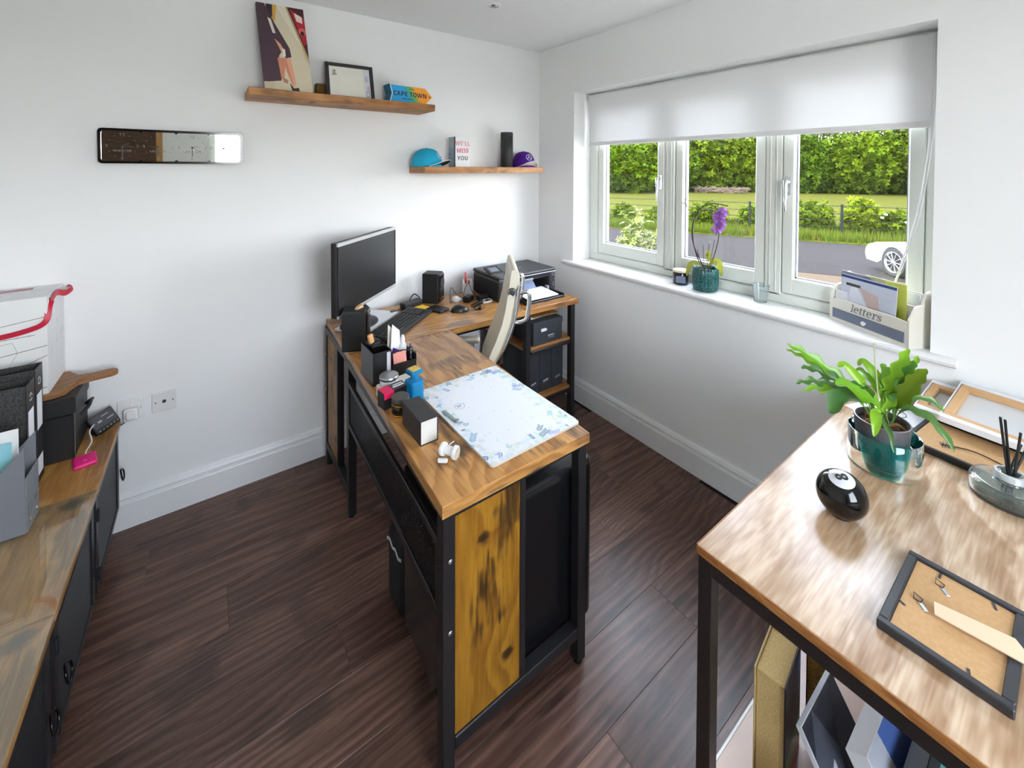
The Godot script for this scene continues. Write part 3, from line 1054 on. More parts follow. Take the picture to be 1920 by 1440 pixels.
func foliage(parent: Node, called: String, mesh: Mesh, mat: Material, c: Vector3, r: Vector3, n: int, sd: int, tone: Color, hollow: float) -> void:
	var g := RandomNumberGenerator.new()
	g.seed = sd
	var nz := noise(sd, 1.6, 2)
	var tr := []
	var cl := []
	for i in n:
		var d := Vector3(g.randfn(), g.randfn(), g.randfn()).normalized()
		var k := pow(g.randf(), 0.45)
		k = maxf(k, hollow)
		k *= 1.0 + 0.35 * nz.get_noise_3dv(d * 1.7)
		var p := c + d * r * k
		var b := Basis(Vector3(g.randfn(), g.randfn(), g.randfn()).normalized(), g.randf() * TAU).scaled(Vector3.ONE * g.randf_range(0.7, 1.3))
		tr.append(Transform3D(b, p))
		var v := g.randf_range(0.7, 1.2)
		cl.append(Color(tone.r * v * g.randf_range(0.9, 1.1), tone.g * v, tone.b * v * g.randf_range(0.7, 1.1)))
	var o := multi(called, mesh, mat, tr, cl)
	o.set_meta("kind", "stuff")
	parent.add_child(o, true)


func tree(label: String, a: Array, mat: Material, sd: int, tone: Color, clear: float) -> void:
	var t := thing("tree", label, "tree", Vector3((a[0] + 1.997) * 1.41 - 1.997, -0.85, (a[1] - 2.413) * 1.41 + 2.413), 0.0, "trees along the far edge of the field")
	var h: float = a[3] * 1.41
	var r: float = a[2] * 1.41
	if h > 12.0:
		# tall open wood tree: several loose tiers up the stem
		for k in 4:
			var f := k / 3.0
			foliage(t, "crown", leaf_mesh(0.3), mat, Vector3(0.3 * sin(k * 2.0), h * (0.2 + 0.68 * f), 0.3 * cos(k * 3.0)), Vector3(r * (1.0 - 0.35 * f), h * 0.2, r * (1.0 - 0.35 * f)), 640, sd * 7 + k, tone, 0.2)
		part(t, "trunk", tube([Vector3.ZERO, Vector3(0.05, h * 0.5, 0), Vector3(0, h * 0.92, 0.05)], [0.2, 0.13, 0.05], 8), std_cached("bark"))
	else:
		# broad crown reaching almost to the ground, of lobes round a dense core
		foliage(t, "crown", leaf_mesh(0.25), mat, Vector3(0, h * 0.47, 0), Vector3(r * 1.02, h * 0.5, r * 1.02), 2600, sd * 7, tone, 0.72)
		foliage(t, "crown", leaf_mesh(0.3), mat, Vector3(0, h * 0.4, 0), Vector3(r * 0.85, h * 0.4, r * 0.85), 900, sd * 7 + 1, tone * Color(0.9, 0.9, 0.85), 0.1)
		part(t, "trunk", tube([Vector3.ZERO, Vector3(0.03, h * 0.4, 0), Vector3(0, h * 0.75, 0.05)], [0.16, 0.12, 0.05], 8), std_cached("bark"))


func build_car() -> void:
	# front corner of a parked white car: wing, bumper, wheel
	var c := thing("car", "white car parked on the drive, its front wheel showing behind the letters", "car", Vector3(10.87, -0.85, -0.78), -128.5)
	# local: +x towards the rear, z across; nose at x = 0
	var body := std(Color(0.93, 0.93, 0.94), 0.15)
	body.clearcoat_enabled = true
	var prof := []
	# side outline of the front half, from the sill up over the arch and bonnet to the windscreen
	var pts := [1.9, 0.2, 1.12, 0.2]
	for k in 13:
		var an := PI * k / 12.0
		pts.append_array([0.78 + 0.35 * cos(an), 0.3 + 0.37 * sin(an)])
	pts.append_array([0.35, 0.24, 0.05, 0.26, 0.0, 0.4, 0.02, 0.52, 0.1, 0.62, 0.35, 0.71, 0.8, 0.79, 1.25, 0.84, 1.9, 1.22])
	var st := begin()
	add_prism(st, poly(pts), 1.7, Transform3D(Basis.IDENTITY, Vector3(0, 0, -1.7)))
	part(c, "body", st.commit(), body)
	part(c, "bonnet_line", box3(0.3, 0.006, 0.004, 0.0), M.black, Vector3(0.95, 0.7, 0.001), Vector3(0, 0, 6))
	var wst := begin()
	add_lathe(wst, [V(0, -0.1), V(0.2, -0.1), V(0.3, -0.09), V(0.325, -0.05), V(0.325, 0.07), V(0.3, 0.1), V(0.235, 0.1), V(0.225, 0.06), V(0, 0.06)], 36)
	var wh := sub(c, "wheel", Vector3(0.78, 0.325, -0.1), Vector3(90, 0, 0))
	part(wh, "tyre", wst.commit(), M.rubber)
	var rim := begin()
	add_lathe(rim, [V(0.205, 0.07), V(0.228, 0.102), V(0.235, 0.1), V(0.235, 0.06)], 36)
	add_lathe(rim, [V(0, 0.1), V(0.035, 0.098), V(0.045, 0.07)], 20)
	for k in 10:
		var an := TAU * k / 10
		add_bar(rim, Vector3(cos(an) * 0.03, 0.085, sin(an) * 0.03), Vector3(cos(an + 0.06) * 0.22, 0.085, sin(an + 0.06) * 0.22), 0.02, 0.02, 0.003)
	part(wh, "rim", rim.commit(), M.steel)


# ---------------------------------------------------------------- desk
func rail_mesh(a: Vector3, b: Vector3, w := 0.034) -> ArrayMesh:
	return bar(a, b, w, w, 0.002)


# an end frame of two legs, rails and a half-width board; local x runs along the frame
func end_frame(d: Node3D, at: Vector3, turn: float, w: float, board: Material, board_x0: float, board_x1: float) -> void:
	var f := sub(d, "end_frame", at, Vector3(0, turn, 0))
	var lw := 0.034
	for s in [0.0, w - lw]:
		part(f, "leg", box3(lw, 0.708, 0.034, 0.002), M.black_metal, Vector3(s + lw / 2, 0.366, 0))
		part(f, "foot", can(0.014, 0.012, 0.002, 14), M.rubber, Vector3(s + lw / 2, 0.0, 0))
	part(f, "rail", box3(w - 2 * lw, 0.034, 0.034, 0.002), M.black_metal, Vector3(w / 2, 0.703, 0))
	part(f, "rail", box3(w - 2 * lw, 0.034, 0.034, 0.002), M.black_metal, Vector3(w / 2, 0.108, 0))
	part(f, "stay", box3(0.018, 0.561, 0.03, 0.002), M.black_metal, Vector3(board_x1 + 0.009, 0.4055, 0))
	part(f, "board", box3(0.561, board_x1 - board_x0, 0.015, 0.001), board, Vector3((board_x0 + board_x1) / 2, 0.4055, 0.004), Vector3(0, 0, 90))
	for y in [0.4, 0.58]:
		part(f, "bolt", lathe([V(0, 0.003), V(0.0035, 0.0025), V(0.006, 0.001), V(0.0065, 0)], 14), M.steel, Vector3(0.02, y, 0.017), Vector3(90, 0, 0))


func build_desk() -> void:
	var d := thing("corner_desk", "L-shaped corner desk with rustic brown boards and black metal frame", "desk", Vector3.ZERO)
	# boards
	var pen := part(d, "desktop_board", slab(poly([1.531, 1.556, 1.535, 1.067, 0.568, 1.031, 0.568, 1.511]), 0.72, 0.75), M.rustic, Vector3.ZERO, Vector3(0, -90, 0))
	M.rustic.uv1_offset = Vector3(-0.07, 0.5, -0.25)
	part(d, "desktop_board", slab(poly([-1.511, 0.564, -1.031, 0.564, -0.554, 0.562, -0.548, 0.055, -1.493, 0.055]), 0.72, 0.75), M.rustic2)
	part(d, "desktop_board", slab(poly([-0.551, 0.562, -0.15, 0.57, -0.144, 0.055, -0.545, 0.055]), 0.72, 0.75), M.rustic_dark)
	# front end frame and the one at the wall
	end_frame(d, Vector3(-1.541, 0, 1.488), 0, 0.494, M.amber, 0.036, 0.238)
	end_frame(d, Vector3(-1.488, 0, 0.075), -90, 0.45, M.amber, 0.038, 0.232)
	# long rails under the boards
	part(d, "long_rail", bar(Vector3(-1.527, 0.703, 1.465), Vector3(-1.497, 0.703, 0.53), 0.03, 0.03), M.black_metal)
	part(d, "long_rail", bar(Vector3(-1.06, 0.703, 1.465), Vector3(-1.045, 0.703, 0.5), 0.03, 0.03), M.black_metal)
	part(d, "long_rail", bar(Vector3(-1.49, 0.703, 0.085), Vector3(-0.16, 0.703, 0.085), 0.03, 0.03), M.black_metal)
	part(d, "long_rail", bar(Vector3(-1.03, 0.703, 0.5), Vector3(-0.52, 0.703, 0.505), 0.03, 0.03), M.black_metal)
	# perforated modesty screen on the left side
	var ms := sub(d, "modesty_screen", Vector3(-1.53, 0.0, 1.465), Vector3(0, 88.2, 0))
	var ln := 0.94
	part(ms, "screen_frame", boxes([[Vector3(ln / 2, 0.605, 0), Vector3(ln, 0.022, 0.014)], [Vector3(ln / 2, 0.428, 0), Vector3(ln, 0.022, 0.014)], [Vector3(0.008, 0.517, 0), Vector3(0.016, 0.16, 0.014)], [Vector3(ln - 0.008, 0.517, 0), Vector3(0.016, 0.16, 0.014)]], 0.002), M.black_metal)
	var st := begin()
	var k := 0
	while k * 0.009 < ln:
		var x := k * 0.009
		add_box(st, Vector3(x, 0.5165, 0), Vector3(0.0024, 0.157, 0.0016), 0.0)
		k += 1
	k = 0
	while k * 0.009 < 0.156:
		add_box(st, Vector3(ln / 2, 0.44 + k * 0.009, 0), Vector3(ln, 0.0024, 0.0014), 0.0)
		k += 1
	var mesh_o := part(ms, "wire_mesh", st.commit(), M.black_metal)
	mesh_o.set_meta("kind", "stuff")
	# open shelf unit at the right end
	for p in [[-0.515, 0.52], [-0.172, 0.527], [-0.515, 0.085], [-0.172, 0.085]]:
		part(d, "leg", box3(0.034, 0.708, 0.034, 0.002), M.black_metal, Vector3(p[0], 0.366, p[1]))
		part(d, "foot", can(0.014, 0.012, 0.002, 14), M.rubber, Vector3(p[0], 0.0, p[1]))
	for y in [0.5, 0.2]:
		part(d, "shelf", box3(0.37, 0.016, 0.47, 0.0015), M.rustic_dark, Vector3(-0.3435, y, 0.3))
		part(d, "shelf_rail", box3(0.309, 0.02, 0.02, 0.002), M.black_metal, Vector3(-0.3435, y - 0.018, 0.535))
		part(d, "shelf_rail", box3(0.02, 0.02, 0.4, 0.002), M.black_metal, Vector3(-0.17, y - 0.018, 0.3))


func build_under_desk() -> void:
	# rounded black pedestal standing inside the front end frame
	var p := thing("storage_pedestal", "black metal storage pedestal with rounded edges under the front of the desk", "cabinet", Vector3(-1.228, 0, 1.285))
	var satin := std(Color(0.085, 0.085, 0.092), 0.22)
	part(p, "body", rbox(0.53, 0.545, 0.345, 0.03, 5), satin, Vector3(0, 0.33, 0))
	for sx in [-1, 1]:
		for sz in [-1, 1]:
			var c := sub(p, "castor", Vector3(sx * 0.2, 0, sz * 0.12))
			part(c, "wheel", lathe([V(0, -0.01), V(0.022, -0.01), V(0.026, -0.006), V(0.026, 0.006), V(0.022, 0.01), V(0, 0.01)], 16), M.rubber, Vector3(0, 0.026, 0), Vector3(90, 0, 0))
			part(c, "fork", box3(0.02, 0.03, 0.03, 0.003), M.black, Vector3(0, 0.06, 0))
	# dark bag with a white zigzag trim, behind the modesty screen
	var b := thing("shoulder_bag", "dark fabric bag with white zigzag trim on the floor under the desk", "bag", Vector3(-1.4, 0, 1.008), 0)
	part(b, "body", rbox(0.16, 0.28, 0.17, 0.04, 4), std(Color(0.1, 0.1, 0.12), 0.85), Vector3(0, 0.14, 0))
	var zz := begin()
	for k in 5:
		var z := -0.065 + k * 0.026
		add_bar(zz, Vector3(-0.081, 0.215 + 0.012 * (k % 2), z), Vector3(-0.081, 0.215 + 0.012 * ((k + 1) % 2), z + 0.026), 0.003, 0.008, 0.0)
	part(b, "trim", zz.commit(), std(Color(0.85, 0.85, 0.85), 0.8), Vector3.ZERO, Vector3.ZERO, "white zigzag trim")
	part(b, "strap", tube(curve([Vector3(0, 0.27, -0.05), Vector3(0.0, 0.33, -0.03), Vector3(0, 0.33, 0.03), Vector3(0, 0.27, 0.05)], 6), 0.008, 8), M.black)
	# storage box on the desk's shelf
	var sb := thing("storage_box", "charcoal lidded storage box on the upper shelf of the desk end", "box", Vector3(-0.352, 0.508, 0.36))
	part(sb, "body", box3(0.225, 0.098, 0.32, 0.003), std(Color(0.2, 0.215, 0.24), 0.7), Vector3(0, 0.049, 0))
	part(sb, "lid", box3(0.231, 0.036, 0.326, 0.003), std(Color(0.205, 0.22, 0.245), 0.7), Vector3(0, 0.116, 0))
	part(sb, "label_holder", boxes([[Vector3(0, 0, 0), Vector3(0.05, 0.02, 0.004)]], 0.001), M.steel, Vector3(0.02, 0.035, 0.162))
	part(sb, "tag", prism(poly([-0.022, -0.008, 0.012, -0.008, 0.026, -0.002, 0.014, 0.01, -0.022, 0.01]), 0.002), M.paper, Vector3(-0.035, 0.082, 0.1612))
	single("ring_binder", "white and black ring binder lying under the printer, on the charcoal box", "binder", boxes([[Vector3(0, 0.009, 0), Vector3(0.2, 0.018, 0.22)]], 0.002), M.paper, Vector3(-0.36, 0.6432, 0.35), 4)
	var doc := thing("document_tray", "thin tan envelope with brass clasps lying on the charcoal storage box", "envelope", Vector3(-0.345, 0.662, 0.4), -3)
	part(doc, "envelope", box3(0.19, 0.004, 0.2, 0.001), M.card, Vector3(0, 0.002, 0))
	for k in 4: part(doc, "clasp", rbox(0.018, 0.007, 0.01, 0.003, 2), std(Color(0.72, 0.5, 0.3), 0.3, 1.0), Vector3(-0.04 + k * 0.028, 0.0075, 0.08 + 0.006 * (k % 2)))
	# three magazine files
	var fl := ["slate grey magazine file on the lower desk shelf, half hidden by the leg", "slate grey magazine file on the lower desk shelf, middle of the three", "slate grey magazine file on the lower desk shelf, nearest the window wall"]
	var fx := [-0.444, -0.35, -0.256]
	for i in 3:
		var m := thing("magazine_file", fl[i], "file", Vector3(fx[i], 0.2085, 0.37), 0.0, "slate magazine files under the printer")
		var mt := std(Color(0.19, 0.205, 0.23), 0.7)
		part(m, "shell", boxes([[Vector3(0, 0.005, 0), Vector3(0.09, 0.01, 0.25)], [Vector3(0, 0.135, 0.1235), Vector3(0.09, 0.25, 0.003)], [Vector3(-0.0435, 0.135, 0), Vector3(0.003, 0.25, 0.244)], [Vector3(0.0435, 0.135, 0), Vector3(0.003, 0.25, 0.244)], [Vector3(0, 0.08, -0.1235), Vector3(0.09, 0.14, 0.003)]], 0.0006), mt)
		part(m, "label_holder", bar(Vector3(-0.02, 0, 0), Vector3(0.02, 0.008, 0), 0.004, 0.014, 0.001), M.steel, Vector3(0.0, 0.055, 0.127))
	build_chair()


func build_chair() -> void:
	# seen edge on: the back stands along the line of sight
	var c := thing("office_chair", "cream leather office chair with chrome side rail, tucked into the desk corner", "chair", Vector3(-0.895, 0, 0.775), -32.0)
	# local: z is the width of the back (towards the camera), +x is behind the chair
	var cream := std(Color(0.86, 0.83, 0.75), 0.45)
	var pr := [V(0.072, 1.105), V(0.075, 1.08), V(0.072, 1.04), V(0.064, 0.99), V(0.055, 0.93), V(0.04, 0.86), V(0.015, 0.79), V(-0.02, 0.71), V(-0.045, 0.64), V(-0.06, 0.56), V(-0.05, 0.5)]
	var left := PackedVector2Array()
	var right := PackedVector2Array()
	for i in pr.size():
		var t: Vector2 = (pr[mini(i + 1, pr.size() - 1)] - pr[maxi(i - 1, 0)]).normalized()
		var n := Vector2(-t.y, t.x)
		var hw: float = [0.012, 0.02, 0.022, 0.022, 0.022, 0.023, 0.023, 0.022, 0.02, 0.018, 0.012][i]
		left.append(pr[i] + n * hw)
		right.append(pr[i] - n * hw)
	right.reverse()
	left.append_array(right)
	var pad := begin()
	add_prism(pad, left, 0.32, Transform3D(Basis.IDENTITY, Vector3(0, 0, -0.16)), true)
	part(c, "backrest", pad.commit(), cream)
	for s in [-1, 1]:
		var rail := []
		for i in range(2, pr.size()): rail.append(Vector3(pr[i].x + 0.022, pr[i].y, s * 0.168))
		part(c, "side_rail", tube(curve(rail, 3), 0.009, 8), M.chrome)
		part(c, "pivot_disc", lathe([V(0, 0.008), V(0.012, 0.008), V(0.016, 0.006), V(0.019, 0.0), V(0, 0)], 20), M.dark_grey, Vector3(0.06, 1.01, s * 0.162), Vector3(90 * s, 0, 0))
		part(c, "pivot_ring", lathe([V(0.013, 0.0085), V(0.0155, 0.0095), V(0.0175, 0.0075)], 20), M.chrome, Vector3(0.06, 1.01, s * 0.162), Vector3(90 * s, 0, 0))
		part(c, "handle_loop", tube(curve([Vector3(0.085, 1.0, s * 0.15), Vector3(0.128, 1.008, s * 0.15), Vector3(0.138, 0.98, s * 0.15), Vector3(0.132, 0.92, s * 0.15), Vector3(0.122, 0.885, s * 0.15), Vector3(0.09, 0.872, s * 0.15), Vector3(0.062, 0.876, s * 0.15)], 5), 0.0095, 10), M.chrome)
		# arm
		part(c, "arm_bracket", tube(curve([Vector3(-0.03, 0.5, s * 0.2), Vector3(-0.1, 0.56, s * 0.22), Vector3(-0.12, 0.635, s * 0.22)], 5), 0.009, 8), M.chrome)
		part(c, "arm_pad", rbox(0.24, 0.03, 0.05, 0.014, 3), cream, Vector3(-0.2, 0.65, s * 0.22))
	part(c, "seat", rbox(0.42, 0.06, 0.42, 0.028, 4), cream, Vector3(-0.26, 0.46, 0))
	part(c, "seat_mechanism", box3(0.16, 0.05, 0.12, 0.006), M.black, Vector3(-0.24, 0.405, 0))
	part(c, "gas_post", can(0.02, 0.3, 0.002, 16), M.chrome, Vector3(-0.24, 0.09, 0))
	for k in 5:
		var a := TAU * k / 5 + 0.2
		var e := Vector3(-0.24 + cos(a) * 0.23, 0.07, sin(a) * 0.23)
		part(c, "base_arm", tube([Vector3(-0.24, 0.1, 0), e], [0.022, 0.014], 8), M.chrome)
		part(c, "castor", lathe([V(0, -0.018), V(0.024, -0.018), V(0.028, -0.012), V(0.028, 0.012), V(0.024, 0.018), V(0, 0.018)], 16), M.rubber, Vector3(e.x, 0.028, e.z), Vector3(90, rad_to_deg(-a), 0))


# ---------------------------------------------------------------- console table
func build_table() -> void:
	var t := thing("console_table", "console table with brushed oak top and thin black steel frame in the foreground", "table", Vector3.ZERO)
	M.oak.uv1_offset = Vector3(0.95, 0.5, -1.2)
	part(t, "tabletop", slab(poly([-1.158, 1.934, -0.02, 1.934, -0.02, 2.62, -1.158, 2.62]), 0.731, 0.75, 0.001), M.oak)
	part(t, "edge_band", box3(0.002, 0.0185, 0.684, 0.0005), M.oak_edge, Vector3(-1.1592, 0.7405, 2.277))
	part(t, "edge_band", box3(1.138, 0.0185, 0.002, 0.0005), M.oak_edge, Vector3(-0.589, 0.7405, 1.9328))
	for x in [-1.142, -0.038]:
		for z in [1.95, 2.6]:
			part(t, "leg", box3(0.03, 0.725, 0.03, 0.0015), M.brown_black if M.has("brown_black") else brown_black(), Vector3(x, 0.3665, z))
			part(t, "foot", can(0.012, 0.006, 0.001, 12), M.rubber, Vector3(x, -0.001, z))
	for z in [1.95, 2.6]:
		part(t, "apron_rail", box3(1.074, 0.03, 0.03, 0.0015), M.brown_black, Vector3(-0.59, 0.715, z))
		part(t, "lower_rail", box3(1.074, 0.02, 0.03, 0.0015), M.brown_black, Vector3(-0.59, 0.204, z))
	for x in [-1.142, -0.038]:
		part(t, "apron_rail", box3(0.03, 0.03, 0.62, 0.0015), M.brown_black, Vector3(x, 0.715, 2.275))
		part(t, "lower_rail", box3(0.03, 0.02, 0.62, 0.0015), M.brown_black, Vector3(x, 0.204, 2.275))
	part(t, "lower_shelf", box3(1.11, 0.018, 0.67, 0.0015), std(Color(0.83, 0.73, 0.67), 0.3), Vector3(-0.59, 0.224, 2.282))
	part(t, "shelf_lip", box3(1.11, 0.012, 0.006, 0.001), M.gloss_white, Vector3(-0.59, 0.226, 1.944))


func brown_black() -> StandardMaterial3D:
	M.brown_black = std(Color(0.13, 0.105, 0.1), 0.45)
	return M.brown_black


# ---------------------------------------------------------------- lockers
func build_lockers() -> void:
	var lab := ["low black steel locker with slatted door and plank top, nearest the socket wall", "low black steel locker with plank top, second from the socket wall", "low black steel locker with plank top, nearest the camera"]
	var zs := [[0.03, 0.496], [0.504, 0.972], [0.98, 1.448]]
	var dark := std(Color(0.135, 0.135, 0.15), 0.4)
	for i in 3:
		var z0: float = zs[i][0]
		var w: float = zs[i][1] - z0
		var l := thing("locker_cabinet", lab[i], "cabinet", Vector3(-2.31, 0, z0 + w / 2), 0.0, "low steel lockers along the left side")
		part(l, "carcass", boxes([[Vector3(-0.2, 0.108, 0), Vector3(0.39, 0.016, w)], [Vector3(-0.39, 0.28, 0), Vector3(0.01, 0.36, w)], [Vector3(-0.2, 0.28, -w / 2 + 0.006), Vector3(0.39, 0.36, 0.012)], [Vector3(-0.2, 0.28, w / 2 - 0.006), Vector3(0.39, 0.36, 0.012)], [Vector3(-0.2, 0.45, 0), Vector3(0.39, 0.012, w)]], 0.002), dark)
		part(l, "top_plank", box3(w, 0.024, 0.42, 0.0015), M.locker_top, Vector3(-0.2, 0.468, 0), Vector3(0, -90, 0))
		# slatted door
		var dr := sub(l, "door")
		var fw := 0.035
		part(dr, "door_frame", boxes([[Vector3(-0.002, 0.28, -w / 2 + 0.012 + fw / 2), Vector3(0.012, 0.32, fw)], [Vector3(-0.002, 0.28, w / 2 - 0.012 - fw / 2), Vector3(0.012, 0.32, fw)], [Vector3(-0.002, 0.43, 0), Vector3(0.012, 0.02, w - 0.09)], [Vector3(-0.002, 0.13, 0), Vector3(0.012, 0.02, w - 0.09)]], 0.002), dark)
		var sl := box3(0.004, 0.0065, w - 0.094, 0.0008)
		for k in 26: part(dr, "slat", sl, dark, Vector3(-0.003, 0.145 + k * 0.0108, 0), Vector3(0, 0, 32))
		part(dr, "back_sheet", box3(0.001, 0.29, w - 0.09, 0.0), M.rubber, Vector3(-0.012, 0.28, 0))
		var hz: float = [-w / 2 + 0.05, w / 2 - 0.05, -w / 2 + 0.06][i]
		var ring := []
		for k in 17: ring.append(Vector3(0.014 + 0.01 * sin(PI * k / 16.0), 0.275 + 0.022 * cos(TAU * k / 16.0), hz + 0.022 * sin(TAU * k / 16.0)))
		part(dr, "ring_handle", tube(ring, 0.003, 6), M.black_gloss)
		part(dr, "hinge", tube([Vector3(0.006, 0.36, w / 2 - 0.02), Vector3(0.006, 0.4, w / 2 - 0.02)], 0.006, 8), dark)
		part(dr, "hinge", tube([Vector3(0.006, 0.16, w / 2 - 0.02), Vector3(0.006, 0.2, w / 2 - 0.02)], 0.006, 8), dark)
		for z in [-w / 2 + 0.06, w / 2 - 0.06]:
			for x in [-0.04, -0.36]:
				part(l, "foot", lathe([V(0, 0), V(0.012, 0), V(0.016, 0.06), V(0.022, 0.1), V(0, 0.1)], 12), M.black, Vector3(x, 0, z))
	# glass sheet lying over the two nearer tops
	single("glass_sheet", "clear glass sheet lying on the plank tops of the nearer lockers", "glass", box3(0.42, 0.005, 0.95, 0.001), glassy(Color(0.55, 0.75, 0.68), 0.06), Vector3(-2.508, 0.4828, 0.977))


# ---------------------------------------------------------------- things on the wall
func build_wall_things() -> void:
	build_clock()
	var s1 := single("wall_shelf", "long rustic wooden wall shelf, the higher one, holding the picture and sign", "shelf", box3(0.9, 0.036, 0.22, 0.002), M.shelf, Vector3(-1.395, 1.887, 0.11))
	var s2 := single("wall_shelf", "short rustic wooden wall shelf, the lower one, holding the caps", "shelf", box3(0.866, 0.038, 0.22, 0.002), M.shelf2, Vector3(-0.578, 1.536, 0.11))
	s1.set_meta("group", "rustic wall shelves")
	s2.set_meta("group", "rustic wall shelves")
	# canvas photo leaning against the wall
	var im := canvas_image(256, 512, Color(0.83, 0.77, 0.66))
	paint(im, [0.28, 0, 0.55, 0, 1, 0.75, 1, 1, 0.2, 1, 0.2, 0.5], Color(0.86, 0.81, 0.7))
	paint(im, [0.4, 0, 0.62, 0, 1, 0.45, 1, 0.62], Color(0.9, 0.87, 0.78))
	paint(im, [0.6, 0, 0.66, 0, 1, 0.58, 1, 0.68], Color(0.75, 0.62, 0.42))
	paint(im, [0.64, 0, 1, 0, 1, 0.6], Color(0.3, 0.14, 0.15))
	paint(im, [0.7, 0.02, 1, 0.12, 1, 0.42, 0.93, 0.45], Color(0.72, 0.13, 0.22))
	paint(im, [0.78, 0.06, 0.95, 0.1, 0.95, 0.18, 0.82, 0.16], Color(0.92, 0.87, 0.8))
	dab(im, 0.92, 0.28, 0.09, 0.09, Color(0.85, 0.4, 0.4))
	dab(im, 0.92, 0.3, 0.04, 0.05, Color(0.25, 0.1, 0.08))
	paint(im, [0.2, 0, 0.36, 0, 0.32, 0.16, 0.18, 0.12], Color(0.2, 0.16, 0.2))
	paint(im, [0.33, 0, 0.42, 0, 0.35, 0.2, 0.3, 0.18], Color(0.82, 0.62, 0.25))
	paint(im, [0, 0, 0.16, 0, 0.34, 0.22, 0.6, 0.5, 0.62, 0.6, 0.5, 0.62, 0.42, 0.55, 0.36, 0.6, 0.36, 0.88, 0.1, 0.9, 0, 0.9], Color(0.3, 0.22, 0.26))
	paint(im, [0.2, 0.16, 0.27, 0.18, 0.34, 0.34, 0.28, 0.34], Color(0.92, 0.88, 0.84))
	paint(im, [0.3, 0.4, 0.42, 0.46, 0.5, 0.56, 0.44, 0.58], Color(0.87, 0.64, 0.52))
	paint(im, [0.44, 0.5, 0.5, 0.52, 0.5, 0.6, 0.44, 0.6], Color(0.95, 0.93, 0.9))
	paint(im, [0.32, 0.62, 0.6, 0.62, 0.66, 0.92, 0.58, 0.94, 0.46, 0.72, 0.42, 0.86, 0.36, 0.86], Color(0.84, 0.55, 0.43))
	paint(im, [0.5, 0.62, 0.6, 0.62, 0.66, 0.92, 0.6, 0.94], Color(0.9, 0.65, 0.54))
	paint(im, [0.52, 0.9, 0.6, 0.96, 0.7, 0.95, 0.72, 1.0, 0.56, 0.99], Color(0.08, 0.06, 0.07))
	paint(im, [0.38, 0.84, 0.5, 0.87, 0.48, 0.91, 0.4, 0.9], Color(0.7, 0.5, 0.42))
	var cv := thing("canvas_print", "tall canvas photo of a woman in heels, leaning on the upper shelf", "picture", Vector3(-1.672, 1.9052, 0.158), 0)
	var fr := sub(cv, "panel", Vector3(0, 0, 0), Vector3(-15, 1.5, 2.6))
	part(fr, "stretcher", box3(0.208, 0.455, 0.018, 0.0015), std(Color(0.3, 0.24, 0.26), 0.7), Vector3(0, 0.23, -0.009))
	part(fr, "print", sheet(0.207, 0.453), printed(tex(im), 0.55), Vector3(0, 0.23, 0.0006))
	# certificate
	var ce := canvas_image(384, 256, Color(0.93, 0.92, 0.87))
	ce.fill_rect(Rect2i(320, 0, 64, 256), Color(0.86, 0.87, 0.88))
	for k in 9: dab(ce, 0.13 + 0.02 * sin(k * 2.1), 0.12 + 0.022 * k, 0.02 + 0.006 * (k % 4) + (0.02 if k > 5 else 0.0), 0.012, Color(0.45, 0.44, 0.44, 0.7))
	print_lines(ce, 0.3, 0.12, 0.68, 0.3, 3, Color(0.7, 0.7, 0.66), 4)
	print_lines(ce, 0.1, 0.45, 0.78, 0.92, 6, Color(0.82, 0.82, 0.78), 5)
	ce.fill_rect(Rect2i(336, 60, 26, 54), Color(0.72, 0.72, 0.8))
	ce.fill_rect(Rect2i(352, 150, 16, 40), Color(0.85, 0.6, 0.62))
	ce.fill_rect(Rect2i(340, 196, 30, 48), Color(0.45, 0.47, 0.55))
	ce.fill_rect(Rect2i(346, 203, 18, 34), Color(0.88, 0.89, 0.92))
	var cf := thing("certificate_frame", "black framed certificate with a crest, leaning on the upper shelf", "frame", Vector3(-1.378, 1.9052, 0.13), 0)
	var cp := sub(cf, "panel", Vector3.ZERO, Vector3(-17, -3, 0))
	var dk := std(Color(0.17, 0.17, 0.2), 0.4)
	for s in [-1, 1]:
		part(cp, "moulding", box3(0.018, 0.205, 0.02, 0.003), dk, Vector3(s * 0.112, 0.1025, -0.01))
		part(cp, "moulding", box3(0.206, 0.018, 0.02, 0.003), dk, Vector3(0, 0.1025 + s * 0.0935, -0.01))
	part(cp, "certificate", sheet(0.208, 0.171), printed(tex(ce), 0.6), Vector3(0, 0.1025, -0.009))
	part(cp, "pane", box3(0.208, 0.171, 0.0015, 0.0), M.pane, Vector3(0, 0.1025, -0.006))
	part(cp, "backing", box3(0.21, 0.175, 0.003, 0.0), M.card, Vector3(0, 0.1025, -0.014))
	single("cardboard_box", "small brown cardboard box behind the framed certificate", "box", box3(0.1, 0.075, 0.05, 0.001), std(Color(0.42, 0.31, 0.14), 0.85), Vector3(-1.487, 1.9427, 0.047))
	build_sign()
	# lower shelf: caps, box, speaker
	build_cap("baseball_cap", "turquoise baseball cap with a white emblem, on the lower shelf", Vector3(-0.945, 1.555, 0.105), 32, Color(0.17, 0.68, 0.82), Color(0.1, 0.1, 0.12))
	build_cap("baseball_cap", "purple baseball cap with a white star emblem, next to the black speaker", Vector3(-0.222, 1.555, 0.1), -12, Color(0.33, 0.12, 0.55), Color(0.86, 0.85, 0.84))
	var bx := thing("greeting_box", "white box printed WE'LL MISS YOU standing on the lower shelf", "box", Vector3(-0.742, 1.5552, 0.1), 0)
	part(bx, "box", box3(0.098, 0.183, 0.09, 0.001), M.paper, Vector3(0.01, 0.0915, 0.01))
	var side := canvas_image(64, 128, Color(0.72, 0.74, 0.75))
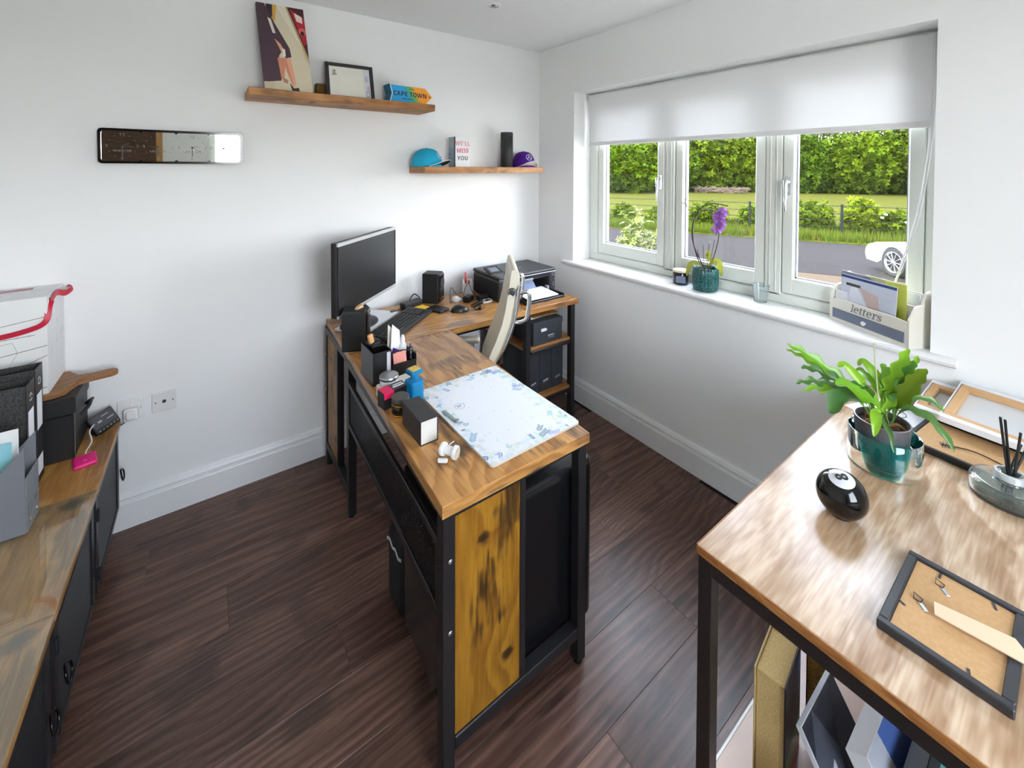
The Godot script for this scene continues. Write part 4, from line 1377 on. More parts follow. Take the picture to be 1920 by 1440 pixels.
	paint(side, [0, 0.3, 1, 0.45, 1, 1, 0, 0.9], Color(0.6, 0.67, 0.72))
	paint(side, [0.12, 0.5, 0.3, 0.6, 0.22, 0.63], Color(0.25, 0.28, 0.3))
	side.fill_rect(Rect2i(50, 0, 14, 128), Color(0.42, 0.41, 0.43))
	part(bx, "side_print", sheet(0.088, 0.181), printed(tex(side), 0.5), Vector3(-0.0396, 0.0915, 0.01), Vector3(0, -90, 0))
	for e in [["WE'LL", 0.142, Color(0.86, 0.55, 0.6)], ["MISS", 0.098, Color(0.87, 0.35, 0.45)], ["YOU", 0.052, Color(0.25, 0.22, 0.24)]]:
		part(bx, "lettering", text_mesh(e[0], 0.036, 0.0006, true), std(e[2], 0.6), Vector3(0.01, e[1], 0.0556))
	var sp := thing("cylinder_speaker", "tall black cylindrical smart speaker on the lower shelf", "speaker", Vector3(-0.364, 1.5552, 0.1))
	part(sp, "body", lathe([V(0, 0), V(0.04, 0), V(0.0415, 0.002), V(0.0415, 0.2), V(0.0405, 0.201), V(0.0405, 0.203), V(0.0415, 0.204), V(0.0415, 0.228), V(0.039, 0.232), V(0, 0.232)], 40), std(Color(0.13, 0.13, 0.135), 0.6))
	part(sp, "light_ring", lathe([V(0.0416, 0.222), V(0.0422, 0.2235), V(0.0416, 0.225)], 40), M.dark_grey)
	# socket plates
	var pl := thing("socket_plate", "white single socket plate with a white plug in it, beside the lockers", "socket", Vector3(-2.271, 0.508, 0.0))
	part(pl, "plate", rbox(0.086, 0.086, 0.009, 0.004, 3), M.white_plastic, Vector3(0, 0, 0.0045))
	part(pl, "boss", lathe([V(0, 0.004), V(0.019, 0.004), V(0.021, 0.0), V(0, 0)], 24), M.white_plastic, Vector3(0.018, 0.018, 0.009), Vector3(90, 0, 0))
	part(pl, "screw", can(0.0025, 0.001, 0.0003, 10), M.steel, Vector3(0.034, -0.002, 0.009), Vector3(90, 0, 0))
	var pg := thing("mains_plug", "white three-pin mains plug pushed into the wall socket", "plug", Vector3(-2.271, 0.495, 0.0135))
	part(pg, "body", rbox(0.05, 0.052, 0.03, 0.009, 3), M.white_plastic, Vector3(0.004, 0, 0.015))
	part(pg, "grip", rbox(0.03, 0.034, 0.018, 0.007, 3), M.white_plastic, Vector3(0.004, 0.004, 0.034))
	part(pg, "cord", tube(curve([Vector3(-0.01, -0.022, 0.02), Vector3(-0.03, -0.036, 0.016), Vector3(-0.055, -0.04, 0.01), Vector3(-0.085, -0.04, 0.006)], 6), 0.0025, 6), M.dark_grey)
	var ap := thing("aerial_plate", "white blank wall plate with an aerial hole and two screws", "socket", Vector3(-2.159, 0.507, 0.0))
	part(ap, "plate", rbox(0.086, 0.086, 0.009, 0.004, 3), M.white_plastic, Vector3(0, 0, 0.0045))
	part(ap, "aerial_hole", lathe([V(0.0, 0.0006), V(0.0055, 0.0006), V(0.0065, 0.0012), V(0.0075, 0)], 18), M.dark_grey, Vector3(0, 0, 0.009), Vector3(90, 0, 0))
	for s in [-1, 1]: part(ap, "screw", can(0.0028, 0.0008, 0.0003, 10), M.dark_grey, Vector3(s * 0.03, 0, 0.009), Vector3(90, 0, 0))


func build_clock() -> void:
	var c := thing("world_clock", "long black framed mirrored wall clock with four dials and city names", "clock", Vector3(-2.1065, 1.635, 0.0))
	var w := 0.5
	var h := 0.146
	# frame ring
	var st := begin()
	var outer := rrect(w, h, 0.014)
	var inner := rrect(w - 0.02, h - 0.02, 0.011)
	for i in outer.size():
		var j := (i + 1) % outer.size()
		var a := Vector3(outer[i].x, outer[i].y, 0)
		var b := Vector3(outer[j].x, outer[j].y, 0)
		var e := Vector3(inner[i].x, inner[i].y, 0)
		var f := Vector3(inner[j].x, inner[j].y, 0)
		var up := Vector3(0, 0, 0.03)
		quad(st, a, b, b + up, a + up, a)
		quad(st, a + up, b + up, f + up, e + up, Vector3.BACK)
		quad(st, e + up, f + up, f, e, -e)
	part(c, "frame", st.commit(), M.black_gloss)
	part(c, "mirror_face", prism(inner, 0.002), std(Color(0.9, 0.91, 0.88), 0.02, 1.0), Vector3(0, 0, 0.022))
	for k in 3:
		for s in [-1, 1]: part(c, "divider_notch", prism(poly([-0.008, 0, 0.008, 0, 0, -0.007 * s]), 0.004), M.black_gloss, Vector3(-0.115 + k * 0.117, s * (h / 2 - 0.01), 0.024))
	var dark := std(Color(0.16, 0.15, 0.15), 0.4)
	var pale := std(Color(0.42, 0.41, 0.4), 0.5)
	var names := ["NEW YORK", "LAS VEGAS", "CAPE TOWN", "VIENNA"]
	var hands := [[60, 95], [265, 275], [78, 120], [62, 78]]
	for k in 4:
		var d := sub(c, "dial", Vector3(-0.176 + k * 0.117, 0.0, 0.0243))
		part(d, "numeral", text_mesh("12", 0.018, 0.0008), pale, Vector3(0, 0.047, 0))
		part(d, "numeral", text_mesh("6", 0.016, 0.0008), pale, Vector3(0, -0.051, 0))
		part(d, "numeral", text_mesh("3", 0.016, 0.0008), pale, Vector3(0.048, 0, 0))
		part(d, "numeral", text_mesh("9", 0.016, 0.0008), pale, Vector3(-0.048, 0, 0))
		for q in 12:
			if q % 3 != 0: part(d, "hour_mark", can(0.0016, 0.0008, 0.0002, 8), pale, Vector3(sin(TAU * q / 12) * 0.046, cos(TAU * q / 12) * 0.048, 0), Vector3(90, 0, 0))
		part(d, "city_name", text_mesh(names[k], 0.012, 0.0008), pale, Vector3(0, -0.02, 0.0))
		for q in 2:
			var a := deg_to_rad(hands[k][q])
			part(d, "hand", bar(Vector3(0, 0, 0.004 + 0.001 * q), Vector3(sin(a), cos(a), 0) * (0.024 if q == 0 else 0.036) + Vector3(0, 0, 0.004 + 0.001 * q), 0.004, 0.0014, 0.0), dark)
		part(d, "hub", can(0.004, 0.007, 0.001, 12), dark, Vector3(0, 0, 0), Vector3(90, 0, 0))
		part(d, "second_hand", bar(Vector3(0, 0.004, 0.0062), Vector3(0, -0.04, 0.0062), 0.0025, 0.001, 0.0), dark)


func build_sign() -> void:
	var c := thing("destination_sign", "blue and orange arrow-shaped sign reading CAPE TOWN on the upper shelf", "sign", Vector3(-1.19, 1.9052, 0.165), 4)
	var out := poly([0.0, 0.0, 0.215, 0.0, 0.265, 0.05, 0.215, 0.1, 0.0, 0.1, 0.014, 0.05])
	var teal := std(Color(0.03, 0.45, 0.58), 0.5)
	part(c, "block", prism(out, 0.085), teal, Vector3(0, 0.001, -0.085))
	part(c, "border", prism(out, 0.001), M.white_plastic, Vector3(0, 0.001, 0.0))
	# printed face with a UV of its own
	var im := canvas_image(256, 96, Color(0.16, 0.66, 0.86))
	for j in 96:
		for i in 256:
			var t := (i / 256.0) * 1.25 - (j / 96.0) * 0.28
			var col := Color(0.13, 0.63, 0.87).lerp(Color(0.35, 0.7, 0.45), smoothstep(0.3, 0.5, t)).lerp(Color(0.98, 0.62, 0.08), smoothstep(0.46, 0.68, t))
			im.set_pixel(i, j, col)
	var inn: PackedVector2Array = Geometry2D.offset_polygon(out, -0.0045)[0]
	var st := begin()
	var idx := Geometry2D.triangulate_polygon(inn)
	for k in range(0, idx.size(), 3):
		var q := [inn[idx[k]], inn[idx[k + 1]], inn[idx[k + 2]]]
		if (q[1] - q[0]).cross(q[2] - q[0]) > 0: q.reverse()
		for p in q:
			st.set_normal(Vector3.BACK)
			st.set_uv(Vector2(p.x / 0.265, 1.0 - p.y / 0.1))
			st.add_vertex(Vector3(p.x, p.y, 0))
	part(c, "face_print", st.commit(), printed(tex(im), 0.4), Vector3(0, 0.001, 0.0015))
	var ink := std(Color(0.05, 0.16, 0.3), 0.5)
	part(c, "lettering", text_mesh("CAPE TOWN", 0.036, 0.0006, true), ink, Vector3(0.122, 0.053, 0.002))
	part(c, "chevron", text_mesh(">", 0.03, 0.0006, true), std(Color(0.3, 0.15, 0.05), 0.5), Vector3(0.243, 0.05, 0.002))
	part(c, "small_print", boxes([[Vector3(0.0, 0, 0), Vector3(0.022, 0.004, 0.0006)], [Vector3(0.03, 0, 0), Vector3(0.03, 0.004, 0.0006)], [Vector3(0.052, 0.0, 0), Vector3(0.008, 0.004, 0.0006)]]), ink, Vector3(0.085, 0.027, 0.002)).set_meta("kind", "stuff")
	part(c, "small_print", box3(0.03, 0.003, 0.0006, 0), ink, Vector3(0.13, 0.082, 0.002))


func build_cap(called: String, label: String, at: Vector3, turn: float, col: Color, under: Color) -> void:
	# local +z is the front of the cap
	var c := thing(called, label, "cap", at, turn, "baseball caps on the lower shelf")
	var cloth := std(col, 0.75, 0.0, 0.3)
	var st := begin()
	var R := Vector3(0.079, 0.108, 0.092)
	var n := 24
	var m := 9
	var pt := func(i: int, j: int) -> Vector3:
		var a := TAU * i / n
		var t := PI / 2 * j / m
		var ridge := 1.0 - 0.018 * pow(absf(cos(a * 3.0)), 8.0)
		var front := 1.0 + 0.1 * maxf(0.0, cos(a)) * sin(t * 2.0) * 0.6
		return Vector3(sin(a) * R.x * pow(cos(t), 0.75) * ridge, R.y * pow(sin(t), 0.9) * (1.0 if true else 0.0), cos(a) * R.z * pow(maxf(cos(t), 0.0), 0.75) * ridge * front)
	for i in n:
		for j in m:
			var a: Vector3 = pt.call(i, j)
			var b: Vector3 = pt.call(i + 1, j)
			var d: Vector3 = pt.call(i, j + 1)
			var e: Vector3 = pt.call(i + 1, j + 1)
			trin(st, a, b, e, (a / R).normalized(), (b / R).normalized(), (e / R).normalized())
			trin(st, a, e, d, (a / R).normalized(), (e / R).normalized(), (d / R).normalized())
	part(c, "crown", st.commit(), cloth)
	part(c, "button", lathe([V(0, 0.005), V(0.006, 0.003), V(0.007, 0)], 12), cloth, Vector3(0, 0.106, 0))
	# visor: arched plate, two faces and a white edge
	for side in 2:
		var rows := []
		for i in 9:
			var line := []
			for j in 5:
				var u := -1.0 + 2.0 * i / 8.0
				var v := j / 4.0
				var x := u * 0.078 * (1.0 - 0.12 * v)
				var z := 0.092 * sqrt(maxf(0.0, 1.0 - pow(u * 0.95, 2))) * 0.98 + v * 0.066 * (1.0 - 0.5 * u * u)
				var y := 0.002 + 0.034 * (1.0 - u * u) * (0.35 + 0.75 * v) - 0.002 * side
				line.append(Vector3(x, y, z))
			rows.append(line)
		part(c, "visor" if side == 0 else "visor_underside", grid_mesh(rows), cloth if side == 0 else std(under, 0.7))
		if side == 0:
			var edge := []
			for i in 9: edge.append(rows[i][4])
			part(c, "visor_edge", tube(edge, 0.0022, 6), M.white_plastic)
	# emblem: ring with three spokes on the front panel
	var em := begin()
	var ring := []
	for k in 25: ring.append(Vector3(sin(TAU * k / 24) * 0.02, cos(TAU * k / 24) * 0.02, 0))
	add_tube(em, ring, 0.0018, 6)
	for k in 3:
		var a := TAU * k / 3
		add_tube(em, [Vector3.ZERO, Vector3(sin(a), cos(a), 0) * 0.02], [0.0034, 0.001], 6)
	part(c, "emblem", em.commit(), M.white_plastic, Vector3(0, 0.066, 0.0865), Vector3(-22, 0, 0))
	if called and col.g > 0.5:
		part(c, "visor_print", text_mesh("63", 0.022, 0.002, true), M.white_plastic, Vector3(0.0, 0.0335, 0.125), Vector3(-82, 0, 0))


# ---------------------------------------------------------------- things on the desk
func build_desk_things() -> void:
	var Y := 0.7502
	# monitor, turned towards the chair
	var m := thing("monitor", "large flat monitor with silver bezel, its screen off, on the desk corner", "monitor", Vector3(-1.3405, 0, 0.29), 43.3)
	var silver := std(Color(0.82, 0.82, 0.82), 0.3, 0.5)
	part(m, "housing", box3(0.545, 0.335, 0.03, 0.004), M.black, Vector3(0, 1.047, -0.017))
	part(m, "top_bezel", box3(0.545, 0.016, 0.012, 0.002), silver, Vector3(0, 1.2065, 0.003))
	part(m, "bottom_bezel", box3(0.545, 0.014, 0.012, 0.002), silver, Vector3(0, 0.8865, 0.003))
	for s in [-1, 1]: part(m, "side_bezel", box3(0.007, 0.305, 0.011, 0.001), M.black, Vector3(s * 0.269, 1.0465, 0.003))
	part(m, "screen", box3(0.531, 0.305, 0.008, 0.0005), std(Color(0.16, 0.16, 0.165), 0.28), Vector3(0, 1.0465, 0.0025))
	part(m, "camera_dot", can(0.002, 0.001, 0.0002, 10), M.dark_grey, Vector3(0, 1.2065, 0.009), Vector3(90, 0, 0))
	part(m, "neck", box3(0.07, 0.24, 0.03, 0.006), M.black, Vector3(0, 0.88, -0.05))
	part(m, "foot", lathe([V(0, 0.014), V(0.075, 0.01), V(0.083, 0.006), V(0.085, 0), V(0, 0)], 36, 1.3), M.black, Vector3(0, 0.7602, -0.055))
	# white paper under the monitor
	single("paper_stack", "stack of white paper lying under the monitor foot", "paper", box3(0.297, 0.0096, 0.18, 0.0005), M.paper, Vector3(-1.325, Y + 0.0049, 0.222), 40.5)
	# speakers
	for e in [["black desk speaker in front of the monitor, with a folded paper note on top", Vector3(-1.462, Y, 0.515), 66.0], ["black desk speaker against the wall, right of the monitor", Vector3(-0.905, Y, 0.122), 45.0]]:
		var s := thing("desk_speaker", e[0], "speaker", e[1], e[2], "pair of desk speakers")
		part(s, "cabinet", rbox(0.088, 0.176, 0.1, 0.006, 2), std(Color(0.1, 0.1, 0.105), 0.55), Vector3(0, 0.088, -0.01))
		part(s, "grille", rbox(0.08, 0.165, 0.02, 0.009, 3), M.black_gloss, Vector3(0, 0.088, 0.04))
		part(s, "cone", lathe([V(0, 0.002), V(0.012, 0.0035), V(0.026, 0.001), V(0.03, 0.003), V(0.032, 0)], 24), M.dark_grey, Vector3(0, 0.115, 0.05), Vector3(90, 0, 0))
		part(s, "badge", box3(0.026, 0.006, 0.002, 0.0005), M.steel, Vector3(0, 0.03, 0.0505))
	single("folded_note", "small folded tan paper note on top of the front speaker", "note", prism(poly([-0.02, 0, 0.02, 0, 0.012, 0.014, -0.006, 0.011]), 0.016), std(Color(0.8, 0.65, 0.48), 0.8), Vector3(-1.46, 0.9264, 0.512), 30)
	build_keyboard(Y)
	# power brick and leads
	var pb := thing("power_brick", "black laptop power brick with leads lying by the wall", "adapter", Vector3(-1.05, Y, 0.125), 18)
	part(pb, "body", rbox(0.13, 0.032, 0.05, 0.006, 3), std(Color(0.12, 0.12, 0.13), 0.5), Vector3(0, 0.016, 0))
	part(pb, "lead", tube(curve([Vector3(-0.065, 0.016, 0), Vector3(-0.08, 0.01, 0.005), Vector3(-0.1, 0.007, 0.005), Vector3(-0.12, 0.006, 0.008)], 6), 0.0035, 6), M.black)
	part(pb, "plug", rbox(0.035, 0.014, 0.018, 0.004, 2), M.black, Vector3(-0.135, 0.008, 0.01))
	part(pb, "lead", tube(curve([Vector3(0.065, 0.016, 0), Vector3(0.072, 0.03, -0.01), Vector3(0.05, 0.055, -0.03), Vector3(0.03, 0.035, -0.04), Vector3(0.02, 0.006, -0.045)], 6), 0.003, 6), M.black)
	single("sticky_notes", "yellow sticky note pad lying beside the keyboard", "note pad", box3(0.076, 0.008, 0.076, 0.0005), std(Color(0.93, 0.76, 0.16), 0.8), Vector3(-1.02, Y + 0.004, 0.2), 18)
	var hd := thing("portable_drive", "flat black portable hard drive between the keyboard and the mouse", "hard drive", Vector3(-0.955, Y, 0.272), 24)
	part(hd, "case", rbox(0.078, 0.013, 0.108, 0.004, 2), M.black, Vector3(0, 0.0065, 0))
	part(hd, "lead", tube(curve([Vector3(-0.02, 0.006, -0.054), Vector3(-0.03, 0.006, -0.08), Vector3(-0.01, 0.006, -0.11), Vector3(0.03, 0.006, -0.1)], 6), 0.0022, 6), M.black)
	var mo := thing("computer_mouse", "black wireless computer mouse on the desk", "mouse", Vector3(-0.862, Y, 0.358), 66)
	var st := begin()
	for i in 16:
		for j in 8:
			var f := func(ii: int, jj: int) -> Vector3:
				var a := TAU * ii / 16.0
				var t := PI / 2 * jj / 8.0
				return Vector3(cos(a) * 0.031 * cos(t), 0.036 * sin(t) * (1.0 - 0.12 * sin(a)), sin(a) * 0.052 * cos(t))
			var a: Vector3 = f.call(i, j)
			var b: Vector3 = f.call(i + 1, j)
			var c: Vector3 = f.call(i + 1, j + 1)
			var d: Vector3 = f.call(i, j + 1)
			var g := Vector3(1 / 0.031, 1 / 0.036, 1 / 0.052)
			trin(st, a, b, c, (a * g * g).normalized(), (b * g * g).normalized(), (c * g * g).normalized())
			if j < 7: trin(st, a, c, d, (a * g * g).normalized(), (c * g * g).normalized(), (d * g * g).normalized())
	part(mo, "shell", st.commit(), std(Color(0.08, 0.08, 0.085), 0.3))
	part(mo, "wheel", can(0.007, 0.006, 0.001, 14), M.dark_grey, Vector3(0.003, 0.03, -0.022), Vector3(0, 0, 90))
	single("webcam_dome", "small white and cream dome on the desk behind the mouse", "gadget", lathe([V(0, 0), V(0.032, 0), V(0.034, 0.006), V(0.032, 0.016), V(0.02, 0.026), V(0, 0.03)], 28), M.white_plastic, Vector3(-0.79, Y, 0.185))
	# coiled black lead
	var coil := []
	for k in 97:
		var t := k / 96.0
		coil.append(Vector3(-0.05 + 0.1 * t, 0.012 + 0.01 * sin(TAU * 9 * t), 0.012 * cos(TAU * 9 * t)))
	var cc := thing("coiled_lead", "black coiled cable lying on the desk beside the chair", "cable", Vector3(-0.735, Y, 0.335), 24)
	part(cc, "coil", tube(coil, 0.0024, 6), M.black)
	part(cc, "plug", rbox(0.045, 0.014, 0.018, 0.004, 2), M.black, Vector3(-0.04, 0.008, 0.045), Vector3(0, 30, 0))
	part(cc, "lead", tube(curve([Vector3(-0.05, 0.01, 0.012), Vector3(-0.07, 0.004, 0.04), Vector3(-0.04, 0.004, 0.06), Vector3(0.0, 0.004, 0.05)], 6), 0.0024, 6), M.black)
	var wc := []
	for k in 61:
		var t := k / 60.0
		wc.append(Vector3(0.045 * cos(TAU * 2.6 * t) * (1.0 - 0.25 * t), 0.004 + 0.009 * t, 0.024 * sin(TAU * 2.6 * t)))
	single("white_lead", "loosely wound white cable on the desk beside the printer", "cable", tube(wc, 0.0024, 6), M.white_plastic, Vector3(-0.655, Y, 0.31), 15)
	for e in [["black plug-in adapter lying on its side, nearest the white dome", Vector3(-0.738, Y, 0.235), 30.0], ["black plug-in adapter lying against the white and red box", Vector3(-0.655, Y, 0.262), -10.0]]:
		var a := thing("plug_adapter", e[0], "adapter", e[1], e[2], "plug-in adapters by the printer")
		part(a, "body", rbox(0.065, 0.036, 0.045, 0.009, 3), M.black, Vector3(0, 0.018, 0))
		part(a, "lead", tube(curve([Vector3(-0.03, 0.016, 0.0), Vector3(-0.05, 0.05, -0.05), Vector3(-0.06, 0.09, -0.08), Vector3(-0.09, 0.05, -0.07), Vector3(-0.1, 0.005, -0.06)], 6), 0.002, 6), M.black)
	var rb := thing("leaflet_box", "white box with a red leaflet sticking out, beside the printer", "box", Vector3(-0.672, Y, 0.112), 62)
	part(rb, "box", box3(0.12, 0.085, 0.06, 0.001), M.paper, Vector3(0, 0.0425, 0))
	part(rb, "leaflet", box3(0.125, 0.045, 0.012, 0.0005), std(Color(0.75, 0.24, 0.25), 0.6), Vector3(0.004, 0.098, -0.012), Vector3(0, 0, 7))
	part(rb, "leaflet", box3(0.05, 0.012, 0.014, 0.0005), std(Color(0.62, 0.42, 0.22), 0.6), Vector3(-0.03, 0.088, 0.008))
	build_printer(Y)
	build_organizer(Y)
	# loose things along the left edge
	single("white_carton", "small white carton under the tin, behind the ink cartridge box", "box", box3(0.12, 0.04, 0.052, 0.003), std(Color(0.86, 0.86, 0.8), 0.5), Vector3(-1.462, Y + 0.02, 0.972), 10)
	var tin := thing("round_tin", "round silver-lidded tin standing on the small white carton", "tin", Vector3(-1.483, Y + 0.0405, 0.97))
	part(tin, "body", lathe([V(0, 0), V(0.03, 0), V(0.031, 0.002), V(0.031, 0.016), V(0, 0.016)], 28), std(Color(0.86, 0.86, 0.86), 0.3))
	part(tin, "lid", lathe([V(0.0325, 0), V(0.033, 0.001), V(0.033, 0.011), V(0.0315, 0.0125), V(0.028, 0.0115), V(0, 0.0115)], 28), M.steel, Vector3(0, 0.016, 0))
	var ink := thing("ink_cartridge_box", "black ink cartridge box with a pink corner label", "box", Vector3(-1.492, Y, 1.034), 10)
	part(ink, "box", box3(0.09, 0.055, 0.045, 0.001), M.black, Vector3(0, 0.0275, 0))
	part(ink, "label", box3(0.036, 0.0006, 0.044, 0), std(Color(0.9, 0.12, 0.36), 0.5), Vector3(-0.027, 0.0553, 0))
	part(ink, "label", box3(0.036, 0.02, 0.0006, 0), std(Color(0.9, 0.12, 0.36), 0.5), Vector3(-0.027, 0.0445, 0.0227))
	part(ink, "grey_panel", box3(0.052, 0.0006, 0.04, 0), M.dark_grey, Vector3(0.018, 0.0553, 0))
	part(ink, "print", boxes([[Vector3(0, 0, -0.008), Vector3(0.035, 0.0005, 0.006)], [Vector3(-0.002, 0, 0.004), Vector3(0.042, 0.0005, 0.008)]]), M.paper, Vector3(0.02, 0.0558, 0)).set_meta("kind", "stuff")
	var jr := thing("cosmetic_jar", "small jar with black label, gold rings and grey lid near the desk edge", "jar", Vector3(-1.494, Y, 1.107))
	part(jr, "body", lathe([V(0, 0), V(0.026, 0), V(0.028, 0.002), V(0.028, 0.038), V(0.026, 0.04), V(0, 0.04)], 28), M.black_gloss)
	part(jr, "gold_ring", lathe([V(0.0282, 0.002), V(0.0288, 0.003), V(0.0288, 0.006), V(0.0282, 0.007)], 28), std(Color(0.82, 0.6, 0.25), 0.25, 1.0))
	part(jr, "gold_ring", lathe([V(0.0282, 0.033), V(0.0288, 0.034), V(0.0288, 0.037), V(0.0282, 0.038)], 28), std(Color(0.82, 0.6, 0.25), 0.25, 1.0))
	part(jr, "lid", lathe([V(0.0275, 0), V(0.0285, 0.001), V(0.0285, 0.015), V(0.027, 0.017), V(0, 0.017)], 28), std(Color(0.27, 0.26, 0.24), 0.5), Vector3(0, 0.041, 0))
	var bb := thing("blue_bottle", "square turquoise blue glass bottle with a tan cork top", "bottle", Vector3(-1.424, Y, 1.052), 12)
	var blue := std(Color(0.05, 0.5, 0.68), 0.08)
	blue.backlight_enabled = true
	blue.backlight = Color(0.1, 0.5, 0.7)
	var bs := begin()
	add_rbox(bs, Vector3(0.05, 0.07, 0.05), 0.008, 3)
	part(bb, "body", bs.commit(), blue, Vector3(0, 0.035, 0))
	part(bb, "neck", lathe([V(0.02, 0), V(0.013, 0.006), V(0.013, 0.018), V(0.018, 0.022)], 20), blue, Vector3(0, 0.069, 0))
	part(bb, "stopper", rbox(0.044, 0.016, 0.044, 0.005, 2), blue, Vector3(0, 0.097, 0))
	part(bb, "cork_inlay", rbox(0.033, 0.004, 0.033, 0.001, 1), std(Color(0.84, 0.7, 0.36), 0.7), Vector3(0, 0.1055, 0))
	var bk := thing("black_book", "thick black pocket book lying near the desk edge, page block facing the room", "book", Vector3(-1.482, Y, 1.232), 0.5)
	part(bk, "cover", boxes([[Vector3(0, 0.0012, 0), Vector3(0.056, 0.0024, 0.135)], [Vector3(0, 0.0698, 0), Vector3(0.056, 0.0024, 0.135)], [Vector3(-0.0268, 0.0355, 0), Vector3(0.0024, 0.0662, 0.135)], [Vector3(0.0268, 0.0355, 0), Vector3(0.0024, 0.0662, 0.135)]], 0.0006), std(Color(0.15, 0.155, 0.16), 0.45))
	part(bk, "pages", box3(0.0508, 0.066, 0.13, 0.0004), tri_mat(mottle(77, Color(0.78, 0.77, 0.74), Color(0.9, 0.89, 0.86), 0.2, 64), 0.03, 0.8), Vector3(0, 0.0355, 0.0005))
	# white spool gadget
	var sg := thing("cable_winder", "white bobbin-shaped cable winder near the front corner of the desk", "gadget", Vector3(-1.462, Y, 1.386), 32)
	part(sg, "core", lathe([V(0, 0), V(0.012, 0), V(0.012, 0.052), V(0, 0.052)], 24), M.white_plastic, Vector3(0, 0.018, -0.026), Vector3(90, 0, 0))
	for z in [0.012, -0.026]: part(sg, "flange", lathe([V(0, 0), V(0.0155, 0), V(0.0175, 0.002), V(0.0175, 0.011), V(0.0155, 0.013), V(0.0145, 0.0125), V(0, 0.0125)], 28), M.white_plastic, Vector3(0, 0.018, z), Vector3(90, 0, 0))
	part(sg, "end_cap", lathe([V(0, 0.001), V(0.014, 0.001), V(0.0145, 0), V(0, 0)], 24), std(Color(0.78, 0.73, 0.64), 0.5), Vector3(0, 0.018, 0.025), Vector3(90, 0, 0))
	part(sg, "clip", rbox(0.012, 0.01, 0.028, 0.004, 2), M.white_plastic, Vector3(-0.026, 0.006, -0.006), Vector3(0, 20, 0))
	part(sg, "cord", tube(curve([Vector3(0.016, 0.004, -0.02), Vector3(0.03, 0.003, -0.024), Vector3(0.045, 0.003, -0.024), Vector3(0.06, 0.003, -0.02)], 5), 0.0014, 6), M.white_plastic)
	build_mat(Y)


func build_keyboard(Y: float) -> void:
	var k := thing("keyboard", "black full-size keyboard lying askew in the desk corner", "keyboard", Vector3(-1.178, Y, 0.348), 40.5)
	part(k, "case", rbox(0.43, 0.014, 0.145, 0.004, 2), std(Color(0.13, 0.13, 0.135), 0.55), Vector3(-0.036, 0.011, 0), Vector3(3, 0, 0))
	var st := begin()
	var rows := 6
	for r in rows:
		var x := -0.204
		var n := 0
		while x < 0.2:
			var w := 0.0165
			if r == 5 and n == 3: w = 0.09
			if x > 0.098 and x < 0.112: x = 0.116
			if x + w > 0.206: break
			add_box(st, Vector3(x + w / 2 - 0.036, 0.0, -0.056 + r * 0.0205), Vector3(w, 0.006, 0.0165), 0.0015)
			x += w + 0.0027
			n += 1
	var ko := part(k, "keys", st.commit(), std(Color(0.06, 0.06, 0.065), 0.45), Vector3(0, 0.019, 0), Vector3(3, 0, 0))
	ko.set_meta("kind", "stuff")


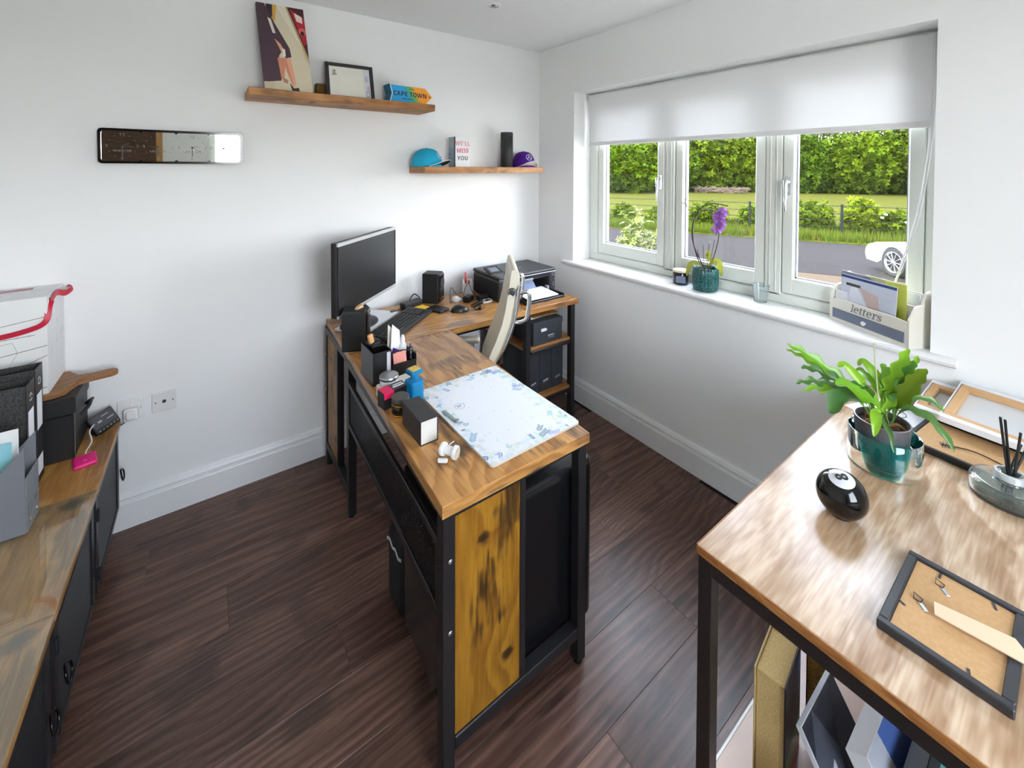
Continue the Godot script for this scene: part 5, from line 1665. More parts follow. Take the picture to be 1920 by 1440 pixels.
func build_printer(Y: float) -> void:
	var p := thing("inkjet_printer", "dark grey inkjet printer with its front tray open and loaded with white paper", "printer", Vector3(-0.388, Y, 0.225))
	var g1 := std(Color(0.2, 0.2, 0.215), 0.45)
	var g2 := std(Color(0.12, 0.12, 0.13), 0.5)
	# body shell: sides, back, top, leaving the front open
	part(p, "side_panel", rbox(0.07, 0.135, 0.3, 0.018, 3), g2, Vector3(-0.19, 0.0675, 0))
	part(p, "side_panel", rbox(0.05, 0.135, 0.3, 0.018, 3), g1, Vector3(0.2, 0.0675, 0))
	part(p, "base", box3(0.33, 0.03, 0.28, 0.004), g2, Vector3(0.01, 0.016, -0.005))
	part(p, "back_panel", box3(0.33, 0.105, 0.03, 0.004), g2, Vector3(0.01, 0.0825, -0.13))
	part(p, "front_bridge", box3(0.335, 0.03, 0.03, 0.004), g2, Vector3(0.01, 0.118, 0.13))
	part(p, "opening_back", box3(0.33, 0.085, 0.01, 0.001), std(Color(0.09, 0.1, 0.13), 0.3), Vector3(0.01, 0.07, 0.03))
	part(p, "lid", rbox(0.45, 0.022, 0.302, 0.01, 3), g1, Vector3(0, 0.144, 0.0))
	part(p, "lid_trim", box3(0.445, 0.003, 0.004, 0.001), M.steel, Vector3(0, 0.134, 0.151))
	part(p, "grip", rbox(0.075, 0.01, 0.008, 0.003, 2), std(Color(0.62, 0.63, 0.65), 0.4), Vector3(0.0, 0.108, 0.148))
	part(p, "badge", box3(0.02, 0.0006, 0.007, 0), M.steel, Vector3(0.03, 0.1553, 0.02))
	part(p, "display_arm", rbox(0.1, 0.012, 0.09, 0.005, 2), g2, Vector3(-0.175, 0.163, 0.02), Vector3(18, 0, 0))
	part(p, "display", box3(0.062, 0.001, 0.05, 0), std(Color(0.45, 0.47, 0.5), 0.15), Vector3(-0.175, 0.1698, 0.02), Vector3(18, 0, 0))
	for y in [0.045, 0.06]: part(p, "status_button", can(0.004, 0.002, 0.0004, 12), std(Color(0.45, 0.62, 0.58), 0.4), Vector3(0.2, y, 0.15), Vector3(90, 0, 0))
	part(p, "model_badge", box3(0.022, 0.005, 0.001, 0), M.steel, Vector3(0.2, 0.11, 0.1503))
	# inner document stop, tray, paper
	part(p, "output_flap", prism(poly([-0.09, 0, 0.1, 0, 0.075, 0.062, -0.065, 0.062]), 0.003), std(Color(0.5, 0.55, 0.66), 0.3), Vector3(-0.01, 0.034, 0.11), Vector3(-12, 0, 0))
	part(p, "tray", boxes([[Vector3(0, 0.006, 0.19), Vector3(0.3, 0.012, 0.17)], [Vector3(-0.146, 0.016, 0.19), Vector3(0.008, 0.014, 0.17)], [Vector3(0.146, 0.016, 0.19), Vector3(0.008, 0.014, 0.17)]], 0.002), std(Color(0.11, 0.12, 0.15), 0.35), Vector3(0.035, 0.0, 0.0))
	part(p, "paper", box3(0.225, 0.006, 0.16, 0.0005), M.paper, Vector3(0.03, 0.0265, 0.185), Vector3(4, 0, 0))
	part(p, "paper_guide", rbox(0.012, 0.022, 0.03, 0.003, 2), std(Color(0.7, 0.72, 0.76), 0.3), Vector3(0.165, 0.032, 0.13))


func build_organizer(Y: float) -> void:
	var o := thing("pen_organizer", "black two-part desk organizer crammed with papers, pads and bottles", "organizer", Vector3(-1.432, Y, 0.825), 2)
	var bm := std(Color(0.09, 0.09, 0.095), 0.35)
	var wall := func(c: Vector3, s: Vector3) -> Array: return [c, s]
	part(o, "tall_section", boxes([[Vector3(-0.05, 0.002, 0), Vector3(0.07, 0.004, 0.13)], [Vector3(-0.0835, 0.06, 0), Vector3(0.003, 0.12, 0.13)], [Vector3(-0.0165, 0.06, 0), Vector3(0.003, 0.12, 0.13)], [Vector3(-0.05, 0.06, 0.0635), Vector3(0.064, 0.12, 0.003)], [Vector3(-0.05, 0.06, -0.0635), Vector3(0.064, 0.12, 0.003)]], 0.0006), bm)
	part(o, "label_strip", box3(0.014, 0.105, 0.0008, 0), std(Color(0.75, 0.74, 0.76), 0.5), Vector3(-0.026, 0.062, 0.0655))
	part(o, "low_section", boxes([[Vector3(0.035, 0.002, 0), Vector3(0.1, 0.004, 0.13)], [Vector3(0.0835, 0.04, 0), Vector3(0.003, 0.08, 0.13)], [Vector3(0.035, 0.03, 0.0635), Vector3(0.094, 0.06, 0.003)], [Vector3(0.035, 0.05, -0.0635), Vector3(0.094, 0.1, 0.003)]], 0.0006), bm)
	part(o, "wire_rim", tube(curve([Vector3(-0.015, 0.1, 0.064), Vector3(0.02, 0.108, 0.064), Vector3(0.06, 0.098, 0.064), Vector3(0.084, 0.085, 0.064)], 5), 0.0018, 6), bm)
	var top := Y
	var at := func(x: float, y: float, z: float) -> Vector3: return Vector3(-1.432 + x, Y + y, 0.825 + z)
	single("black_notebook", "black notebook standing slanted in the tall organizer slot", "notebook", box3(0.05, 0.115, 0.012, 0.002), M.black_gloss, at.call(-0.05, 0.078, 0.02), 4).rotation_degrees.x = 12
	single("folded_black_pouch", "crumpled black pouch stuffed into the back of the organizer", "pouch", rbox(0.05, 0.07, 0.05, 0.015, 3), M.black, at.call(-0.05, 0.1, -0.03), 15)
	single("wooden_clip", "small tan wooden clip on top of the black pouch", "clip", rbox(0.02, 0.036, 0.014, 0.004, 2), std(Color(0.83, 0.62, 0.4), 0.6), at.call(-0.066, 0.148, -0.01), 20).rotation_degrees.z = 14
	single("white_envelope", "white envelope standing upright in the organizer, the taller one", "envelope", prism(poly([-0.03, 0, 0.035, 0, 0.024, 0.15, -0.014, 0.185]), 0.0015), M.paper, at.call(0.024, 0.006, 0.0), 24)
	single("cream_envelope", "narrow cream envelope standing behind the white one in the organizer", "envelope", prism(poly([-0.02, 0, 0.02, 0, 0.008, 0.16, -0.012, 0.18]), 0.0015), std(Color(0.85, 0.83, 0.78), 0.8), at.call(0.012, 0.006, -0.02), 30)
	var ob := thing("orange_bottle", "small orange bottle standing in the organizer", "bottle", at.call(0.04, 0.004, -0.035))
	part(ob, "body", lathe([V(0, 0), V(0.013, 0), V(0.014, 0.003), V(0.014, 0.125), V(0.012, 0.13), V(0, 0.13)], 20), std(Color(0.93, 0.36, 0.16), 0.35))
	part(ob, "cap", lathe([V(0.012, 0), V(0.012, 0.012), V(0.01, 0.014), V(0, 0.014)], 20), std(Color(0.95, 0.68, 0.35), 0.4), Vector3(0, 0.13, 0))
	single("thin_marker", "thin white marker pen standing beside the orange bottle", "pen", can(0.005, 0.128, 0.002, 12), M.white_plastic, at.call(0.02, 0.004, -0.042))
	var gb := thing("glue_bottle", "white glue bottle with a tapered nozzle in the organizer", "bottle", at.call(0.06, 0.0045, -0.01))
	part(gb, "body", lathe([V(0, 0), V(0.014, 0), V(0.015, 0.002), V(0.015, 0.09), V(0.009, 0.1), V(0, 0.1)], 20), M.white_plastic)
	part(gb, "nozzle", lathe([V(0.009, 0), V(0.008, 0.02), V(0.005, 0.032), V(0, 0.033)], 16), M.white_plastic, Vector3(0, 0.098, 0))
	single("purple_packet", "glossy purple packet standing across the organizer", "packet", prism(poly([-0.034, 0, 0.036, 0, 0.036, 0.062, 0.0, 0.082, -0.026, 0.098, -0.034, 0.075]), 0.008), std(Color(0.27, 0.1, 0.42), 0.3), at.call(0.038, 0.006, 0.014), 4)
	single("pink_notes", "salmon pink sticky pad leaning in the front of the organizer", "note pad", box3(0.05, 0.05, 0.008, 0.0005), std(Color(0.92, 0.6, 0.54), 0.7), at.call(0.026, 0.068, 0.046), -4).rotation_degrees.x = -18
	single("black_marker", "thick black capped marker standing in the front corner of the organizer", "pen", can(0.009, 0.1, 0.002, 14), M.black_gloss, at.call(0.07, 0.004, 0.045))
	single("purple_pen", "purple pen standing in the organizer corner", "pen", can(0.004, 0.105, 0.001, 10), std(Color(0.42, 0.16, 0.55), 0.35), at.call(0.077, 0.004, 0.028))


func build_mat(Y: float) -> void:
	# floral desk mat: leaf sprigs printed round the edge
	var im := canvas_image(660, 936, Color(0.88, 0.89, 0.9))
	var r := RandomNumberGenerator.new()
	r.seed = 21
	var blues := [Color(0.3, 0.42, 0.62, 0.8), Color(0.42, 0.6, 0.72, 0.7), Color(0.55, 0.72, 0.72, 0.6), Color(0.36, 0.48, 0.55, 0.75), Color(0.6, 0.72, 0.6, 0.6), Color(0.82, 0.74, 0.6, 0.5), Color(0.5, 0.52, 0.75, 0.7)]
	for k in 1500:
		var p := Vector2(r.randf(), r.randf())
		var e := minf(minf(p.x, 1.0 - p.x), minf(p.y, 1.0 - p.y) * 1.4)
		if e > 0.02 + 0.13 * r.randf(): continue
		dab(im, p.x, p.y, 0.03, 0.018, [Color(0.7, 0.83, 0.84, 0.22), Color(0.72, 0.82, 0.72, 0.22), Color(0.68, 0.78, 0.9, 0.2), Color(0.88, 0.82, 0.72, 0.15)][k % 4], r.randf() * TAU)
	for k in 170:
		var p := Vector2(r.randf(), r.randf())
		var e := minf(minf(p.x, 1.0 - p.x), minf(p.y, 1.0 - p.y) * 1.4)
		if e > 0.13: continue
		var a := r.randf() * TAU
		var c: Color = blues[r.randi() % 7]
		var sz := r.randf_range(0.6, 1.3)
		for q in r.randi_range(2, 6):
			var d := Vector2(cos(a), sin(a)) * 0.02 * sz * q
			for sd in [-0.75, 0.75]:
				dab(im, p.x + d.x + 0.018 * sz * cos(a + sd), p.y + (d.y + 0.018 * sz * sin(a + sd)) * 0.705, 0.019 * sz, 0.0058 * sz, c, a + sd)
	for k in 14: dab(im, 0.22 + 0.05 * cos(k * 0.45), 0.36 + 0.035 * sin(k * 0.45), 0.011, 0.003, Color(0.38, 0.42, 0.6, 0.8), k * 0.45 + 1.5)
	print_lines(im, 0.19, 0.345, 0.25, 0.375, 3, Color(0.45, 0.48, 0.62), 9)
	# a few single leaves scattered over the white field
	for k in 40:
		var p := Vector2(r.randf_range(0.14, 0.86), r.randf_range(0.1, 0.9))
		if r.randf() < 0.6: dab(im, p.x, p.y, 0.012, 0.005, Color(0.66, 0.74, 0.78, 0.6), r.randf() * TAU)
	var m := thing("desk_mat", "white desk mat printed with blue and green leaf sprigs round its edge", "desk mat", Vector3(-1.229, Y, 1.256), 1.0)
	var base := begin()
	add_prism(base, rrect(0.334, 0.466, 0.012), 0.006, Transform3D(Basis(Vector3.RIGHT, Vector3.BACK, Vector3.UP), Vector3.ZERO))
	part(m, "pad", base.commit(), std(Color(0.78, 0.76, 0.73), 0.7))
	var rr := rrect(0.333, 0.465, 0.0115)
	var st := begin()
	var idx := Geometry2D.triangulate_polygon(rr)
	for k in range(0, idx.size(), 3):
		var q := [rr[idx[k]], rr[idx[k + 1]], rr[idx[k + 2]]]
		if (q[1] - q[0]).cross(q[2] - q[0]) < 0: q.reverse()
		for p in q:
			st.set_normal(Vector3.UP)
			st.set_uv(Vector2(p.x / 0.333 + 0.5, p.y / 0.465 + 0.5))
			st.add_vertex(Vector3(p.x, 0, p.y))
	part(m, "printed_top", st.commit(), printed(tex(im), 0.45), Vector3(0, 0.0064, 0))
	var key := thing("metal_opener", "grey metal letter opener lying along the left edge of the mat", "opener", Vector3(-1.378, Y + 0.0068, 1.222), 4)
	part(key, "blade", box3(0.012, 0.003, 0.07, 0.001), std(Color(0.62, 0.68, 0.66), 0.35, 0.6), Vector3(0, 0.0015, 0))
	part(key, "head", can(0.009, 0.005, 0.001, 14), M.steel, Vector3(0.004, 0, 0.04))


# ---------------------------------------------------------------- things on the console table and the lockers
func build_table_things() -> void:
	var Y := 0.7503
	# black ball
	var b := thing("fortune_ball", "glossy black fortune ball with an 8 on a white disc, on the console table", "ball", Vector3(-0.815, Y, 2.086), 0)
	var R := 0.0495
	var prof := []
	for k in 25: prof.append(V(maxf(0.0, R * sin(PI * (0.13 + 0.87 * k / 24.0))), R * 0.965 - R * cos(PI * (0.13 + 0.87 * k / 24.0))))
	prof.push_front(V(0, prof[0].y))
	part(b, "shell", lathe(prof, 48), std(Color(0.03, 0.028, 0.028), 0.08))
	part(b, "base_ring", lathe([V(0.0, 0.0), V(0.022, 0.0), V(0.024, 0.004), V(0.02, 0.006)], 32), M.black, Vector3(0, 0.0, 0))
	var cap := sub(b, "number_disc", Vector3(0, R * 0.965, 0), Vector3(4, 0, 16))
	var dp := []
	for k in 9: dp.append(V((R + 0.0004) * sin(0.52 * k / 8.0), (R + 0.0004) * cos(0.52 * k / 8.0)))
	dp.reverse()
	part(cap, "disc", lathe(dp, 32), std(Color(0.82, 0.82, 0.83), 0.2))
	part(cap, "numeral", text_mesh("8", 0.034, 0.0008, true), M.black, Vector3(0, R + 0.0008, 0), Vector3(-90, 45, 0))
	# planter: teal glass vase with a grey pot inside
	var c := Vector3(-0.524, Y, 2.096)
	var teal := solid_glass(Color(0.2, 0.85, 0.83))
	var va := thing("glass_planter", "round teal glass planter holding a grey pot on the console table", "planter", c)
	part(va, "glass", lathe([V(0, 0.012), V(0.06, 0.012), V(0.0735, 0.018), V(0.0745, 0.092), V(0.0755, 0.094), V(0.0772, 0.092), V(0.0772, 0.012), V(0.076, 0.004), V(0.07, 0), V(0, 0)], 56), teal)
	var pp := thing("grey_pot", "dark grey ceramic pot set in the teal glass planter", "pot", c + Vector3(-0.005, 0.013, -0.004))
	part(pp, "body", lathe([V(0, 0), V(0.046, 0), V(0.05, 0.004), V(0.06, 0.11), V(0.0595, 0.113), V(0.0565, 0.113), V(0.056, 0.108), V(0.054, 0.094), V(0, 0.094)], 48), std(Color(0.33, 0.32, 0.33), 0.3))
	part(pp, "soil", lathe([V(0, 0.1), V(0.03, 0.098), V(0.0545, 0.096)], 24), tri_mat(mottle(33, Color(0.12, 0.08, 0.05), Color(0.3, 0.2, 0.1), 0.15, 64), 0.05, 0.95))
	build_fern(c + Vector3(-0.005, 0.112, -0.004))
	# reed diffuser
	var d := thing("reed_diffuser", "low round clear glass reed diffuser bottle, partly out of the picture", "diffuser", Vector3(-0.432, Y, 2.31))
	part(d, "bottle", lathe([V(0, 0.0), V(0.064, 0.0), V(0.069, 0.004), V(0.0695, 0.034), V(0.066, 0.041), V(0.058, 0.044), V(0.026, 0.046), V(0.024, 0.05), V(0.024, 0.062), V(0.027, 0.066), V(0.0255, 0.0675), V(0.016, 0.0675), V(0.0155, 0.046), V(0.06, 0.038), V(0.063, 0.032), V(0.063, 0.008), V(0, 0.008)], 56), solid_glass(Color(0.93, 0.96, 0.95)))
	part(d, "fragrance_oil", lathe([V(0, 0.0085), V(0.0625, 0.0085), V(0.0628, 0.02), V(0, 0.02)], 48), solid_glass(Color(0.95, 0.96, 0.9), 0.033))
	part(d, "collar", lathe([V(0.0245, 0.05), V(0.0285, 0.053), V(0.0285, 0.06), V(0.0265, 0.0675), V(0.022, 0.068)], 40), std(Color(0.8, 0.82, 0.82), 0.15, 0.3))
	var rd := [[-0.002, 0.21, -0.055, -0.03], [0.002, 0.205, -0.045, -0.022], [0.008, 0.17, 0.035, 0.02], [-0.004, 0.13, 0.085, 0.05], [0.003, 0.135, 0.075, 0.06]]
	for e in rd:
		single("diffuser_reed", ["black reed leaning left in the glass diffuser", "black reed close beside the left-leaning one in the diffuser", "black reed standing nearly upright at the right of the diffuser", "black reed leaning low to the right in the diffuser", "lowest black reed leaning right over the diffuser's edge"][rd.find(e)], "reed", tube([Vector3(-0.429 - e[2] * 0.15, Y + 0.012, 2.307 - e[3] * 0.15 + e[0]), Vector3(-0.429 + e[2] * 0.4, Y + 0.012 + e[1] * 0.9, 2.307 + e[3] * 0.4 + e[0])], 0.0026, 8), M.black)
	# photo frame lying on its face
	var f := thing("tabletop_frame", "black photo frame lying face down near the table's front edge, strut raised", "frame", Vector3(-0.945, Y, 2.284), 0)
	var fm := std(Color(0.17, 0.17, 0.18), 0.5)
	for s in [-1, 1]:
		part(f, "moulding", box3(0.014, 0.016, 0.156, 0.002), fm, Vector3(s * 0.1075, 0.008, 0))
		part(f, "moulding", box3(0.201, 0.016, 0.014, 0.002), fm, Vector3(0, 0.008, s * 0.071))
	part(f, "backboard", box3(0.2, 0.003, 0.127, 0.0003), M.hardboard, Vector3(0, 0.0095, 0))
	part(f, "strut", prism(poly([-0.05, -0.011, 0.05, -0.018, 0.056, 0.0, 0.045, 0.016, -0.05, 0.012]), 0.0025), std(Color(0.87, 0.76, 0.63), 0.7), Vector3(-0.008, 0.022, 0.028), Vector3(-75, -78, 0))
	for e in [[-0.015, -0.036], [0.055, -0.018]]:
		var hk := sub(f, "hanger", Vector3(e[0], 0.0115, e[1]), Vector3(0, -50, 0))
		part(hk, "plate", rbox(0.007, 0.002, 0.018, 0.001, 1), M.steel)
		part(hk, "loop", tube([Vector3(0, 0.001, -0.006), Vector3(-0.007, 0.002, -0.012), Vector3(0, 0.003, -0.024), Vector3(0.007, 0.002, -0.012), Vector3(0, 0.001, -0.006)], 0.0009, 6), M.dark_grey)
	for e in [[-0.035, -0.062, 60], [0.09, -0.03, 0], [0.09, 0.04, 20], [-0.095, 0.03, 10]]: part(f, "turn_button", rbox(0.016, 0.0016, 0.004, 0.0008, 1), M.dark_grey, Vector3(e[0], 0.0118, e[1]), Vector3(0, e[2], 0))
	# black frame behind the planter, also face down
	var g := thing("picture_frame", "black picture frame lying face down behind the planter, showing tan backing", "frame", Vector3(-0.272, Y, 2.26), -6)
	for s in [-1, 1]:
		part(g, "moulding", box3(0.012, 0.018, 0.3, 0.002), M.black, Vector3(s * 0.097, 0.009, 0))
		part(g, "moulding", box3(0.182, 0.018, 0.012, 0.002), M.black, Vector3(0, 0.009, s * 0.144))
	part(g, "backboard", box3(0.182, 0.003, 0.276, 0.0003), M.hardboard, Vector3(0, 0.0145, 0))
	var cl := begin()
	for k in 4: add_tube(cl, [Vector3(-0.062 + 0.004 * k, 0.018, -0.075 + 0.006 * k), Vector3(-0.045 + 0.005 * k, 0.02, -0.085 + 0.005 * k)], 0.0012, 6)
	part(g, "wire_tie", cl.commit(), M.black)
	part(g, "hanging_cord", tube(curve([Vector3(-0.05, 0.018, -0.08), Vector3(-0.02, 0.02, -0.02), Vector3(-0.035, 0.018, 0.06), Vector3(-0.03, 0.018, 0.11)], 6), 0.0016, 6), std(Color(0.25, 0.18, 0.12), 0.7))
	# two canvases, backs up, resting on the frame and leaning on the wall
	for e in [["white canvas lying back up with pine stretcher bars, behind the planter", Vector3(-0.128, Y + 0.075, 2.315), Vector3(0, -6, 14), 1.0], ["second white canvas underneath, its edge showing at the wall", Vector3(-0.108, Y + 0.0565, 2.25), Vector3(0, -6, 14), 0.8]]:
		var v := thing("stretched_canvas", e[0], "canvas", e[1], 0.0, "stretched canvases on the console table")
		v.rotation_degrees = e[2]
		var w: float = 0.21 * e[3]
		var l := 0.3
		part(v, "canvas_edge", boxes([[Vector3(-w / 2, 0, 0), Vector3(0.003, 0.02, l)], [Vector3(w / 2, 0, 0), Vector3(0.003, 0.02, l)], [Vector3(0, 0, -l / 2), Vector3(w, 0.02, 0.003)], [Vector3(0, 0, l / 2), Vector3(w, 0.02, 0.003)], [Vector3(-w / 2 + 0.007, 0.0098, 0), Vector3(0.014, 0.001, l)], [Vector3(w / 2 - 0.007, 0.0098, 0), Vector3(0.014, 0.001, l)]], 0.0), M.paper)
		part(v, "canvas_sheet", box3(w - 0.002, 0.001, l - 0.002, 0.0), std(Color(0.86, 0.86, 0.86), 0.85), Vector3(0, -0.009, 0))
		for s in [-1, 1]:
			part(v, "stretcher_bar", box3(0.02, 0.016, l - 0.006, 0.001), M.pine, Vector3(s * (w / 2 - 0.02), 0.001, 0))
			part(v, "stretcher_bar", box3(w - 0.06, 0.016, 0.02, 0.001), M.pine, Vector3(0, 0.001, s * (l / 2 - 0.013)))
	single("paper_sheet", "white sheet of paper half under the canvases behind the plant", "paper", box3(0.2, 0.0012, 0.15, 0.0), M.paper, Vector3(-0.19, Y + 0.0008, 2.04), -20)
	var spc := thing("wire_spectacles", "thin dark wire spectacles lying on the paper behind the plant", "spectacles", Vector3(-0.215, Y + 0.003, 2.07), 20)
	for s in [-1, 1]:
		var ring := []
		for k in 21: ring.append(Vector3(s * 0.032 + 0.024 * cos(TAU * k / 20), 0.003, 0.017 * sin(TAU * k / 20)))
		part(spc, "lens_rim", tube(ring, 0.0011, 6), M.dark_grey)
		part(spc, "temple", tube([Vector3(s * 0.056, 0.003, 0.0), Vector3(s * 0.05, 0.006, -0.07)], 0.001, 6), M.dark_grey)
	build_books()
	build_locker_things()


# one fern leaf: wavy-edged strap along a path
func frond(path: Array, w: float, waves: float, amp: float, face: Vector3, curl := 0.0) -> ArrayMesh:
	var rows := []
	var n := path.size()
	for i in n:
		var t := i / float(n - 1)
		var d: Vector3 = (path[mini(i + 1, n - 1)] - path[maxi(i - 1, 0)]).normalized()
		var s := d.cross(face).normalized()
		var up := s.cross(d).normalized()
		var prof := pow(sin(PI * clampf(0.04 + 0.96 * t, 0.0, 1.0)), 0.6) * smoothstep(0.1, 0.45, t)
		var lobe := 1.0 + amp * sin(TAU * waves * t)
		var lobe2 := 1.0 + amp * sin(TAU * waves * t + 2.2)
		var wl := maxf(w * prof * lobe, 0.0007)
		var wr := maxf(w * prof * lobe2, 0.0007)
		var p: Vector3 = path[i]
		rows.append([p - s * wl + up * wl * (0.3 + curl), p - s * wl * 0.5 + up * wl * 0.06, p, p + s * wr * 0.5 + up * wr * 0.06, p + s * wr + up * wr * (0.3 - curl)])
	return grid_mesh(rows)


func build_fern(o: Vector3) -> void:
	var f := thing("potted_fern", "bright green fern with wavy-edged leaves arching out of the grey pot", "plant", o)
	var mats := []
	for c in [Color(0.4, 0.6, 0.12), Color(0.2, 0.38, 0.16), Color(0.5, 0.68, 0.16), Color(0.3, 0.45, 0.24), Color(0.42, 0.5, 0.13)]:
		var m := std(c, 0.35)
		m.backlight_enabled = true
		m.backlight = Color(0.3, 0.42, 0.08)
		mats.append(m)
	# [tip x, y, z (world), width, waves, wave depth, material, rise of the arch]
	var L := [
		[-0.606, 1.028, 1.888, 0.02, 4.0, 0.45, 0, 0.03], [-0.56, 0.995, 1.87, 0.013, 5.0, 0.5, 2, 0.03],
		[-0.6, 0.97, 1.925, 0.02, 3.5, 0.4, 1, 0.045], [-0.635, 0.935, 1.925, 0.017, 5.0, 0.55, 1, 0.05],
		[-0.63, 0.918, 1.94, 0.014, 4.0, 0.4, 0, 0.05], [-0.652, 0.895, 2.01, 0.042, 1.6, 0.3, 1, 0.07],
		[-0.645, 0.975, 2.02, 0.028, 1.5, 0.35, 0, 0.04], [-0.56, 0.992, 2.0, 0.018, 1.5, 0.2, 2, 0.06],
		[-0.5, 0.99, 2.03, 0.017, 1.5, 0.2, 2, 0.07], [-0.475, 0.998, 2.085, 0.018, 2.0, 0.25, 0, 0.06],
		[-0.53, 1.085, 2.142, 0.027, 4.0, 0.3, 2, 0.0], [-0.545, 1.062, 2.155, 0.026, 3.5, 0.4, 1, 0.005],
		[-0.512, 1.066, 2.157, 0.022, 3.5, 0.35, 2, 0.0], [-0.568, 1.058, 2.183, 0.03, 4.0, 0.2, 4, 0.01],
		[-0.581, 0.885, 2.235, 0.016, 2.5, 0.3, 3, 0.075], [-0.628, 0.848, 2.138, 0.01, 2.0, 0.3, 3, 0.05],
		[-0.455, 0.92, 2.198, 0.012, 3.0, 0.3, 3, 0.06], [-0.635, 0.872, 2.1, 0.02, 1.0, 0.2, 2, 0.05],
		[-0.57, 0.9, 1.965, 0.018, 2.0, 0.3, 2, 0.06], [-0.47, 0.95, 2.01, 0.02, 2.5, 0.3, 0, 0.06],
		[-0.6, 0.98, 2.07, 0.02, 2.0, 0.3, 1, 0.03], [-0.44, 0.97, 2.13, 0.02, 2.5, 0.3, 1, 0.05],
		[-0.49, 1.02, 2.12, 0.02, 2.5, 0.35, 0, 0.03]]
	for i in L.size():
		var e = L[i]
		var tip := Vector3(e[0], e[1], e[2]) - o
		var a := i * 2.4
		var root := Vector3(cos(a) * 0.018, -0.012, sin(a) * 0.018)
		var mid: Vector3 = root.lerp(tip, 0.5) + Vector3(0, e[7], 0)
		var q: Vector3 = root.lerp(tip, 0.22) + Vector3(0, e[7] * 0.75 + 0.012, 0)
		var q3: Vector3 = root.lerp(tip, 0.8) + Vector3(0, e[7] * 0.62, 0)
		var face := (Vector3(-0.75, 0.55, 0.15) + Vector3(0.25 * sin(i * 1.7), 0.3 * cos(i * 2.3), 0.25 * sin(i * 3.1))).normalized()
		part(f, "leaf", frond(curve([root, q, mid, q3, tip], 10), e[3] * 0.62, e[4] * 1.5, e[5] * 1.1, face, 0.25 * sin(i * 1.3)), mats[e[6]])
	for k in 5:
		var a := k * 1.3
		part(f, "rhizome", tube(curve([Vector3(cos(a) * 0.01, -0.01, sin(a) * 0.01), Vector3(cos(a) * 0.03, 0.008, sin(a) * 0.03), Vector3(cos(a) * 0.045, -0.004, sin(a) * 0.045)], 4), 0.0045, 7), std(Color(0.5, 0.32, 0.1), 0.8))
	part(f, "young_stem", tube(curve([Vector3(0, -0.01, 0), Vector3(0.0, 0.08, -0.01), Vector3(-0.003, 0.214, -0.02)], 5), 0.0016, 6), std(Color(0.75, 0.76, 0.6), 0.6))


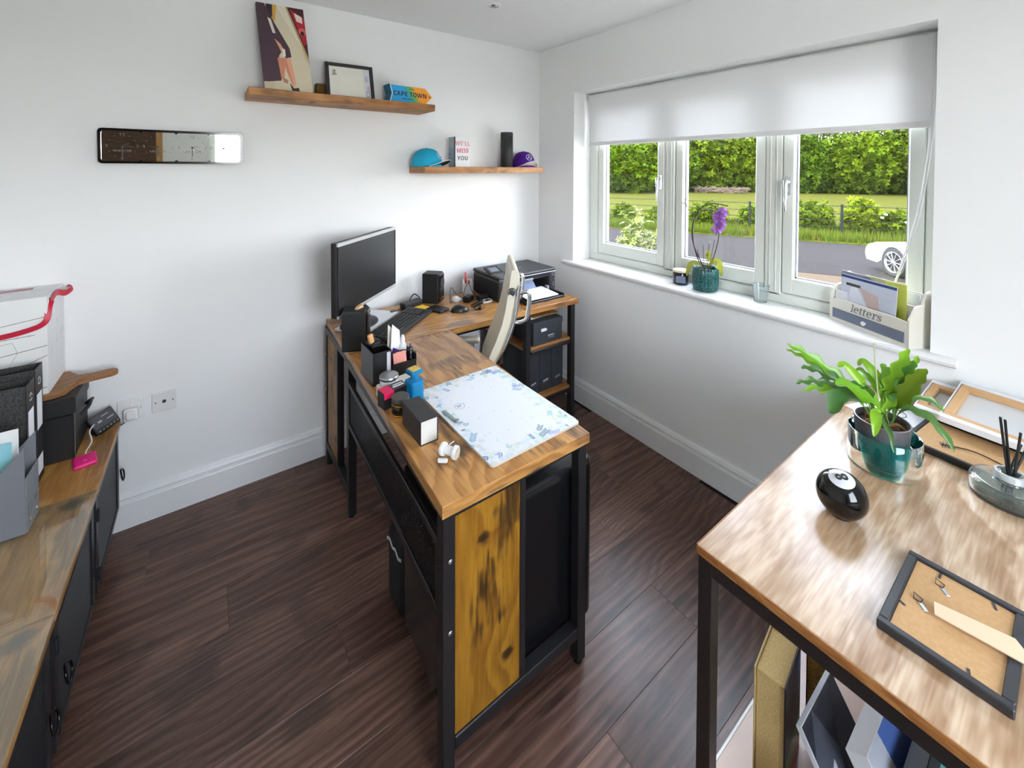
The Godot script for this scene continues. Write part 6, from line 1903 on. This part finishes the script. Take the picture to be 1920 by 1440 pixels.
func build_books() -> void:
	var Y := 0.2333
	var b := thing("thick_book", "thick old book with yellowed pages standing on the table's lower shelf", "book", Vector3(-0.978, Y, 2.022), 8)
	var page := tri_mat(mottle(55, Color(0.78, 0.66, 0.42), Color(0.84, 0.73, 0.5), 0.12, 128), 0.08, 0.85)
	part(b, "pages", box3(0.118, 0.226, 0.052, 0.0005), page, Vector3(0.002, 0.118, 0))
	var cov := canvas_image(96, 192, Color(0.13, 0.11, 0.15))
	paint(cov, [0, 0.72, 1, 0.62, 1, 0.8, 0, 0.93], Color(0.2, 0.55, 0.12))
	paint(cov, [0, 0.93, 1, 0.8, 1, 1, 0, 1], Color(0.65, 0.1, 0.14))
	paint(cov, [0.55, 0.2, 1, 0.1, 1, 0.5, 0.7, 0.55], Color(0.22, 0.24, 0.34))
	paint(cov, [0.85, 0.1, 1, 0.08, 1, 0.4, 0.86, 0.45], Color(0.2, 0.42, 0.66))
	part(b, "cover", box3(0.126, 0.236, 0.003, 0.0008), std(Color(0.14, 0.12, 0.15), 0.4), Vector3(0.0, 0.118, 0.0285))
	part(b, "cover_print", sheet(0.124, 0.234), printed(tex(cov), 0.3), Vector3(0.0, 0.118, 0.0303))
	part(b, "cover", box3(0.126, 0.236, 0.003, 0.0008), std(Color(0.78, 0.68, 0.45), 0.6), Vector3(0.0, 0.118, -0.0285))
	part(b, "spine", box3(0.003, 0.236, 0.06, 0.0008), std(Color(0.14, 0.12, 0.15), 0.4), Vector3(0.0635, 0.118, 0))
	var b2 := thing("thin_book", "slim book with browned pages standing behind the thick book", "book", Vector3(-0.84, Y, 2.06), 6)
	part(b2, "pages", box3(0.1, 0.21, 0.03, 0.0005), tri_mat(mottle(56, Color(0.5, 0.36, 0.14), Color(0.68, 0.52, 0.26), 0.12, 64), 0.06, 0.85), Vector3(0, 0.107, 0))
	for s in [-1, 1]: part(b2, "cover", box3(0.106, 0.214, 0.002, 0.0005), std(Color(0.3, 0.18, 0.12), 0.5), Vector3(0, 0.107, s * 0.016))
	# leaning boxes and folders
	var c1 := canvas_image(128, 160, Color(0.17, 0.17, 0.2))
	paint(c1, [0, 0.2, 0.3, 0, 0.5, 0.3, 0.25, 0.75, 0, 0.8], Color(0.3, 0.31, 0.35))
	paint(c1, [0.15, 0.35, 0.32, 0.3, 0.3, 0.55, 0.18, 0.62], Color(0.78, 0.78, 0.82))
	paint(c1, [0.3, 0.6, 0.6, 0.5, 0.7, 1, 0.2, 1], Color(0.55, 0.57, 0.6))
	var p1 := thing("photo_book", "glossy dark photo book leaning on the table's lower shelf", "book", Vector3(-0.975, Y, 2.225), 0)
	var pl := sub(p1, "block", Vector3.ZERO, Vector3(-33, 0, 0))
	part(pl, "cover", box3(0.16, 0.24, 0.012, 0.001), std(Color(0.85, 0.86, 0.88), 0.3), Vector3(0, 0.128, 0))
	part(pl, "cover_print", sheet(0.158, 0.238), printed(tex(c1), 0.12), Vector3(0, 0.128, 0.0064))
	var c2 := canvas_image(192, 192, Color(0.8, 0.82, 0.86))
	paint(c2, [0.3, 0, 0.75, 0, 0.85, 0.35, 0.6, 0.55, 0.35, 0.4], Color(0.36, 0.48, 0.76))
	paint(c2, [0.5, 0.5, 0.7, 0.42, 0.85, 0.75, 0.85, 1, 0.65, 1], Color(0.9, 0.74, 0.68))
	paint(c2, [0.0, 0.5, 0.4, 0.45, 0.6, 1, 0, 1], Color(0.52, 0.6, 0.75))
	dab(c2, 0.18, 0.8, 0.14, 0.14, Color(0.1, 0.09, 0.1))
	dab(c2, 0.18, 0.8, 0.1, 0.1, Color(0.7, 0.13, 0.15))
	var p2 := thing("game_box", "white box printed with a child in a blue T-shirt, on the lower shelf", "box", Vector3(-0.94, Y, 2.305), 0)
	var p2b := sub(p2, "block", Vector3.ZERO, Vector3(-33, 0, 0))
	part(p2b, "box", box3(0.2, 0.235, 0.04, 0.001), M.paper, Vector3(0.03, 0.131, 0))
	part(p2b, "front_print", sheet(0.198, 0.233), printed(tex(c2), 0.2), Vector3(0.03, 0.131, 0.0203))
	var c3 := canvas_image(128, 128, Color(0.1, 0.16, 0.18))
	dab(c3, 0.45, 0.5, 0.22, 0.22, Color(0.2, 0.45, 0.46))
	dab(c3, 0.45, 0.5, 0.17, 0.17, Color(0.1, 0.2, 0.22))
	dab(c3, 0.45, 0.5, 0.08, 0.08, Color(0.5, 0.75, 0.76))
	paint(c3, [0, 0.15, 1, 0, 1, 0.12, 0, 0.28], Color(0.3, 0.65, 0.62))
	paint(c3, [0, 0.85, 1, 0.75, 1, 0.8, 0, 0.92], Color(0.25, 0.5, 0.5))
	var p3 := thing("headset_box", "dark teal box with a ring motif, nearest the camera on the lower shelf", "box", Vector3(-0.93, Y, 2.375), 0)
	var p3b := sub(p3, "block", Vector3.ZERO, Vector3(-33, 0, 0))
	part(p3b, "box", box3(0.2, 0.235, 0.035, 0.001), M.black, Vector3(0.05, 0.13, 0))
	part(p3b, "front_print", sheet(0.198, 0.233), printed(tex(c3), 0.2), Vector3(0.05, 0.13, 0.0178))
	var cb := thing("open_carton", "pale grey open carton at the front of the table's lower shelf", "carton", Vector3(-1.085, Y, 2.16), 0)
	part(cb, "walls", boxes([[Vector3(0, 0.065, -0.06), Vector3(0.05, 0.13, 0.004)], [Vector3(0, 0.065, 0.06), Vector3(0.05, 0.13, 0.004)], [Vector3(-0.025, 0.065, 0), Vector3(0.004, 0.13, 0.124)], [Vector3(0.025, 0.06, 0), Vector3(0.004, 0.12, 0.124)], [Vector3(0, 0.002, 0), Vector3(0.05, 0.004, 0.12)]], 0.0008), std(Color(0.74, 0.71, 0.65), 0.8))
	single("red_card", "small red card sticking out of the open carton", "card", box3(0.03, 0.06, 0.004, 0.0005), std(Color(0.85, 0.16, 0.16), 0.4), Vector3(-1.083, Y + 0.105, 2.19), 20)


func build_locker_things() -> void:
	var T := 0.4803
	# dark leatherette box with stitched lid
	var lb := thing("leatherette_box", "black stitched leatherette storage box on the end locker", "box", Vector3(-2.5, T, 0.138))
	var lt := std(Color(0.1, 0.1, 0.105), 0.5)
	part(lb, "body", box3(0.205, 0.165, 0.215, 0.004), lt, Vector3(0, 0.083, 0))
	part(lb, "lid", box3(0.215, 0.062, 0.225, 0.005), std(Color(0.115, 0.115, 0.12), 0.5), Vector3(0, 0.197, 0))
	part(lb, "side_handle", tube(curve([Vector3(0.108, 0.13, -0.05), Vector3(0.128, 0.15, -0.035), Vector3(0.13, 0.158, 0.0), Vector3(0.128, 0.15, 0.035), Vector3(0.108, 0.13, 0.05)], 5), 0.006, 8), M.black)
	var st := begin()
	for z in [0.098, 0.104]:
		for k in 22: add_box(st, Vector3(0.1032, 0.008 + k * 0.0075, z), Vector3(0.0008, 0.0045, 0.001))
	var sp := part(lb, "stitching", st.commit(), std(Color(0.55, 0.52, 0.5), 0.8))
	sp.set_meta("kind", "stuff")
	# chopping board on top, with its handle towards the window
	var bw := tri_mat(wood(256, 128, 0.5, 97, Color(0.62, 0.44, 0.27), Color(0.46, 0.3, 0.17), Color(0.34, 0.2, 0.11), 40.0, 0.3, []), 0.5, 0.5)
	var cbd := thing("chopping_board", "long wooden chopping board with a rounded handle, lying on the black box", "chopping board", Vector3(-2.56, 0.7093, 0.13), 6)
	var out := PackedVector2Array()
	for p in [[-0.2, -0.105], [0.1, -0.105], [0.125, -0.095], [0.14, -0.06], [0.155, -0.03], [0.19, -0.022], [0.25, -0.02], [0.262, -0.012], [0.266, 0.0], [0.262, 0.012], [0.25, 0.02], [0.19, 0.022], [0.155, 0.03], [0.14, 0.06], [0.125, 0.095], [0.1, 0.105], [-0.2, 0.105]]: out.append(Vector2(p[0], p[1]))
	part(cbd, "board", slab(out, 0.0, 0.02, 0.003), bw)
	# white wine carton with ribbon and line drawings
	var wc := thing("wine_carton", "large white wine carton printed with line-drawn glasses, tied with a red ribbon", "carton", Vector3(-2.615, 0.7297, 0.112), 0)
	var fr := canvas_image(384, 384, Color(0.9, 0.9, 0.89))
	var ln := Color(0.5, 0.46, 0.43)
	var line := func(im: Image, a: Vector2, b: Vector2, c: Color, t: float) -> void:
		var d := (b - a).normalized()
		var q := Vector2(-d.y, d.x) * t
		paint(im, [a.x - q.x, a.y - q.y, b.x - q.x, b.y - q.y, b.x + q.x, b.y + q.y, a.x + q.x, a.y + q.y], c)
	for e in [[0.0, 0.33, 1.0, 0.2], [0.0, 0.62, 1.0, 0.5], [0.3, 0.86, 1.0, 0.6], [0.0, 0.4, 0.9, 0.375], [0.7, 0.94, 1.0, 0.93]]: line.call(fr, Vector2(e[0], e[1]), Vector2(e[2], e[3]), ln, 0.003)
	for e in [[0.55, 0.44, 0.72, 0.42], [0.55, 0.44, 0.52, 0.55], [0.52, 0.55, 0.62, 0.68], [0.72, 0.42, 0.76, 0.53], [0.76, 0.53, 0.68, 0.68], [0.635, 0.7, 0.635, 0.85], [0.66, 0.7, 0.66, 0.85], [0.4, 0.45, 0.45, 0.6], [0.45, 0.6, 0.46, 0.85]]: line.call(fr, Vector2(e[0], e[1]), Vector2(e[2], e[3]), Color(0.66, 0.64, 0.62), 0.002)
	for k in 40: dab(fr, 0.28 + 0.16 * cos(TAU * k / 40), 0.9 + 0.06 * sin(TAU * k / 40), 0.008, 0.008, Color(0.55, 0.54, 0.52))
	paint(fr, [0.2, 0.27, 0.33, 0.29, 0.36, 0.44, 0.4, 0.56, 0.36, 0.6, 0.2, 0.58], Color(0.5, 0.42, 0.3))
	paint(fr, [0.2, 0.36, 0.34, 0.36, 0.35, 0.42, 0.2, 0.42], Color(0.6, 0.12, 0.16))
	for k in 9: fr.fill_rect(Rect2i(130 + k * 12 + (8 if k > 2 else 0), 84 - k, 6, 7), Color(0.6, 0.61, 0.63))
	part(wc, "box", box3(0.3, 0.352, 0.215, 0.0015), M.paper, Vector3(0, 0.176, 0))
	part(wc, "front_print", sheet(0.298, 0.35), printed(tex(fr), 0.5), Vector3(0, 0.176, 0.1081))
	var sd := canvas_image(192, 320, Color(0.91, 0.91, 0.91))
	for col in 3:
		var u := 0.2 + col * 0.3
		for k in 20: dab(sd, u, 0.14 + 0.036 * k, 0.01, 0.008, Color(0.7, 0.69, 0.68))
		line.call(sd, Vector2(u + 0.02, 0.2 + 0.12 * col), Vector2(u + 0.1, 0.26 + 0.12 * col), Color(0.75, 0.68, 0.58), 0.004)
		line.call(sd, Vector2(u - 0.04, 0.62 - 0.05 * col), Vector2(u + 0.08, 0.58 - 0.05 * col), Color(0.78, 0.7, 0.6), 0.004)
	part(wc, "side_print", sheet(0.213, 0.35), printed(tex(sd), 0.5), Vector3(0.1506, 0.176, 0), Vector3(0, 90, 0))
	var red := std(Color(0.75, 0.04, 0.2), 0.4)
	var rib := func(pts: Array, w: float, n: Vector3) -> ArrayMesh:
		var rows := []
		var cpts := curve(pts, 5)
		for i in cpts.size():
			var d: Vector3 = (cpts[mini(i + 1, cpts.size() - 1)] - cpts[maxi(i - 1, 0)]).normalized()
			var s := d.cross(n).normalized() * w
			rows.append([cpts[i] - s, cpts[i], cpts[i] + s])
		return grid_mesh(rows)
	part(wc, "ribbon", rib.call([Vector3(-0.12, 0.215, 0.1095), Vector3(0.0, 0.225, 0.112), Vector3(0.1, 0.24, 0.114), Vector3(0.146, 0.262, 0.113), Vector3(0.153, 0.31, 0.1), Vector3(0.154, 0.33, 0.08)], 0.009, Vector3(0.3, 0, 1)), red)
	part(wc, "ribbon", rib.call([Vector3(0.154, 0.325, 0.08), Vector3(0.158, 0.345, 0.04), Vector3(0.157, 0.338, -0.01), Vector3(0.168, 0.325, -0.05), Vector3(0.18, 0.335, -0.085), Vector3(0.164, 0.345, -0.09)], 0.011, Vector3(1, 0, 0.15)), red)
	part(wc, "ribbon", rib.call([Vector3(-0.149, 0.354, -0.03), Vector3(-0.05, 0.356, -0.035), Vector3(0.03, 0.357, -0.05), Vector3(0.08, 0.354, -0.056)], 0.008, Vector3(0, 1, 0)), red)
	part(wc, "eyelet", rib.call([Vector3(0.1512, 0.335, 0.085), Vector3(0.1512, 0.335, 0.075)], 0.005, Vector3(1, 0, 0)), M.black)
	# two lever arch files, spines towards the room
	for e in [["black marbled lever arch file beside the leatherette box", 0.322, 0.39], ["black marbled lever arch file against the grey magazine file", 0.408, 0.372]]:
		var f := thing("lever_arch_file", e[0], "file", Vector3(-2.59, T, e[1]), 0.0, "black lever arch files on the lockers")
		var mb := tri_mat(mottle(61, Color(0.15, 0.15, 0.15), Color(0.26, 0.255, 0.25), 0.1, 64), 0.06, 0.5)
		var h: float = e[2]
		part(f, "cover", box3(0.25, h, 0.003, 0.0008), mb, Vector3(0, h / 2, 0.0365))
		part(f, "cover", box3(0.25, h, 0.003, 0.0008), mb, Vector3(0, h / 2, -0.0365))
		part(f, "spine", box3(0.003, h, 0.076, 0.001), M.black, Vector3(0.1235, h / 2, 0))
		part(f, "paper_block", box3(0.21, h - 0.04, 0.045, 0.001), M.paper, Vector3(-0.01, h / 2, 0))
		part(f, "finger_ring", lathe([V(0.009, 0), V(0.0115, 0.0015), V(0.014, 0)], 20), M.chrome, Vector3(0.1252, h - 0.05, 0), Vector3(0, 0, -90))
		part(f, "label", box3(0.0006, 0.12, 0.05, 0), M.paper, Vector3(0.1254, h - 0.15, 0))
		part(f, "label", box3(0.0006, 0.06, 0.05, 0), M.paper, Vector3(0.1254, 0.055, 0))
	# grey felt magazine file with label holders
	var g := thing("felt_file", "grey felt magazine file with two metal label holders on the glass", "file", Vector3(-2.565, T + 0.006, 0.57))
	var felt := tri_mat(mottle(63, Color(0.4, 0.41, 0.43), Color(0.5, 0.51, 0.53), 0.3, 64), 0.02, 0.95)
	var sidep := poly([-0.135, 0, 0.135, 0, 0.135, 0.25, 0.06, 0.16, -0.135, 0.16])
	for z in [-0.052, 0.049]: part(g, "side_panel", prism(sidep, 0.003), felt, Vector3(0, 0, z))
	part(g, "front_panel", box3(0.004, 0.16, 0.104, 0.0008), felt, Vector3(0.137, 0.08, 0))
	part(g, "bottom", box3(0.27, 0.004, 0.1, 0.0008), felt, Vector3(0, 0.002, 0))
	for z in [-0.026, 0.026]:
		part(g, "label_holder", boxes([[Vector3(0, 0.012, 0), Vector3(0.0012, 0.002, 0.036)], [Vector3(0, -0.012, 0), Vector3(0.0012, 0.002, 0.036)], [Vector3(0, 0, -0.017), Vector3(0.0012, 0.026, 0.002)], [Vector3(0, 0, 0.017), Vector3(0.0012, 0.026, 0.002)]]), M.steel, Vector3(0.1396, 0.06, z))
		part(g, "stud", lathe([V(0, 0.005), V(0.004, 0.004), V(0.006, 0)], 14), M.chrome, Vector3(0.139, 0.025, z), Vector3(0, 0, -90))
	single("blue_folder", "pale blue plastic folder standing in the felt magazine file", "folder", box3(0.2, 0.24, 0.006, 0.001), std(Color(0.55, 0.78, 0.82), 0.3), Vector3(-2.57, T + 0.134, 0.56), 2)
	single("white_folder", "glossy white folder standing in the felt magazine file", "folder", box3(0.22, 0.27, 0.006, 0.001), M.white_plastic, Vector3(-2.57, T + 0.149, 0.545), 2)
	single("green_card", "small green card at the front of the felt magazine file", "card", box3(0.1, 0.2, 0.003, 0.0005), std(Color(0.25, 0.55, 0.2), 0.4), Vector3(-2.55, T + 0.113, 0.585), 0)
	# pink charger, white lead, small display
	var pk := thing("pink_device", "bright pink rounded phone case lying on the end locker", "phone", Vector3(-2.362, T, 0.298), 12)
	part(pk, "case", rbox(0.062, 0.014, 0.075, 0.006, 3), std(Color(0.95, 0.08, 0.52), 0.35), Vector3(0, 0.007, 0))
	part(pk, "lens_ring", lathe([V(0, 0.0008), V(0.004, 0.0008), V(0.005, 0)], 14), std(Color(0.98, 0.5, 0.75), 0.3), Vector3(0.0, 0.0141, 0.01))
	single("white_charging_lead", "white charging cable running from the pink phone to the small display", "cable", tube(curve([Vector3(-2.366, T + 0.008, 0.258), Vector3(-2.37, T + 0.008, 0.23), Vector3(-2.36, T + 0.025, 0.2), Vector3(-2.37, T + 0.05, 0.17), Vector3(-2.362, T + 0.06, 0.14)], 6), 0.0024, 6), M.white_plastic)
	var dv := thing("desk_display", "small black tilted clock display on the end locker by the socket", "display", Vector3(-2.325, T, 0.098), 58)
	var tl := sub(dv, "head", Vector3(0, 0.008, 0.0), Vector3(-34, 0, 0))
	part(tl, "housing", rbox(0.105, 0.074, 0.014, 0.004, 2), M.black, Vector3(0, 0.04, 0))
	part(tl, "screen", box3(0.1, 0.05, 0.001, 0), std(Color(0.27, 0.27, 0.29), 0.15), Vector3(0, 0.047, 0.0075))
	for k in 6: part(tl, "button", rbox(0.008, 0.004, 0.002, 0.001, 1), M.steel, Vector3(-0.04 + k * 0.016, 0.012, 0.0078))
	for e in [[-0.02, 0.045, 0.016, 0.008], [0.024, 0.04, 0.03, 0.004], [0.01, 0.06, 0.03, 0.003]]: part(tl, "screen_text", box3(e[2], e[3], 0.0006, 0), std(Color(0.62, 0.62, 0.65), 0.4), Vector3(e[0], e[1], 0.0084))
	part(dv, "stand", rbox(0.06, 0.03, 0.04, 0.006, 2), M.black, Vector3(0, 0.015, -0.028))


# ---------------------------------------------------------------- things on the window sill
func build_sill_things() -> void:
	var Y := 0.9253
	var cj := thing("candle_jar", "short black candle jar with a wooden lid on the window sill", "candle", Vector3(0.082, Y, 1.11))
	part(cj, "jar", lathe([V(0, 0), V(0.037, 0), V(0.04, 0.004), V(0.04, 0.062), V(0.038, 0.065), V(0, 0.065)], 36), std(Color(0.09, 0.1, 0.12), 0.15))
	part(cj, "lid", lathe([V(0.0385, 0), V(0.041, 0.001), V(0.041, 0.01), V(0.0395, 0.012), V(0, 0.012)], 36), std(Color(0.87, 0.8, 0.67), 0.5), Vector3(0, 0.0655, 0))
	var lb := sub(cj, "label_patch", Vector3(0, 0.03, 0), Vector3(0, -58, 0))
	part(lb, "label", prism(poly([-0.024, -0.018, 0.024, -0.018, 0.024, 0.018, -0.024, 0.018]), 0.0006), std(Color(0.42, 0.46, 0.55), 0.6), Vector3(0, 0, 0.0395))
	# ribbed pot with an orchid trained in a hoop
	var pc := Vector3(0.078, Y, 1.252)
	var pot := thing("ribbed_pot", "fluted dark green glazed pot on the window sill", "pot", pc)
	var glaze := tri_mat(mottle(44, Color(0.06, 0.27, 0.25), Color(0.2, 0.44, 0.44), 0.06, 128), 0.09, 0.12)
	part(pot, "body", lathe([V(0, 0), V(0.05, 0), V(0.056, 0.004), V(0.061, 0.03), V(0.061, 0.085), V(0.059, 0.112), V(0.056, 0.116), V(0.053, 0.113), V(0.053, 0.095), V(0, 0.095)], 96, 1.0, 24, 0.03), glaze)
	part(pot, "bark_mix", lathe([V(0, 0.103), V(0.03, 0.101), V(0.0525, 0.097)], 20), std(Color(0.3, 0.22, 0.15), 0.95))
	var o := thing("orchid", "orchid trained over a wire hoop with one purple flower cluster", "orchid", pc + Vector3(0, 0.1, 0))
	# the hoop lies roughly across the line of sight; u along (0.42, z)
	var U := Vector3(0.62, 0, 0.78)
	var stemm := std(Color(0.3, 0.22, 0.24), 0.6)
	var hp := []
	for e in [[-0.012, 0.0], [-0.045, 0.08], [-0.062, 0.17], [-0.06, 0.25], [-0.03, 0.3], [0.015, 0.315], [0.05, 0.295], [0.064, 0.25], [0.06, 0.17], [0.04, 0.08], [0.015, 0.0]]: hp.append(U * e[0] + Vector3(0, e[1], 0))
	part(o, "wire_hoop", tube(curve(hp, 5), 0.0028, 7), stemm)
	part(o, "flower_stem", tube(curve([Vector3(0, 0, 0), U * -0.055 + Vector3(0, 0.12, 0), U * -0.066 + Vector3(0, 0.22, 0), U * -0.035 + Vector3(0, 0.31, 0), U * 0.03 + Vector3(0, 0.345, 0), U * 0.1 + Vector3(0, 0.335, 0)], 6), 0.003, 7), std(Color(0.24, 0.17, 0.15), 0.7))
	part(o, "flower_stem", tube(curve([U * -0.05 + Vector3(0, 0.28, 0), U * -0.085 + Vector3(0, 0.31, 0), U * -0.1 + Vector3(0, 0.34, 0), U * -0.12 + Vector3(0, 0.345, 0)], 5), 0.0018, 6), std(Color(0.24, 0.17, 0.15), 0.7))
	part(o, "flower_stem", tube(curve([U * -0.1 + Vector3(0, 0.335, 0), U * -0.105 + Vector3(0, 0.36, 0), U * -0.095 + Vector3(0, 0.37, 0)], 5), 0.0012, 6), std(Color(0.24, 0.17, 0.15), 0.7))
	for e in [[-0.035, -0.012, 0.11], [-0.02, 0.014, 0.13], [0.02, -0.01, 0.14], [0.035, 0.012, 0.16]]: part(o, "support_wire", tube([U * e[0] * 0.4, U * e[0] + Vector3(e[1], e[2], 0)], 0.0016, 6), stemm)
	var lm := std(Color(0.36, 0.38, 0.16), 0.4)
	lm.backlight_enabled = true
	lm.backlight = Color(0.45, 0.45, 0.15)
	for e in [[0.09, 0.045, -0.02, 0.02], [-0.075, 0.03, -0.03, 0.018], [0.03, 0.09, 0.05, 0.014]]:
		var tip: Vector3 = U * e[0] + Vector3(-0.03, e[2], 0)
		part(o, "leaf", frond(curve([Vector3.ZERO, U * e[0] * 0.4 + Vector3(-0.01, e[1], 0), U * e[0] * 0.8 + Vector3(-0.02, e[1] * 0.9, 0), tip], 5), e[3], 0.5, 0.02, Vector3(-0.8, 0.6, 0)), lm)
	var pm := [std(Color(0.5, 0.3, 0.58), 0.6), std(Color(0.38, 0.2, 0.46), 0.6)]
	for m in pm:
		m.backlight_enabled = true
		m.backlight = Color(0.3, 0.18, 0.36)
	var r := RandomNumberGenerator.new()
	r.seed = 17
	var fc := U * 0.068 + Vector3(-0.012, 0.26, 0)
	for k in 5:
		var fo := Vector3(r.randf_range(-0.012, 0.012), -0.042 + 0.021 * k, 0) + U * r.randf_range(-0.014, 0.014)
		var fl := sub(o, "flower", fc + fo, Vector3(r.randf_range(-25, 25), -60 + r.randf_range(-35, 35), r.randf_range(0, 70)))
		for q in 5:
			var a := TAU * q / 5
			part(fl, "petal", frond(curve([Vector3.ZERO, Vector3(cos(a) * 0.014, sin(a) * 0.014, 0.004), Vector3(cos(a) * 0.03, sin(a) * 0.03, -0.003)], 4), 0.011, 0.5, 0.0, Vector3.BACK), pm[q % 2])
		part(fl, "lip", lathe([V(0, 0.01), V(0.004, 0.006), V(0.003, 0)], 8), std(Color(0.75, 0.4, 0.6), 0.5), Vector3.ZERO, Vector3(90, 0, 0))
	# small clear tumbler
	single("glass_tumbler", "small clear glass tumbler on the window sill", "glass", lathe([V(0, 0), V(0.024, 0), V(0.026, 0.002), V(0.037, 0.082), V(0.0355, 0.0825), V(0.0345, 0.08), V(0.025, 0.012), V(0, 0.012)], 36), solid_glass(Color(0.95, 0.97, 0.97)), Vector3(0.105, Y, 1.507))
	build_letter_rack(Y)


func build_letter_rack(Y: float) -> void:
	# local x runs along the front, z towards the room
	var l := thing("letter_rack", "cream wooden letter rack with grey drawer, lettered letters, on the sill", "letter rack", Vector3(0.033, Y, 1.915), -116.8)
	var cream := std(Color(0.88, 0.86, 0.81), 0.5)
	var w := 0.29
	var d := 0.1
	# front panel with a wavy top
	var top := PackedVector2Array([Vector2(-w / 2, 0), Vector2(w / 2, 0)])
	for k in 17:
		var t := 1.0 - k / 16.0
		top.append(Vector2(-w / 2 + w * t, 0.085 + 0.016 * sin(PI * t) + 0.006 * cos(TAU * t)))
	part(l, "front_panel", prism(top, 0.006), cream, Vector3(0, 0, -0.006))
	for s in [-1, 1]:
		var sp := poly([0, 0, d, 0, d, 0.19, d - 0.012, 0.198, d - 0.03, 0.192, d - 0.042, 0.165, d - 0.048, 0.15, d - 0.062, 0.148, d - 0.078, 0.14, 0.01, 0.115, 0, 0.1])
		var stt := begin()
		add_prism(stt, sp, 0.006, Transform3D(Basis(Vector3(0, 0, -1), Vector3.UP, Vector3(1, 0, 0)), Vector3(s * (w / 2 + 0.0005) - (0.0 if s > 0 else 0.006), 0, 0)))
		part(l, "side_panel", stt.commit(), cream)
	part(l, "divider", box3(w, 0.14, 0.005, 0.001), cream, Vector3(0, 0.07, -0.052))
	part(l, "back_panel", box3(w, 0.18, 0.005, 0.001), cream, Vector3(0, 0.09, -0.097))
	part(l, "bottom", box3(w, 0.006, d - 0.01, 0.001), cream, Vector3(0, 0.003, -0.05))
	var dr := sub(l, "drawer", Vector3(0, 0.035, 0.001))
	part(dr, "drawer_front", box3(w - 0.016, 0.038, 0.004, 0.001), std(Color(0.42, 0.45, 0.52), 0.6))
	part(dr, "knob", lathe([V(0, 0.014), V(0.005, 0.0135), V(0.0085, 0.011), V(0.0075, 0.007), V(0.004, 0.004), V(0.004, 0)], 16), M.white_plastic, Vector3(0.0, 0, 0.002), Vector3(90, 0, 0))
	var tm := text_mesh("letters", 0.04, 0.0008, false, "Droid Serif", true)
	var lo := part(l, "lettering", tm, std(Color(0.42, 0.43, 0.46), 0.6), Vector3(0.0, 0.074, 0.0008))
	lo.transform.basis = Basis(Vector3(1, 0, 0), Vector3(0.22, 1, 0), Vector3(0, 0, 1))
	# letters and papers, each of its own
	var base := Transform3D(Basis(Vector3.UP, l.rotation.y), l.position)
	var im1 := canvas_image(256, 192, Color(0.8, 0.82, 0.88))
	im1.fill_rect(Rect2i(0, 0, 256, 12), Color(0.16, 0.27, 0.52))
	paint(im1, [0.2, 0.25, 0.3, 0.2, 0.62, 0.8, 0.5, 0.95, 0.1, 0.7], Color(0.9, 0.91, 0.95))
	paint(im1, [0.35, 0.2, 0.7, 0.3, 0.78, 1.0, 0.62, 0.8], Color(0.8, 0.72, 0.7))
	paint(im1, [0.05, 0.75, 0.2, 0.8, 0.22, 0.95, 0.05, 0.95], Color(0.2, 0.21, 0.24))
	paint(im1, [0.78, 0.8, 1, 0.82, 1, 0.95, 0.78, 0.93], Color(0.17, 0.17, 0.2))
	im1.fill_rect(Rect2i(26, 32, 70, 12), Color(0.25, 0.22, 0.22))
	print_lines(im1, 0.74, 0.3, 0.95, 0.7, 9, Color(0.62, 0.63, 0.7), 2)
	var im2 := canvas_image(256, 192, Color(0.76, 0.72, 0.58))
	im2.fill_rect(Rect2i(130, 0, 126, 192), Color(0.82, 0.85, 0.38))
	print_lines(im2, 0.1, 0.12, 0.45, 0.4, 5, Color(0.55, 0.45, 0.36), 6)
	print_lines(im2, 0.55, 0.05, 0.95, 0.2, 3, Color(0.5, 0.5, 0.2), 7)
	var pap := [
		["magazine", "blue and white brochure with a house plan at the front of the letter rack", 0.215, 0.175, Vector3(-0.018, 0.108, -0.024), -3.0, im1, Color(0.8, 0.82, 0.88)],
		["leaflet", "beige and lime green leaflet standing behind the brochure in the letter rack", 0.15, 0.19, Vector3(0.035, 0.115, -0.043), 0.0, im2, Color(0.8, 0.8, 0.5)],
		["grey_booklet", "grey booklet edge showing at the left of the letter rack", 0.12, 0.19, Vector3(-0.075, 0.112, -0.036), -1.0, null, Color(0.52, 0.52, 0.55)],
		["clear_wallet", "clear plastic wallet of letters at the right of the letter rack", 0.09, 0.17, Vector3(0.085, 0.095, -0.065), -6.0, null, Color(0.85, 0.86, 0.9)],
		["plain_envelope", "plain white envelope at the back of the letter rack", 0.14, 0.11, Vector3(0.02, 0.062, -0.08), -4.0, null, Color(0.93, 0.93, 0.94)],
		["white_letter", "folded white letter standing at the far left of the letter rack", 0.05, 0.11, Vector3(-0.116, 0.07, -0.014), -3.0, null, Color(0.9, 0.9, 0.92)]]
	for e in pap:
		var t := thing(e[0], e[1], "paper", base * e[4], 0.0, "papers in the letter rack")
		t.basis = base.basis * Basis.from_euler(Vector3(deg_to_rad(e[5]), 0, 0))
		part(t, "sheets", box3(e[2], e[3], 0.0025, 0.0004), std(e[7], 0.5))
		if e[6] != null: part(t, "front_print", sheet(e[2] - 0.001, e[3] - 0.001), printed(tex(e[6]), 0.3), Vector3(0, 0, 0.0016))
